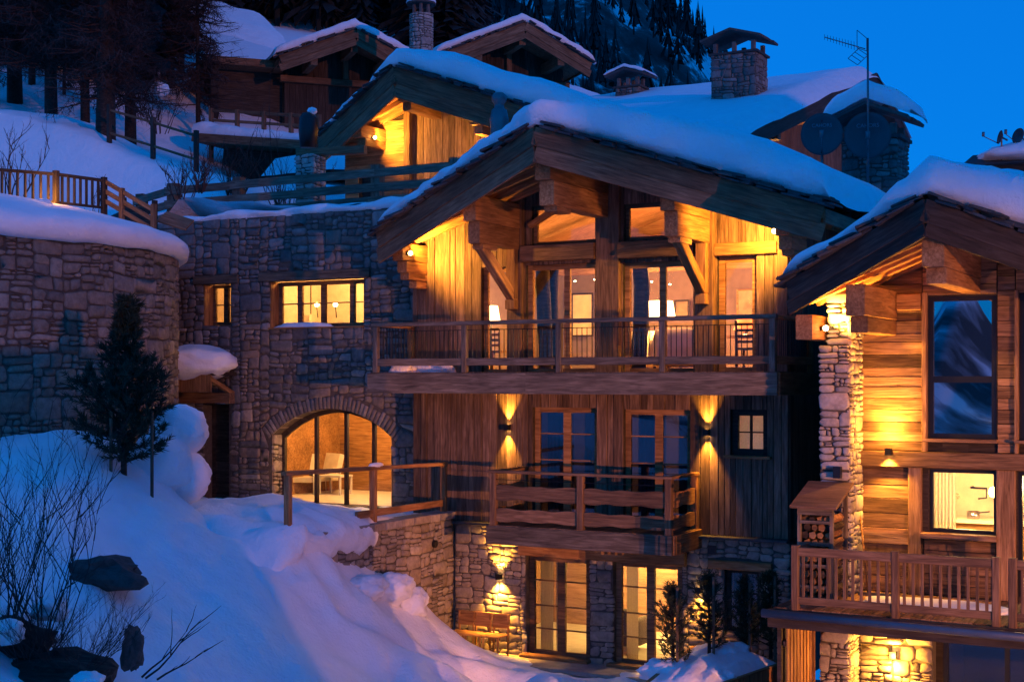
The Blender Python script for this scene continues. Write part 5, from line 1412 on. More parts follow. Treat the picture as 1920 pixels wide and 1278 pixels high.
# kitchen behind the lower window
light('kitchen_glow', 'POINT', (-4.6, 23.9, 3.75), 48, (1.0, 0.55, 0.17), None, 0.1)
light('kitchen_glow', 'POINT', (-2.9, 24.0, 3.7), 34, (1.0, 0.62, 0.25), None, 0.1)
kc = thing('kitchen_counter', (-4.3, 24.9, 2.08), 'kitchen counter with orange fronts behind the lower right chalet window', 'counter')
m = MB(); m.box((-5.6, 24.6, 2.08), (-2.6, 25.4, 2.98)); m.build('cabinet', 'wood_honey', kc)
m = MB(); m.box((-5.65, 24.55, 2.98), (-2.55, 25.5, 3.03)); m.build('worktop', 'cream', kc)
curtain(-4.88, -4.50, FW + 0.42, 2.9, 4.08, 'bright white curtain at the side of the kitchen window', 'sheer_cream')
q = onV(1825, 972, 24.9); t = thing('saucepan', (q.x, 24.9, 3.03), 'steel saucepan on the kitchen counter', 'saucepan')
m = MB(); m.lathe([(0.0, 0.0), (0.10, 0.0), (0.11, 0.02), (0.11, 0.13), (0.10, 0.13), (0.10, 0.03)], 18, (q.x, 24.9, 3.03)); m.build('pan', 'steel', t, True)
m = MB(); m.tube([(q.x + 0.11, 24.9, 3.14), (q.x + 0.28, 24.85, 3.17)], 0.012, 6); m.build('handle', 'iron', t)
q = onV(1838, 920, 25.4); t = thing('wall_tap', (q.x, 25.55, q.z), 'folding chrome tap arm on the kitchen wall', 'tap')
m = MB(); m.tube([(q.x - 0.15, 25.58, q.z + 0.06), (q.x - 0.15, 25.35, q.z + 0.06), (q.x + 0.12, 25.32, q.z + 0.06), (q.x + 0.14, 25.2, q.z - 0.10), (q.x, 25.2, q.z - 0.12)], 0.016, 6); m.build('arm', 'iron', t, True)
q = onV(1864, 922, 23.6); t = thing('globe_lamp', q, 'glowing round kitchen lamp at the edge of the lower window', 'lamp')
m = MB(); m.lathe([(0, -0.09), (0.065, -0.065), (0.09, 0), (0.065, 0.065), (0, 0.09)], 16, tuple(q)); m.build('globe', 'bulb', t, True)
m = MB(); m.tube([q + Vector((0, 0, 0.09)), (q.x, q.y, 4.14)], 0.008, 6); m.build('cord', 'iron', t)
q = onV(1788, 965, 24.8); t = thing('flower_vase', (q.x, 24.8, 3.03), 'vase with pale flowers on the kitchen counter', 'vase')
m = MB(); m.lathe([(0.0, 0.0), (0.05, 0.0), (0.07, 0.08), (0.035, 0.17), (0.045, 0.2)], 12, (q.x, 24.8, 3.03)); m.build('vase', 'linen', t, True)
random.seed(6); m = MB()
for i in range(14):
    e = Vector((q.x + random.uniform(-0.12, 0.12), 24.8 + random.uniform(-0.1, 0.1), 3.03 + random.uniform(0.3, 0.45))); m.tube([(q.x, 24.8, 3.2), e], 0.004, 3, False); m.lathe([(0, -0.025), (0.03, 0), (0, 0.025)], 6, tuple(e))
m.build('flowers', 'linen', t)
# lean-to of firewood
ws = thing('woodshed', (-6.15, 21.0, 2.05), 'little slanted roof woodshed full of split logs on the balcony', 'woodshed')
for (u, v, h) in ((-6.40, 20.62, 3.50), (-5.90, 20.62, 3.50), (-6.40, 21.38, 3.74), (-5.90, 21.38, 3.74)): beam('post', (u, v, 2.05), (u, v, h), 0.06, 0.06, 'wood_grey', ws, up=(0, -1, 0))
panel('roof', [(-0.36, 0), (0.36, 0), (0.36, 1.02), (-0.36, 1.02)], 0.04, frame((1, 0, 0), (0, -0.31, 0.95), (-6.15, 20.48, 3.49)), 'wood_beam', ws)
beam('front_beam', (-6.42, 20.59, 3.44), (-5.88, 20.59, 3.44), 0.04, 0.10, 'wood_grey', ws)
for z in (2.30, 2.62, 2.95, 3.28): beam('front_board', (-6.38, 20.585, z), (-5.92, 20.585, z), 0.02, 0.05, 'wood_grey', ws)
random.seed(77)
gi = 0
for iz in range(11):
    for iu in range(4):
        r = random.uniform(0.05, 0.065); z = 2.13 + iz * 0.118; u = -6.33 + iu * 0.118 + (0.05 if iz % 2 else 0) * 0.6
        if z > 3.38: continue
        m = MB(); n = 6; a0 = random.uniform(0, 6)
        m.tube([(u, 20.66 + random.uniform(-0.02, 0.04), z), (u, 21.32 + random.uniform(-0.05, 0.02), z)], r, 5)
        tag(m.build('firewood_log', random.choice(('wood_plank', 'bark_pale', 'wood_honey'))), 'split firewood log stacked in the little woodshed on the balcony', 'log', 'split logs stacked in the woodshed')
t = thing('broom', (-5.55, 22.1, 2.05), 'long handled snow shovel leaning beside the stone pier on the balcony', 'shovel')
m = MB(); m.tube([onV(1612, 960, 22.1), onV(1628, 1112, 21.8)], 0.016, 6); m.build('handle', 'wood_honey', t, True)
q = onV(1628, 1112, 21.8); m = MB(); m.box((q.x - 0.15, q.y - 0.05, 2.05), (q.x + 0.35, q.y + 0.03, 2.10)); m.build('blade', 'zinc', t)

# ================================================================== CHALET ON THE ROAD ABOVE (left of the ridge)
random.seed(8)
bc = thing('roadside_chalet', (-19, 30.5, 9.2), 'small lit chalet on the road above, gable with one bare bulb', 'chalet')
ztB, vfB, roofB = prow_roof(bc, -19.07, 28.5, 13.14, 3.45, 5.2, 0.36, 0.44, 39.0, ('wood_honey', 'wood_beam'), (0.40, 0.36))
BW = 30.5
bw = wall_mass('wood_wall', bc, [-22.0, -19.07, -14.4], 8.2, lambda u: ztB(u) - 0.2, BW + 0.004, BW + 0.2, [(-21.55, -20.75, 9.3, 10.9)], 'wood_dark')
hplanks(bw, -22.0, -19.95, 10.95, 12.0, BW, 'wood_honey', 0.16, 0.24)
hplanks(bw, -22.0, -19.95, 8.3, 10.95, BW, 'wood_honey', 0.16, 0.24, openings=[(-21.55, -20.75, 9.3, 10.9)])
hplanks(bw, -20.9, -19.95, 12.0, 12.25, BW, 'wood_honey', 0.16, 0.24)
vplanks(bw, -19.93, -14.5, 8.3, lambda u: ztB(u) - 0.25, BW, [], 'wood_weathered', 0.14, 0.22)
beam('corner_post', (-19.94, BW - 0.08, 8.3), (-19.94, BW - 0.08, 12.5), 0.2, 0.14, 'wood_beam', bw, up=(0, -1, 0))
m = MB(); m.box((-22.0, BW + 0.2, 8.2), (-21.8, 38.8, 11.8)); m.build('side_wall', 'wood_dark', bc)
m = MB(); m.box((-14.6, BW + 0.2, 8.2), (-14.4, 38.8, 11.1)); m.build('side_wall', 'wood_dark', bc)
m = MB(); m.box((-21.53, BW + 0.15, 9.3), (-20.77, BW + 0.19, 10.9)); m.build('door', 'wood_dark', bc)
for (u, v0, z, h) in ((-19.07, 28.85, 12.72, 0.36), (-20.8, 29.35, 12.02, 0.34), (-17.3, 29.35, 12.05, 0.36), (-15.6, 30.0, 11.45, 0.34)):
    beam('purlin', (u, v0, z - h / 2), (u, BW - 0.03, z - h / 2), 0.26, h, 'wood_honey', roofB)
    beam('purlin', (u, v0 + 0.2, z - h - 0.10), (u, BW - 0.03, z - h - 0.10), 0.24, 0.20, 'wood_honey', roofB)
bulb_lamp((-20.66, 29.85, 11.72), (1, -0.2, 0), 'bare bright bulb on the beam of the roadside chalet', 60, aim=(0.5, 0.7, 0.3))
light('gable_glow', 'POINT', (-17.6, 29.7, 11.3), 16, WARM, bc, 0.05)
snow_lip_sheet('roof_snow', 'snow blanket on the roof of the small roadside chalet', np.linspace(-22.6, -13.7, 56), lambda u: ztB(u) + 0.07, lambda u: 0.22 if u < -20 else 0.22 + 0.5 * min(1, (u + 20) / 2.0), lambda u: vfB(u) + 0.04, 39.2, 0.06)
# dark carved figure like flue standing between the roofs
fl = thing('chimney_flue', (-15.6, 27.2, 9.2), 'dark blue metal flue with round cowl between the two snowy gables', 'flue')
q = onV(936, 246, 27.2)
m = MB(); m.lathe([(0.20, 9.1), (0.20, q.z + 0.1), (0.22, q.z + 0.25), (0.17, q.z + 0.48), (0.11, q.z + 0.52), (0.11, q.z + 0.60), (0.17, q.z + 0.68), (0.17, q.z + 0.80), (0.10, q.z + 0.86), (0.0, q.z + 0.86)], 14, (q.x, 27.2, 0)); m.build('pipe', 'zinc', fl, True)

# ================================================================== UPPER CHALETS (turned towards the right)
_old_link = link
def rotated(px, py, t, ang):
    p = atT(px, py, t); return Matrix.Translation(p) @ Matrix.Rotation(ang, 4, 'Z')
GT = [None]
def link(name, me, parent=None, M=None):
    if GT[0] is not None: M = GT[0] @ (M if M is not None else Matrix.Identity(4))
    return _old_link(name, me, parent, M)
def upper_chalet(px, py, t_, label, hl, hr, sl, snow_lab, snow_t, depth=11, front=2.2, wins=(), body=(0, 0)):
    Mx = rotated(px, py, t_, math.radians(49))
    th = thing('hillside_chalet', Mx.translation + Vector((0, 0, -5)), label, 'chalet')
    GT[0] = Mx
    zt, vf, rf_ = prow_roof(th, 0.0, 0.0, 0.0, hl, hr, sl, 0.15, depth, ('wood_beam', 'wood_beam'), (0.34, 0.30), rafters=False)
    ops = [(a, b, c, d) for a, b, c, d in wins]
    wl = wall_mass('wood_wall', th, [-hl + 0.5, 0, hr - 0.5], -6.0, lambda u: zt(u) - 0.2, front, front + 0.2, ops, 'wood_dark')
    vplanks(wl, -hl + 0.5, hr - 0.5, -6.0, lambda u: zt(u) - 0.22, front, ops, 'wood_dark', 0.18, 0.3)
    for u in (-hl + 0.6, hr - 0.6):
        m = MB(); m.box((u - 0.1, front + 0.2, -6), (u + 0.1, depth - 0.2, -sl * abs(u) - 0.3)); m.build('side_wall', 'wood_beam', th)
    for u in (-hl * 0.55, 0, hr * 0.55): beam('purlin', (u, 0.3, zt(u) - 0.62), (u, front, zt(u) - 0.62), 0.28, 0.42, 'wood_beam', rf_)
    beam('tie_beam', (-hl + 0.3, front - 0.15, zt(hl) - 0.55), (hr - 0.3, front - 0.15, zt(hl) - 0.55), 0.22, 0.26, 'wood_beam', wl)
    beam('king_post', (0.05, front - 0.12, zt(hl) - 0.4), (0.05, front - 0.12, -0.6), 0.22, 0.2, 'wood_beam', wl, up=(0, -1, 0))
    for a, b, c, d in wins: window(th, a, b, c, d, front + 0.06, (0.5,), (), 0.06, 'wood_dark', 'glass_mirror')
    snow_lip_sheet('roof_snow', snow_lab, np.linspace(-hl - 0.25, hr + 0.25, 40), lambda u: zt(u) + 0.06, lambda u: snow_t, lambda u: vf(u) + 0.03, depth + 0.2, 0.05, 0.08)
    return Mx, th
MxC, chC = upper_chalet(668, 55, 55, 'dark timber chalet on the slope with pink edged snow and a long deck', 2.95, 2.5, 0.40, 'snow blanket with pink front edge on the dark chalet with deck', 0.42, wins=[(0.1, 0.65, -3.4, -2.5), (0.95, 1.5, -3.4, -2.5)])
# lower side roof of that chalet on the left, and its wall
m = MB(); k = 14
for i in range(k + 1):
    for j_ in range(6):
        f = i / k; g = j_ / 5
        x = -2.5 - 3.3 * f; y = 0.8 + 0.9 * f + 7 * g; z = -1.0 + 0.85 * f + 2.9 * g
        edge = min(1, g * 5)
        m.v.append((x, y - (0.12 if g == 0 else 0), z + 0.45 * edge * (1 - max(0, f - 0.85) * 5) + 0.10 * fbm(x, y)))
for i in range(k):
    for j_ in range(5): a = i * 6 + j_; m.f.append((a, a + 1, a + 7, a + 6))
tag(m.build('roof_snow', 'snow', None, True), 'broad snow field on the lower side roof of the dark decked chalet', 'snow', kind='stuff')
m = MB(); m.box((-5.7, 1.6, -1.42), (-2.5, 7, -1.12)); sr = m.build('side_roof', 'wood_beam', chC)
m = MB(); m.box((-5.2, 2.6, -7), (-2.4, 6.5, -1.42)); m.build('side_wing', 'wood_dark', chC)
beam('post', (-5.3, 1.9, -6.5), (-5.3, 1.9, -1.42), 0.3, 0.3, 'wood_dark', chC, up=(0, -1, 0))
GT[0] = None
dk0, dk1 = atT(396, 258, 50), atT(598, 272, 48)
dk = thing('snowy_deck', dk0, 'raised wooden deck piled with snow in front of the dark chalet', 'deck')
beam('floor', dk0 + Vector((0, 0, -0.15)), dk1 + Vector((0, 0, -0.15)), 2.2, 0.3, 'wood_beam', dk)
for k in range(2): beam('rail', dk0 + Vector((0, 0, 0.98 - 0.35 * k)), dk1 + Vector((0, 0, 0.98 - 0.35 * k)), 0.09, 0.10, 'wood_beam', dk)
for k in range(5): p = dk0.lerp(dk1, k / 4); beam('post', p + Vector((0, 0, -3 if k in (0, 4) else 0)), p + Vector((0, 0, 1.05)), 0.14, 0.14, 'wood_beam', dk, up=(0, -1, 0))
beam('deck_void', dk0 + Vector((0, 0.6, -1.7)), dk1 + Vector((0, 0.6, -1.7)), 0.3, 2.8, 'wood_dark', dk)  # dark sheet standing in for the shaded void below the deck
sd = dk0.lerp(dk1, 0.5); d_ = (dk1 - dk0)
m = MB(); k = 30
for i in range(k + 1):
    p = dk0.lerp(dk1, i / k); nrm = Vector((d_.y, -d_.x, 0)).normalized(); hgt = 0.42 + 0.16 * fbm(i * 0.3, 1) - 0.15 * (i / k)
    for (o, h) in ((1.08, 0.0), (1.12, 0.15), (1.0, 0.8), (0.6, 1.0), (-1.1, 1.0)): m.v.append(tuple(p + nrm * o + Vector((0, 0, hgt * h))))
for i in range(k):
    for q in range(4): a = i * 5 + q; m.f.append((a, a + 5, a + 6, a + 1))
tag(m.build('deck_snow', 'snow', None, True), 'pink tinged snow piled along the raised deck', 'snow', kind='stuff')
MxD, chD = upper_chalet(985, 42, 55, 'dark gable with pink edged snow behind the roadside chalet roof', 3.35, 3.0, 0.42, 'snow strip with pink front edge on the dark gable at the back', 0.36, wins=[(-1.6, -0.5, -3.2, -2.2)])
GT[0] = None
def stone_block(parent, c, w, d, z0, z1, mat='stone_grey', wm=0.4, limit=120):
    m = MB(); m.box((c[0] - w / 2, c[1] - d / 2, z0), (c[0] + w / 2, c[1] + d / 2, z1)); o = m.build('chimney_stack', 'mortar', parent)
    masonry(o, [(c[0] - w / 2 - 0.02, z0, c[0] + w / 2 + 0.02, z1)], lambda a, b, dd: Vector((a, c[1] - d / 2 - dd, b)), mat, wm, limit=limit)
    masonry(o, [(c[1] - d / 2, z0, c[1] + d / 2, z1)], lambda a, b, dd: Vector((c[0] + w / 2 + dd, a, b)), mat, wm, limit=limit)
    return o
def cap_chimney(c, w, d, z0, z1, ze, label, sl=0.35, rot=0, snowy=0.0, snow_label=None, mat='stone_grey'):
    t = thing('stone_chimney', (c[0], c[1], z0), label, 'chimney')
    stone_block(t, c, w, d, z0, z1, mat)
    m = MB(); m.box((c[0] - w / 2 - 0.08, c[1] - d / 2 - 0.08, z1), (c[0] + w / 2 + 0.08, c[1] + d / 2 + 0.08, z1 + 0.07)); m.build('ledge', 'slate_stone', t)
    for sx in (-1, 0, 1):
        for sy in (-1, 1): beam('cap_pillar', (c[0] + sx * (w / 2 - 0.1), c[1] + sy * (d / 2 - 0.1), z1 + 0.07), (c[0] + sx * (w / 2 - 0.1), c[1] + sy * (d / 2 - 0.1), ze + 0.12), 0.13, 0.13, mat, t, up=(0, -1, 0))
    L = (d / 2 + 0.3)
    for s in (-1, 1):
        W = w / 2 + 0.28; ex = Vector((s, 0, -sl)).normalized(); ez = Vector((sl * s, 0, 1)).normalized()
        for k in range(3):
            y0 = c[1] - L + 2 * L * k / 3
            panel('cap_slab', [(-0.02, -0.02), (W * 1.05 + random.uniform(-.04, .04), -0.02 + random.uniform(-.02, .02)), (W * 1.05 + random.uniform(-.05, .05), 2 * L / 3 + 0.03), (-0.02, 2 * L / 3 + 0.03)], 0.07, frame(ex, ez, (c[0], y0 if s > 0 else y0 + 2 * L / 3, ze + 0.12 + sl * W + 0.015 * k)), 'slate_stone', t)
    if snowy:
        m = MB(); n = 18
        for i in range(n + 1):
            x = -1 + 2 * i / n
            for (yy, h) in ((-1, 0.05), (-1.03, 0.3), (-0.98, 0.75), (-0.8, 1), (0, 1), (0.9, 1), (1.0, 0.4)):
                e = math.sqrt(max(0, 1 - abs(x) ** 6)); W = w / 2 + 0.34
                m.v.append((c[0] + x * W, c[1] + yy * (L + 0.05), ze + 0.2 + sl * W * (1 - abs(x)) + snowy * h * (0.25 + 0.75 * e) + 0.03 * fbm(x * 3, yy * 3)))
        for i in range(n):
            for q in range(6): a = i * 7 + q; m.f.append((a, a + 7, a + 8, a + 1))
        tag(m.build('chimney_snow', 'snow', None, True), snow_label, 'snow', kind='stuff')
    return t
random.seed(55)
# round stone chimney of the decked chalet
q = atT(790, 75, 52); t = thing('round_chimney', q, 'round stone chimney with snow cap on the decked chalet roof', 'chimney')
rr = 0.42; zb_ = q.z - 1.0; zt_ = atT(790, 28, 52).z
m = MB(); m.lathe([(rr, zb_), (rr, zt_)], 24, (q.x, q.y, 0)); cc = m.build('stack', 'mortar', t)
masonry(cc, [(-math.pi * rr, zb_ + 0.5, math.pi * rr * 0.2, zt_)], lambda a, b, d: Vector((q.x + (rr + d) * math.cos(a / rr), q.y + (rr + d) * math.sin(a / rr), b)), 'stone_pale', 0.34, proud=0.03, limit=120)
for k in range(6):
    a = k * math.pi / 3; beam('cap_pillar', (q.x + 0.3 * math.cos(a), q.y + 0.3 * math.sin(a), zt_), (q.x + 0.3 * math.cos(a), q.y + 0.3 * math.sin(a), zt_ + 0.36), 0.1, 0.1, 'stone_grey', t, up=(0, -1, 0))
m = MB(); m.lathe([(0.0, zt_ + 0.36), (0.55, zt_ + 0.36), (0.55, zt_ + 0.42), (0.0, zt_ + 0.5)], 20, (q.x, q.y, 0)); m.build('cap_slab', 'slate_stone', t)
snow_blob('chimney_snow', 'round snow cap on the round stone chimney', (q.x, q.y, zt_ + 0.45), (0.56, 0.56, 0.26), 2, flat=0.1, amp=0.05)
# small stone chimney beyond the ridge
q = atT(1183, 165, 52); cap_chimney((q.x, q.y), 0.95, 0.7, q.z - 1.6, q.z - 0.05, q.z + 0.22, 'small stone chimney with snow cap between the dark gable and the wide roof', 0.3, 0, 0.14, 'thin snow cap on the small stone chimney')

# ================================================================== WIDE ROOF WITH BIG CHIMNEY, far right
random.seed(66)
ap = atT(1625, 140, 50)
we = thing('wide_roof_chalet', (ap.x, ap.y, 8), 'chalet with wide snowy roof and dark gable end behind the main roof', 'chalet')
ER, EL = 14.0, 16.0
m = MB(); sl = 0.31
def er(u, v): return (u, v, ap.z - sl * abs(v - ap.y))
for s in (-1, 1):
    a, b, c_, d_ = er(ap.x + 0.3, ap.y), er(ap.x + 0.3, ap.y + s * (ER if s < 0 else 5)), er(ap.x - EL, ap.y + s * (ER if s < 0 else 5)), er(ap.x - EL, ap.y)
    up_ = [Vector(x) for x in (a, b, c_, d_)]; lo = [x + Vector((0, 0, -0.25)) for x in up_]; i = len(m.v); m.v += [tuple(x) for x in up_ + lo]
    m.f += [tuple(i + q for q in f) for f in ((0, 1, 2, 3), (7, 6, 5, 4), (0, 4, 5, 1), (1, 5, 6, 2), (2, 6, 7, 3), (3, 7, 4, 0))]
m.build('roof', 'wood_dark', we)
beam('fascia_board', Vector(er(ap.x + 0.36, ap.y)) + Vector((0, 0, -0.2)), Vector(er(ap.x + 0.36, ap.y - ER)) + Vector((0, 0, -0.2)), 0.06, 0.45, 'wood_dark', we)
beam('fascia_board', Vector(er(ap.x + 0.36, ap.y)) + Vector((0, 0, -0.2)), Vector(er(ap.x + 0.36, ap.y + 5)) + Vector((0, 0, -0.2)), 0.06, 0.45, 'wood_dark', we)
m = MB(); i = 0
m.v += [(ap.x - 1.2, ap.y + 4.5, 6), (ap.x - 1.2, ap.y + 4.5, ap.z - 1.6), (ap.x - 1.2, ap.y, ap.z - 0.25), (ap.x - 1.2, ap.y - ER + 0.6, ap.z - sl * ER), (ap.x - 1.2, ap.y - ER + 0.6, 6),
        (ap.x - 1.4, ap.y + 4.5, 6), (ap.x - 1.4, ap.y + 4.5, ap.z - 1.6), (ap.x - 1.4, ap.y, ap.z - 0.25), (ap.x - 1.4, ap.y - ER + 0.6, ap.z - sl * ER), (ap.x - 1.4, ap.y - ER + 0.6, 6)]
m.f += [(0, 1, 2, 3, 4), (9, 8, 7, 6, 5)] + [(k, k + 5, (k + 1) % 5 + 5, (k + 1) % 5) for k in range(5)]
gw2 = m.build('gable_wall', 'wood_dark', we)
for i in range(36):
    y = ap.y - ER + 0.8 + i * 0.4; top = ap.z - sl * abs(y - ap.y) - 0.35
    beam('plank', (ap.x - 1.17, y, 6.5), (ap.x - 1.17, y, top), 0.38, 0.04, 'wood_beam', gw2, up=(1, 0, 0))
for k in range(4):
    y = ap.y - 1 - 3.2 * k; beam('purlin', (ap.x + 0.2, y, ap.z - sl * (ap.y - y) - 0.5), (ap.x - 1.2, y, ap.z - sl * (ap.y - y) - 0.5), 0.3, 0.35, 'wood_beam', we)
light('gable_lamp', 'POINT', (ap.x - 0.5, ap.y - 9.0, ap.z - sl * 9 - 1.3), 26, (1.0, 0.42, 0.08), we, 0.1)
m = MB(); nu, nv_ = 30, 26
for i in range(nu + 1):
    for j_ in range(nv_ + 1):
        u = ap.x + 0.45 - (EL + 0.6) * i / nu; v = ap.y - ER - 0.2 + (ER + 5.2) * j_ / nv_
        e = min(1, i / 2.0 + 0.0); z = ap.z - sl * math.sqrt((v - ap.y) ** 2 + 0.6) + (0.05 if i == 0 else 0.50) * (0.1 if j_ in (0, nv_) else 1) + 0.10 * fbm(u * 0.4, v * 0.4)
        m.v.append((u + (0.0 if i else 0.02), v, z))
for i in range(nu):
    for j_ in range(nv_): a = i * (nv_ + 1) + j_; m.f.append((a, a + nv_ + 1, a + nv_ + 2, a + 1))
tag(m.build('roof_snow', 'snow', None, True), 'wide sloping snow field on the roof behind the big stone chimney', 'snow', kind='stuff')
q = atT(1386, 185, 44); w_ = 1.45
cap_chimney((q.x, q.y), w_, 1.1, q.z - 1.5, atT(1386, 108, 44).z, atT(1386, 92, 44).z, 'big stone chimney with gabled slab cap on the wide snowy roof', 0.30)
m = MB(); p = atT(1362, 128, 43.2); m.tube([p, p + Vector((-0.55, 0, 0.05))], 0.02, 5); m.tube([p, p + Vector((0.05, 0, 0.35))], 0.015, 5); m.tube([p + Vector((0, 0, 0.05)), p + Vector((-0.15, 0, -0.3))], 0.015, 5); tag(m.build('small_antenna', 'zinc'), 'small bracket antenna on the big stone chimney', 'antenna')

# chimney with snow hood, two dishes and mast between the two near roofs
random.seed(4)
hc = atT(1640, 330, 29)
cap_chimney((hc.x, hc.y), 1.15, 0.9, 7.6, atT(1640, 268, 29).z, atT(1640, 250, 29).z, 'stone chimney with deep snow hood behind the two satellite dishes', 0.42, 0, 0.42, 'deep snow hood on the stone chimney behind the satellite dishes')
def dish(px, py, t_, dpx, label, marks=True, nrm=None):
    p = atT(px, py, t_); R = dpx / FPX * t_ / 2
    th = thing('satellite_dish', p, label, 'satellite dish', 'satellite dishes')
    n_ = (Vector((0, 0, CZ + 1.0)) - p).normalized() if nrm is None else Vector(nrm).normalized()
    ex = Vector((0, 0, 1)).cross(n_).normalized(); M = frame(ex, n_, p)
    m = MB(); m.lathe([(0.0, 0.0), (R * 0.5, 0.02 * R * 4), (R * 0.8, 0.06 * R * 3), (R, 0.10 * R * 3), (R, 0.10 * R * 3 - 0.01), (R * 0.5, -0.01), (0, -0.012)], 32); m.build('reflector', 'dish_grey', th, True, M)
    m = MB(); m.tube([(0, -R * 0.95, 0.05), (0, -R * 0.35, 0.55), (0, -R * 0.05, 0.60)], 0.015, 6); m.tube([(0, -0.08, 0.58), (0, 0.06, 0.60)], 0.045, 8); m.build('feed_arm', 'zinc', th, True, M)
    m = MB(); m.tube([(0, 0, -0.03), (0, -0.05, -0.2)], 0.03, 6); m.build('mount', 'zinc', th, True, M)
    if marks:
        s = R * 0.14
        fc_ = bpy.data.curves.new('lettering', 'FONT'); fc_.body = 'CAHORS'; fc_.size = R * 0.24; fc_.align_x = 'CENTER'
        tmp = bpy.data.objects.new('lettering_tmp', fc_); col.objects.link(tmp)
        me = bpy.data.meshes.new_from_object(tmp.evaluated_get(bpy.context.evaluated_depsgraph_get())); bpy.data.objects.remove(tmp); me.materials.clear(); me.materials.append(MAT['dish_mark'])
        link('lettering', me, th, M @ Matrix.Translation(Vector((0, R * 0.34, 0.17 * R))))
        m = MB(); z = 0.13 * R + 0.02; m.quad((-s * .3, R * 0.58, z), (s * .3, R * 0.58, z), (s * .3, R * 0.66, z), (-s * .3, R * 0.66, z)); m.build('red_mark', 'dish_red', th, False, M)
    return th
dish(1541, 252, 28.2, 78, 'dark satellite dish on the left, in front of the snow hooded chimney')
dish(1627, 254, 28.0, 86, 'larger dark satellite dish beneath the antenna mast')
for px, py, nm in ((1541, 290, 'left'), (1627, 296, 'right')):
    a = atT(px, py - 20, 28.3); m = MB(); m.tube([(a.x, a.y, a.z + 0.2), (a.x, a.y, a.z - 1.0)], 0.03, 8); tag(m.build('dish_pole', 'zinc', None, True), 'short pole carrying the %s satellite dish' % ('smaller' if nm == 'left' else 'larger'), 'pole')
am = thing('aerial_mast', atT(1628, 230, 27.8), 'television aerial on a pale mast above the satellite dishes', 'aerial')
p0 = atT(1628, 330, 27.8); p1 = atT(1627, 72, 27.8)
m = MB(); m.tube([p0, p1], 0.022, 8); m.build('mast', 'zinc', am, True)
b0 = atT(1622, 92, 27.8); b1 = atT(1546, 70, 27.4)
m = MB(); m.tube([b0, b1], 0.010, 6); m.build('boom', 'zinc', am, True)
for k in range(12):
    c = b0.lerp(b1, 0.2 + 0.8 * k / 11); L = 0.11 - 0.003 * k; m = MB(); m.tube([c + Vector((0.03, -0.1, -L)), c + Vector((-0.03, 0.1, L))], 0.005, 4); m.build('element', 'zinc', am)
for (qa, qb) in (((1607, 57), (1607, 90)), ((1625, 72), (1625, 96)), ((1607, 57), (1625, 72)), ((1607, 90), (1625, 96)), ((1590, 110), (1609, 92)), ((1608, 122), (1627, 104)), ((1590, 110), (1608, 122)), ((1609, 92), (1627, 104)), ((1597, 104), (1615, 116)), ((1603, 98), (1621, 110))):
    m = MB(); m.tube([atT(*qa, 27.7), atT(*qb, 27.7)], 0.007, 4); m.build('reflector_bar', 'zinc', am)
dish(1878, 258, 44, 26, 'small satellite dish on the snowy hut roof at the edge', False, (-0.9, -0.5, 0.2))
dish(1912, 256, 44, 30, 'small dark satellite dish beside another on the snowy hut roof', False, (-0.6, -0.8, 0.2))
for px in (1878, 1912): a = atT(px, 262, 44.2); m = MB(); m.tube([a, a + Vector((0, 0, -1.2))], 0.03, 6); tag(m.build('dish_pole', 'zinc'), 'thin pole carrying a small dish on the snowy hut roof', 'pole', 'poles of the small dishes')
q = atT(1905, 292, 44); kn = thing('ridge_hut', (q.x, q.y, 3), 'small hut under snow carrying two small dishes', 'hut')
m = MB(); m.box((q.x - 1.3, q.y - 0.2, 2.5), (q.x + 2.6, q.y + 3.2, q.z - 0.25)); m.build('wall', 'wood_dark', kn)
m = MB(); m.v += [(q.x - 1.6, q.y - 0.6, q.z - 0.3), (q.x + 3.0, q.y - 0.6, q.z - 0.3), (q.x + 3.0, q.y + 1.5, q.z + 0.35), (q.x - 1.6, q.y + 1.5, q.z + 0.35), (q.x - 1.6, q.y + 3.6, q.z - 0.3), (q.x + 3.0, q.y + 3.6, q.z - 0.3)]; m.f += [(0, 1, 2, 3), (3, 2, 5, 4), (0, 4, 5, 1), (0, 3, 4), (1, 5, 2)]; m.build('roof', 'slate_stone', kn)
snow_blob('roof_snow', 'snow cushion on the hut that carries two small dishes', q + Vector((0.7, 1.4, 0.12)), (2.2, 1.9, 0.5), 12, amp=0.1)
m = MB(); q = atT(1700, 330, 34); m.box((q.x - 0.6, q.y, q.z - 3), (q.x + 3.5, q.y + 4, q.z - 0.4)); 
tag(m.build('low_outbuilding', 'wood_dark'), 'low dark building under snow between the two near roofs', 'building')
snow_blob('roof_snow', 'soft snow mound between the chimney and the right chalet roof', q + Vector((1.2, 1.0, -0.35)), (2.0, 1.6, 0.5), 9, amp=0.1)

# neighbour standing just outside the picture, whose shadow falls across the snow slope
random.seed(12)
nb = thing('shadow_casting_chalet', (10, 2, -2), 'plain timber chalet with gable roof across the lane', 'chalet')
m = MB(); m.box((6.2, -8.0, -3), (12, 5.8, 6.6)); m.build('wall', 'wood_weathered', nb)
m = MB(); m.v += [(5.6, -8.6, 6.5), (5.6, 6.1, 6.5), (9.1, 6.1, 8.2), (9.1, -8.6, 8.2), (12.6, -8.6, 6.5), (12.6, 6.1, 6.5)]; m.f += [(0, 3, 2, 1), (3, 4, 5, 2), (0, 1, 5, 4), (1, 2, 5), (0, 4, 3)]; m.build('roof', 'slate_stone', nb)
for k in range(2): window(nb, 7.0 + 2.4 * k, 8.2 + 2.4 * k, 3.5, 4.8, -8.09, (0.5,), (0.5,), 0.08, 'wood_honey', 'glass_mirror')

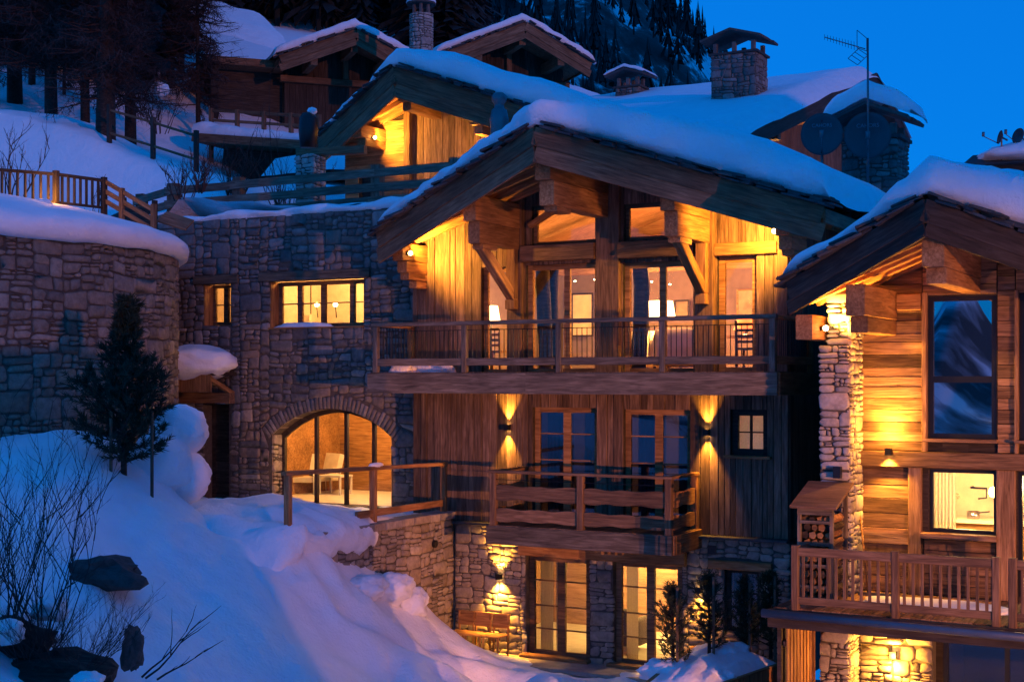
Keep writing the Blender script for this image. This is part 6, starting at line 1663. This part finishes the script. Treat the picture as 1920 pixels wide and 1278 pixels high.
nb2 = thing('added_shade_block', (46, 5, -3), 'added unseen block shading the near roofs from the low sun', 'building')  # unseen block, added to keep the low sun off the near roofs
m = MB(); m.box((40, -1.7, -6), (52, 13, 17.0)); m.build('wall', 'wood_weathered', nb2)
m = MB(); m.v += [(39.4, -2.2, 16.9), (39.4, 13.6, 16.9), (46, 13.6, 19.4), (46, -2.2, 19.4), (52.6, -2.2, 16.9), (52.6, 13.6, 16.9)]; m.f += [(0, 3, 2, 1), (3, 4, 5, 2), (0, 1, 5, 4), (1, 2, 5), (0, 4, 3)]; m.build('roof', 'slate_stone', nb2)
for k in range(4):
    for r in range(5): window(nb2, 41 + 2.6 * k, 42.3 + 2.6 * k, -1 + 3 * r, 0.5 + 3 * r, -1.8, (0.5,), (0.5,), 0.08, 'wood_honey', 'glass_mirror')

# unseen floodlight mast, added as warm fill for walls and snow
fm = thing('added_fill_mast', (24.4, -1.6, gz(24.4, -1.6)), 'added unseen floodlight mast giving warm fill light', 'floodlight')
zf = 2.6
m = MB(); m.tube([(24.4, -1.6, gz(24.4, -1.6) - 0.3), (24.4, -1.6, zf + 0.5)], [0.12, 0.08], 10); m.build('mast', 'zinc', fm, True)
m = MB(); m.box((23.9, -1.65, zf + 0.3), (24.9, -1.55, zf + 0.4)); m.build('cross_arm', 'zinc', fm)
for k in (-0.4, 0.4):
    M = frame((0.68, 0.73, 0), (-0.73, 0.68, 0.05), (24.4 + k, -1.55, zf + 0.1))
    m = MB(); m.box((-0.18, -0.14, -0.12), (0.18, 0.14, 0.0)); m.build('lamp_housing', 'zinc', fm, False, M)
    m = MB(); m.box((-0.16, -0.12, 0.001), (0.16, 0.12, 0.01)); m.build('lamp_glass', 'spot_tiny', fm, False, M)
    light('added_fill_light', 'SPOT', (24.4 + k - 0.2, -1.4, zf + 0.1), 5600, (1.0, 0.34, 0.12), fm, 0.018, 60, (-0.82, 0.57, -0.12), 0.4)
    d_ = Vector((-0.82, 0.57, 0)).normalized(); n_ = Vector((-d_.y, d_.x, 0)); o_ = Vector((24.4 + k - 0.2, -1.4, zf + 0.1))
    vis = o_ + d_ * 0.8 + Vector((0, 0, 0.8 * math.tan(math.radians(8.0))))
    m = MB(); m.quad(vis - n_ * 0.9, vis + n_ * 0.9, vis + n_ * 0.9 - d_ * 0.95 + Vector((0, 0, 0.30)), vis - n_ * 0.9 - d_ * 0.95 + Vector((0, 0, 0.30))); m.build('fill_cutoff', 'zinc', fm)  # added shield, angled to keep the fill off the roof snow

# ================================================================== TREES AND SHRUBS
def needles_on(m, p, d, L, n, ln, wd):
    """bottle brush of needles round the twig from p along d"""
    d = d.normalized(); a = d.cross(Vector((0, 0, 1)) if abs(d.z) < 0.9 else Vector((1, 0, 0))).normalized(); b = d.cross(a)
    for k in range(n):
        t = random.uniform(0.05, 1.0); ang = random.uniform(0, 6.283); q = p + d * (L * t)
        o = (a * math.cos(ang) + b * math.sin(ang)) * random.uniform(0.6, 1) + d * random.uniform(0.5, 1.3); o.normalize()
        s = o.cross(Vector((random.uniform(-1, 1), random.uniform(-1, 1), random.uniform(-1, 1)))).normalized() * wd
        e = q + o * ln * random.uniform(0.7, 1.2)
        m.tri(q - s, q + s, e)
def pine(base, h, r, label, seed, mat='needles', nb=46, cat='pine tree', group=None, ln=0.09, bare=0.12, top_open=0.75, wd=0.006, nd=26):
    random.seed(seed); base = Vector(base)
    t = thing('pine_tree', base, label, cat, group)
    lean = Vector((random.uniform(-0.05, 0.05), random.uniform(-0.05, 0.05), 0))
    tr = [base + Vector((0, 0, -0.3))] + [base + Vector((0, 0, h * k / 6)) + lean * h * (k / 6) ** 2 for k in range(7)]
    m = MB(); m.tube(tr, [0.03 * h ** 0.6 * (1.1 - 0.95 * k / 7) for k in range(8)], 7); m.build('trunk', 'bark', t, True)
    br = MB(); nm = MB()
    for i in range(nb):
        f = bare + (0.97 - bare) * ((i + random.random()) / nb); z = h * f; c = base + Vector((0, 0, z)) + lean * h * f * f
        a = i * 2.399 + random.uniform(-0.4, 0.4); prof = math.sin(min(1, (1.02 - f) / 0.75) * 1.4) * (0.75 + 0.25 * math.sin(f * 9 + seed))
        L = r * max(0.16, prof) * random.uniform(0.5, 1.35); up = 0.15 + 0.7 * f + random.uniform(-0.15, 0.2)
        d = Vector((math.cos(a), math.sin(a), up)).normalized()
        p1 = c + d * L * 0.55; p2 = p1 + (d + Vector((0, 0, 0.45))).normalized() * L * 0.5
        br.tube([c, p1, p2], [0.016, 0.010, 0.004], 4, False)
        ns = max(3, int(L / 0.10))
        for s in range(ns):
            u = 0.25 + 0.75 * s / max(1, ns - 1); q = c.lerp(p1, u / 0.6) if u < 0.6 else p1.lerp(p2, (u - 0.6) / 0.4)
            sd = (d * 0.6 + Vector((random.uniform(-1, 1), random.uniform(-1, 1), random.uniform(-0.1, 0.9)))).normalized()
            tl = L * 0.22 * random.uniform(0.7, 1.4) + 0.08
            br.tube([q, q + sd * tl], [0.006, 0.003], 3, False)
            needles_on(nm, q, sd, tl * 1.1, nd, ln, wd)
        needles_on(nm, p2 - d * 0.05, Vector((d.x * 0.5, d.y * 0.5, 0.8)), 0.16, nd, ln, wd)
    needles_on(nm, tr[-1] + Vector((0, 0, -0.12)), Vector((0, 0, 1)), 0.2, nd * 2, ln, wd)
    br.build('branches', 'bark', t); nm.build('crown', mat, t)
    return t
q = atT(232, 828, 23.3)
pine((q.x, q.y, gz(q.x, q.y) - 0.02), 2.85, 0.88, 'dark bushy young pine tied to stakes before the curved stone wall', 5, nb=96, ln=0.13, wd=0.011, nd=34, bare=0.05)
for px, y0, y1, t_ in ((208, 770, 838, 23.1), (285, 770, 856, 23.1)):
    p = atT(px, y1, t_); p2 = atT(px, y0, t_); g = gz(p.x, p.y)
    tag(beam('stake', (p.x, p.y, g - 0.3), (p.x, p.y, max(p2.z, g + 0.5)), 0.045, 0.045, 'wood_grey', up=(0, -1, 0)), 'thin stake holding the bushy pine by the curved wall', 'stake', 'stakes of the bushy pine')
# planter with potted pines
pl = thing('planter', (-8.2, 20.6, 0), 'boarded wooden planter filled with snow and small pines', 'planter')
PA = Vector((-9.55, 21.15, 0)); PB = Vector((-6.75, 21.1, 0)); PD = Vector((-9.1, 19.2, 0)); PC = Vector((-6.75, 19.9, 0))
c0, c1, c2, c3 = onZ(1205, 1290, 0.62), onZ(1340, 1285, 0.66), onZ(1470, 1240, 0.66), onZ(1300, 1215, 0.62)
corners = [Vector((p.x, p.y, 0)) for p in (c0, c1, c2, c3)]
for p, q_ in zip(corners, corners[1:] + corners[:1]):
    n = max(3, int((q_ - p).length / 0.14))
    for i in range(n):
        c = p.lerp(q_, (i + 0.5) / n); d = (q_ - p).normalized()
        beam('board', c, c + Vector((0, 0, 0.64)), (q_ - p).length / n - 0.006, 0.03, 'wood_honey', pl, up=(d.y, -d.x, 0))
    beam('rim', p + Vector((0, 0, 0.655)), q_ + Vector((0, 0, 0.655)), 0.07, 0.03, 'wood_honey', pl)
cen = sum(corners, Vector()) / 4
m = MB(); n = 26; rows = 14
for j_ in range(rows + 1):
    for i in range(n + 1):
        a, b = i / n, j_ / rows
        p = corners[0].lerp(corners[1], a).lerp(corners[3].lerp(corners[2], a), b)
        e = min(1, min(a, 1 - a) * 6, min(b, 1 - b) * 6)
        m.v.append((p.x, p.y, 0.60 + (0.14 + 0.12 * math.exp(-((a - 0.5) / 0.4) ** 2 - ((b - 0.6) / 0.5) ** 2)) * e ** 0.5 + 0.13 * fbm(a * 5, b * 4, 8) * e))
for j_ in range(rows):
    for i in range(n): a = j_ * (n + 1) + i; m.f.append((a, a + 1, a + n + 2, a + n + 1))
tag(m.build('planter_snow', 'snow', None, True), 'heaped snow in the wooden planter', 'snow', kind='stuff')
for px, py, z_, r_, lab_ in ((1250, 1262, 0.62, (0.42, 0.34, 0.24), 'smooth blue snow hump at the door end of the planter'), (1365, 1232, 0.72, (0.36, 0.30, 0.26), 'rough snow hump in the middle of planter'), (1330, 1275, 0.60, (0.4, 0.3, 0.22), 'snow hump spilling over the planter front')):
    q = onZ(px, py, z_); snow_blob('planter_hump', lab_, q, r_, px * 0.013, amp=0.22)
labs = ('small pine with dense needles at the glazed door end of planter', 'open branched small pine in front of the down light', 'slim dark small pine between two stakes in the planter', 'brownish green small pine beside the right chalet balcony')
for (px, pyb, pyt, z, lab, sd, r, mat) in ((1262, 1250, 1105, 0.72, labs[0], 3, 0.46, 'needles'), (1330, 1222, 1085, 0.85, labs[1], 8, 0.42, 'needles'), (1398, 1215, 1095, 0.85, labs[2], 9, 0.32, 'needles'), (1445, 1225, 1085, 0.75, labs[3], 13, 0.46, 'needles_warm')):
    p = onZ(px, pyb, z); top = p.z + (pyb - pyt) / FPX * (p - Vector((0, 0, CZ))).length
    pine((p.x, p.y, z - 0.1), top - z + 0.1, r, lab, sd, mat, nb=40, ln=0.10, group='small pines in the planter', nd=24, wd=0.007)
    q2 = onZ(px + 8, pyb + 3, z); tag(beam('stake', (q2.x, q2.y, z - 0.3), (q2.x, q2.y, top + 0.02), 0.04, 0.04, 'wood_grey', up=(0, -1, 0)), 'rough grey stake supporting a small pine in the planter', 'stake', 'stakes in the planter')
# snow laden lumps beside the doorway
for px, py, t_, r, sd, lab in ((337, 806, 24.9, (0.50, 0.52, 0.48), 2, 'upper round ball of snow stacked beside the entrance'), (350, 895, 24.85, (0.40, 0.46, 0.44), 4, 'lower round ball of snow overhanging the path'), (300, 868, 24.5, (0.55, 0.6, 0.56), 9, 'wide snow hump behind the stacked balls by the pine')):
    snow_blob('snow_ball', lab, atT(px, py, t_), r, sd, amp=0.10)
# boulder and foot rocks
def rock(c, r, label, seed, mat='rock'):
    import bmesh
    bm = bmesh.new(); bmesh.ops.create_icosphere(bm, subdivisions=3, radius=1.0)
    for v in bm.verts:
        d = v.co.normalized(); k = 1 + 0.5 * fbm(d.x + seed, d.y * 1.1, d.z * 1.3, 3); k = round(k * 7) / 7 * 0.5 + k * 0.5
        v.co = Vector((d.x * r[0] * k, d.y * r[1] * k, d.z * r[2] * k))
    me = bpy.data.meshes.new('boulder'); bm.to_mesh(me); bm.free(); me.materials.append(MAT[mat])
    return tag(link('boulder', me, None, Matrix.Translation(Vector(c)) @ Matrix.Rotation(0.35, 4, 'Z')), label, 'rock')
p = atT(188, 1056, 19.75); rock((p.x, p.y, p.z - 0.16), (0.64, 0.45, 0.27), 'dark flat boulder showing through the snow slope', 3)
p = atT(250, 1208, 17.6); rock((p.x, p.y, p.z - 0.05), (0.13, 0.16, 0.30), 'narrow dark rock beside the twiggy bush', 9)
p = atT(110, 1215, 16.8); rock((p.x, p.y, p.z - 0.28), (0.66, 0.42, 0.28), 'low black rock under the twiggy bush', 14, 'bark')
p = atT(40, 1160, 17.2); rock((p.x, p.y, p.z - 0.24), (0.42, 0.35, 0.24), 'black stump like rock at foot of twiggy bush', 21, 'bark')
p = atT(225, 283, 37); rock((p.x, p.y, hz(p.x, p.y) - 0.1), (0.9, 0.6, 0.42), 'reddish boulder under snow on the forest slope', 4, 'rock')
for px, py, t_, r, sd, lab in ((8, 1185, 16.5, (0.26, 0.22, 0.15), 3, 'snow cushion over the black rock by the twiggy bush'), (95, 1142, 17.6, (0.22, 0.22, 0.15), 6, 'small snow cap on the black rock'), (165, 1275, 16.2, (0.20, 0.18, 0.10), 8, 'snow cushion among the lowest twigs')):
    q = atT(px, py, t_); snow_blob('snow_cushion', lab, q, r, sd, amp=0.2)
# twiggy bush, bare
def twigs(base, n, h, spread, label, seed, group=None, r0=0.012, mat='twig', lean=(0, 0, 0), depth=3, cat='bush', name='bare_bush'):
    random.seed(seed); base = Vector(base); m = MB()
    def grow(p, d, L, r, lev):
        pts = [p]; q = p; dd = d.copy(); k = 5
        for i in range(k):
            dd = (dd + Vector((random.uniform(-.18, .18), random.uniform(-.18, .18), random.uniform(-.05, .12)))).normalized(); q = q + dd * L / k; pts.append(q)
            if lev < depth and random.random() < (0.75 if lev == 0 else 0.6):
                sd = (dd + Vector((random.uniform(-1, 1), random.uniform(-1, 1), random.uniform(-.1, .7))) * 0.75).normalized(); grow(q, sd, L * random.uniform(0.3, 0.55), r * 0.6, lev + 1)
        m.tube(pts, [r * (1 - 0.8 * i / k) for i in range(k + 1)], 4 if lev < 2 else 3, False)
    for i in range(n):
        a = random.uniform(0, 6.283); d = Vector((math.cos(a) * spread, math.sin(a) * spread, 1)) + Vector(lean); d.normalize()
        grow(base + Vector((math.cos(a), math.sin(a), 0)) * random.uniform(0, 0.3), d, h * random.uniform(0.6, 1.1), r0, 0)
    return tag(m.build(name, mat), label, cat, group)
p = atT(10, 1160, 16.9); twigs((p.x, p.y, p.z - 0.15), 16, 2.1, 0.35, 'tall bare twiggy bush rising from the rocks in the snow', 3)
p = atT(75, 1180, 16.9); twigs((p.x, p.y, p.z - 0.15), 13, 1.9, 0.42, 'bare bush with branching stems beside the flat boulder', 5)
p = atT(-60, 1180, 16.4); twigs((p.x, p.y, p.z - 0.15), 12, 2.0, 0.35, 'bare bush half cut off beside the black stump', 8)
p = atT(150, 1240, 16.6); twigs((p.x, p.y, p.z - 0.1), 44, 0.8, 1.1, 'low tangle of thin twigs over the black rock', 12, r0=0.006)
p = atT(60, 1215, 16.6); twigs((p.x, p.y, p.z - 0.1), 44, 0.75, 1.0, 'dense tangle of short twigs under the tall bush', 17, r0=0.006)
p = atT(262, 1262, 17.0); twigs((p.x, p.y, p.z - 0.05), 3, 1.0, 0.2, 'single curved branch sticking out of the snow slope', 4, lean=(0.9, 0.5, -0.2), r0=0.014, depth=1)
for px, py, t_, n, h, lab, sd in ((185, 310, 34, 3, 0.9, 'dry stalk in the snow on the forest slope above the fence', 2), (345, 330, 33, 10, 0.9, 'dark leafless shrub behind the ranch fence', 6), (375, 360, 31, 14, 0.7, 'low brushy shrub at the foot of the ranch fence', 7), (525, 335, 36, 4, 2.6, 'thin leafless sapling by the stone pillar', 9), (440, 345, 36, 22, 1.2, 'tangled dark thicket under the snowy deck', 10), (550, 345, 35, 16, 1.1, 'reddish thicket beside the roadside chalet', 15), (20, 330, 29, 5, 1.3, 'leafless branches leaning over the baluster fence', 22)):
    p = atT(px, py, t_); twigs((p.x, p.y, min(p.z, hz(p.x, p.y) + 0.1)), n, h, 0.35, lab, sd, mat='larch_twig', r0=0.02)
# larch and spruce trunks of the slope wood
def forest_tree(px, py, t_, wpx, label, seed, h=13, twg=240, mat='larch_twig', group='dark trees of the slope wood', low=0.12):
    random.seed(seed); p = atT(px, py, t_); base = Vector((p.x, p.y, hz(p.x, p.y))); R = wpx / FPX * t_ / 2
    t = thing('larch_tree', base, label, 'tree', group)
    lean = Vector((random.uniform(-.02, .02), random.uniform(-.02, .02), 0)); k = 9
    m = MB(); m.tube([base + Vector((0, 0, -0.6))] + [base + Vector((0, 0, h * i / k)) + lean * h * i / k for i in range(k + 1)], [R * 1.35] + [R * (1.12 - 0.95 * i / k) for i in range(k + 1)], 10); m.build('trunk', 'bark', t, True)
    m = MB()
    for i in range(twg):
        f = low + (1 - low) * random.random(); c = base + Vector((0, 0, h * f)) + lean * h * f; a = random.uniform(0, 6.283); L = (1.1 - f) * random.uniform(0.8, 2.6) * (h / 13)
        d = Vector((math.cos(a), math.sin(a), random.uniform(-0.35, 0.15))).normalized(); q = c + d * L
        m.tube([c, c.lerp(q, 0.5) + Vector((0, 0, -0.05)), q + Vector((0, 0, 0.1))], [0.03, 0.018, 0.006], 3, False)
        for s in range(14):
            u = random.uniform(0.25, 1); z = c.lerp(q, u); e = z + Vector((random.uniform(-.5, .5), random.uniform(-.5, .5), random.uniform(-.45, .3))) * 0.9; w = d.cross(Vector((0, 0, 1))) * 0.02
            m.tri(z - w, z + w, e)
            for _ in range(3):
                z2 = z.lerp(e, random.random()); e2 = z2 + Vector((random.uniform(-1, 1), random.uniform(-1, 1), random.uniform(-.8, .4))) * 0.34; m.tri(z2 - w * 0.8, z2 + w * 0.6, e2)
    m.build('crown', mat, t); return t
for i, (px, py, t_, w, lab) in enumerate((
    (198, 250, 40, 34, 'thick reddish larch trunk beside the pole fence on the slope'), (96, 215, 44, 22, 'dark trunk with broad base left of the thick larch'), (160, 215, 45, 16, 'slim dark trunk close to the thick larch'),
    (245, 225, 46, 20, 'dark trunk behind the pole fence'), (60, 170, 52, 12, 'slender trunk deep in the slope wood'), (138, 160, 56, 9, 'thin trunk high on the snowy slope'), (120, 195, 50, 6, 'very thin young trunk between thick trunks'),
    (306, 205, 58, 10, 'dark trunk behind the snow capped bush'), (372, 262, 52, 9, 'straight dark trunk by the end of the pole fence'), (28, 195, 48, 26, 'dark trunk in the thicket at the wood edge'),
    (340, 190, 60, 12, 'far dark trunk with drooping branches'), (270, 170, 64, 12, 'far trunk standing high above the pole fence'), (180, 150, 66, 12, 'far trunk in the upper wood'), (-40, 200, 46, 22, 'trunk at the very edge of the slope wood'), (225, 185, 55, 12, 'dark trunk between the thick larch and the pole fence'), (12, 150, 58, 14, 'dark trunk high in the thicket'), (75, 185, 57, 10, 'thin dark trunk near the slender one'), (320, 175, 57, 14, 'dark trunk above the snow capped bush'), (150, 185, 60, 12, 'dark trunk behind the slim one'), (285, 190, 56, 9, 'thin trunk above the end of pole fence'), (355, 160, 66, 16, 'dark trunk left of the decked chalet roof'), (90, 130, 72, 14, 'far dark spruce like trunk in the upper wood'))):
    forest_tree(px, py, t_, w, lab, 40 + i, h=11 + (i * 37 % 5), twg=(70 if px > 330 else 340) if t_ < 50 else 320, low=0.3 if (px > 330 and t_ < 50) else 0.10)
random.seed(3); m = MB()
for i in range(330):
    px = random.uniform(-120, 900); t_ = random.uniform(54, 118) if px < 300 else random.uniform(78, 118); p = atT(px, HOR, t_)
    conifer(m, (p.x, p.y, hz(p.x, p.y) - 0.3), random.uniform(7, 14), random.uniform(1.3, 2.4), 16, 13)
tag(m.build('upper_forest', 'conifer_far'), 'dark conifer wood filling the slope above the chalets', 'forest', kind='stuff')
# pole fence on the slope, snow capped bush, bench
pf = thing('pole_fence', atT(216, 255, 38), 'thin pole fence crossing the snow on the forest slope', 'fence')
pts = [atT(205, 250, 39), atT(287, 268, 38.5), atT(368, 285, 38)]
for p in pts: p.z = hz(p.x, p.y) - 0.05
for p in pts: beam('post', p, p + Vector((0, 0, 1.15)), 0.12, 0.12, 'wood_dark', pf, up=(0, -1, 0))
for p, q in zip(pts[:-1], pts[1:]):
    for z in (0.35, 1.0): beam('pole', p + Vector((0, 0, z)), q + Vector((0, 0, z)), 0.07, 0.07, 'wood_beam', pf)
p = atT(300, 168, 47); snow_blob('snow_cap', 'round snow cap on a bush behind the pole fence', p, (0.32, 0.32, 0.24), 2); twigs((p.x, p.y, p.z - 1.5), 12, 1.5, 0.3, 'bush under the round snow cap', 33, mat='larch_twig', r0=0.02)
# stone gate pillar by the roadside chalet and bell shaped cover
p = atT(583, 320, 33); t = thing('stone_pillar', (p.x, p.y, 9.0), 'short stone pillar carrying a beam beside the roadside chalet', 'pillar')
o = MB(); o.box((p.x - 0.25, p.y - 0.25, 9.0), (p.x + 0.25, p.y + 0.25, 10.75)); o = o.build('pillar_core', 'mortar', t)
masonry(o, [(p.x - 0.27, 9.0, p.x + 0.27, 10.75)], lambda a, b, d: Vector((a, p.y - 0.25 - d, b)), 'stone_pale', 0.3, limit=60)
masonry(o, [(p.y - 0.25, 9.0, p.y + 0.25, 10.75)], lambda a, b, d: Vector((p.x + 0.25 + d, a, b)), 'stone_pale', 0.3, limit=60)
beam('beam', (p.x - 0.4, p.y, 10.85), (p.x + 1.3, p.y + 0.4, 10.85), 0.2, 0.18, 'wood_beam', t)
q = atT(578, 230, 33.5); t = thing('covered_barrel', (q.x, q.y, q.z - 0.7), 'dark covered barrel with snow cap beside the snowy deck', 'barrel')
m = MB(); m.lathe([(0.0, -0.6), (0.20, -0.6), (0.24, -0.2), (0.22, 0.10), (0.15, 0.22), (0.0, 0.26)], 14, tuple(q)); m.build('cover', 'black_frame', t, True)
snow_blob('snow_cap', 'tiny snow cap on the dark covered barrel', q + Vector((0.12, 0, 0.27)), (0.12, 0.12, 0.09), 2)
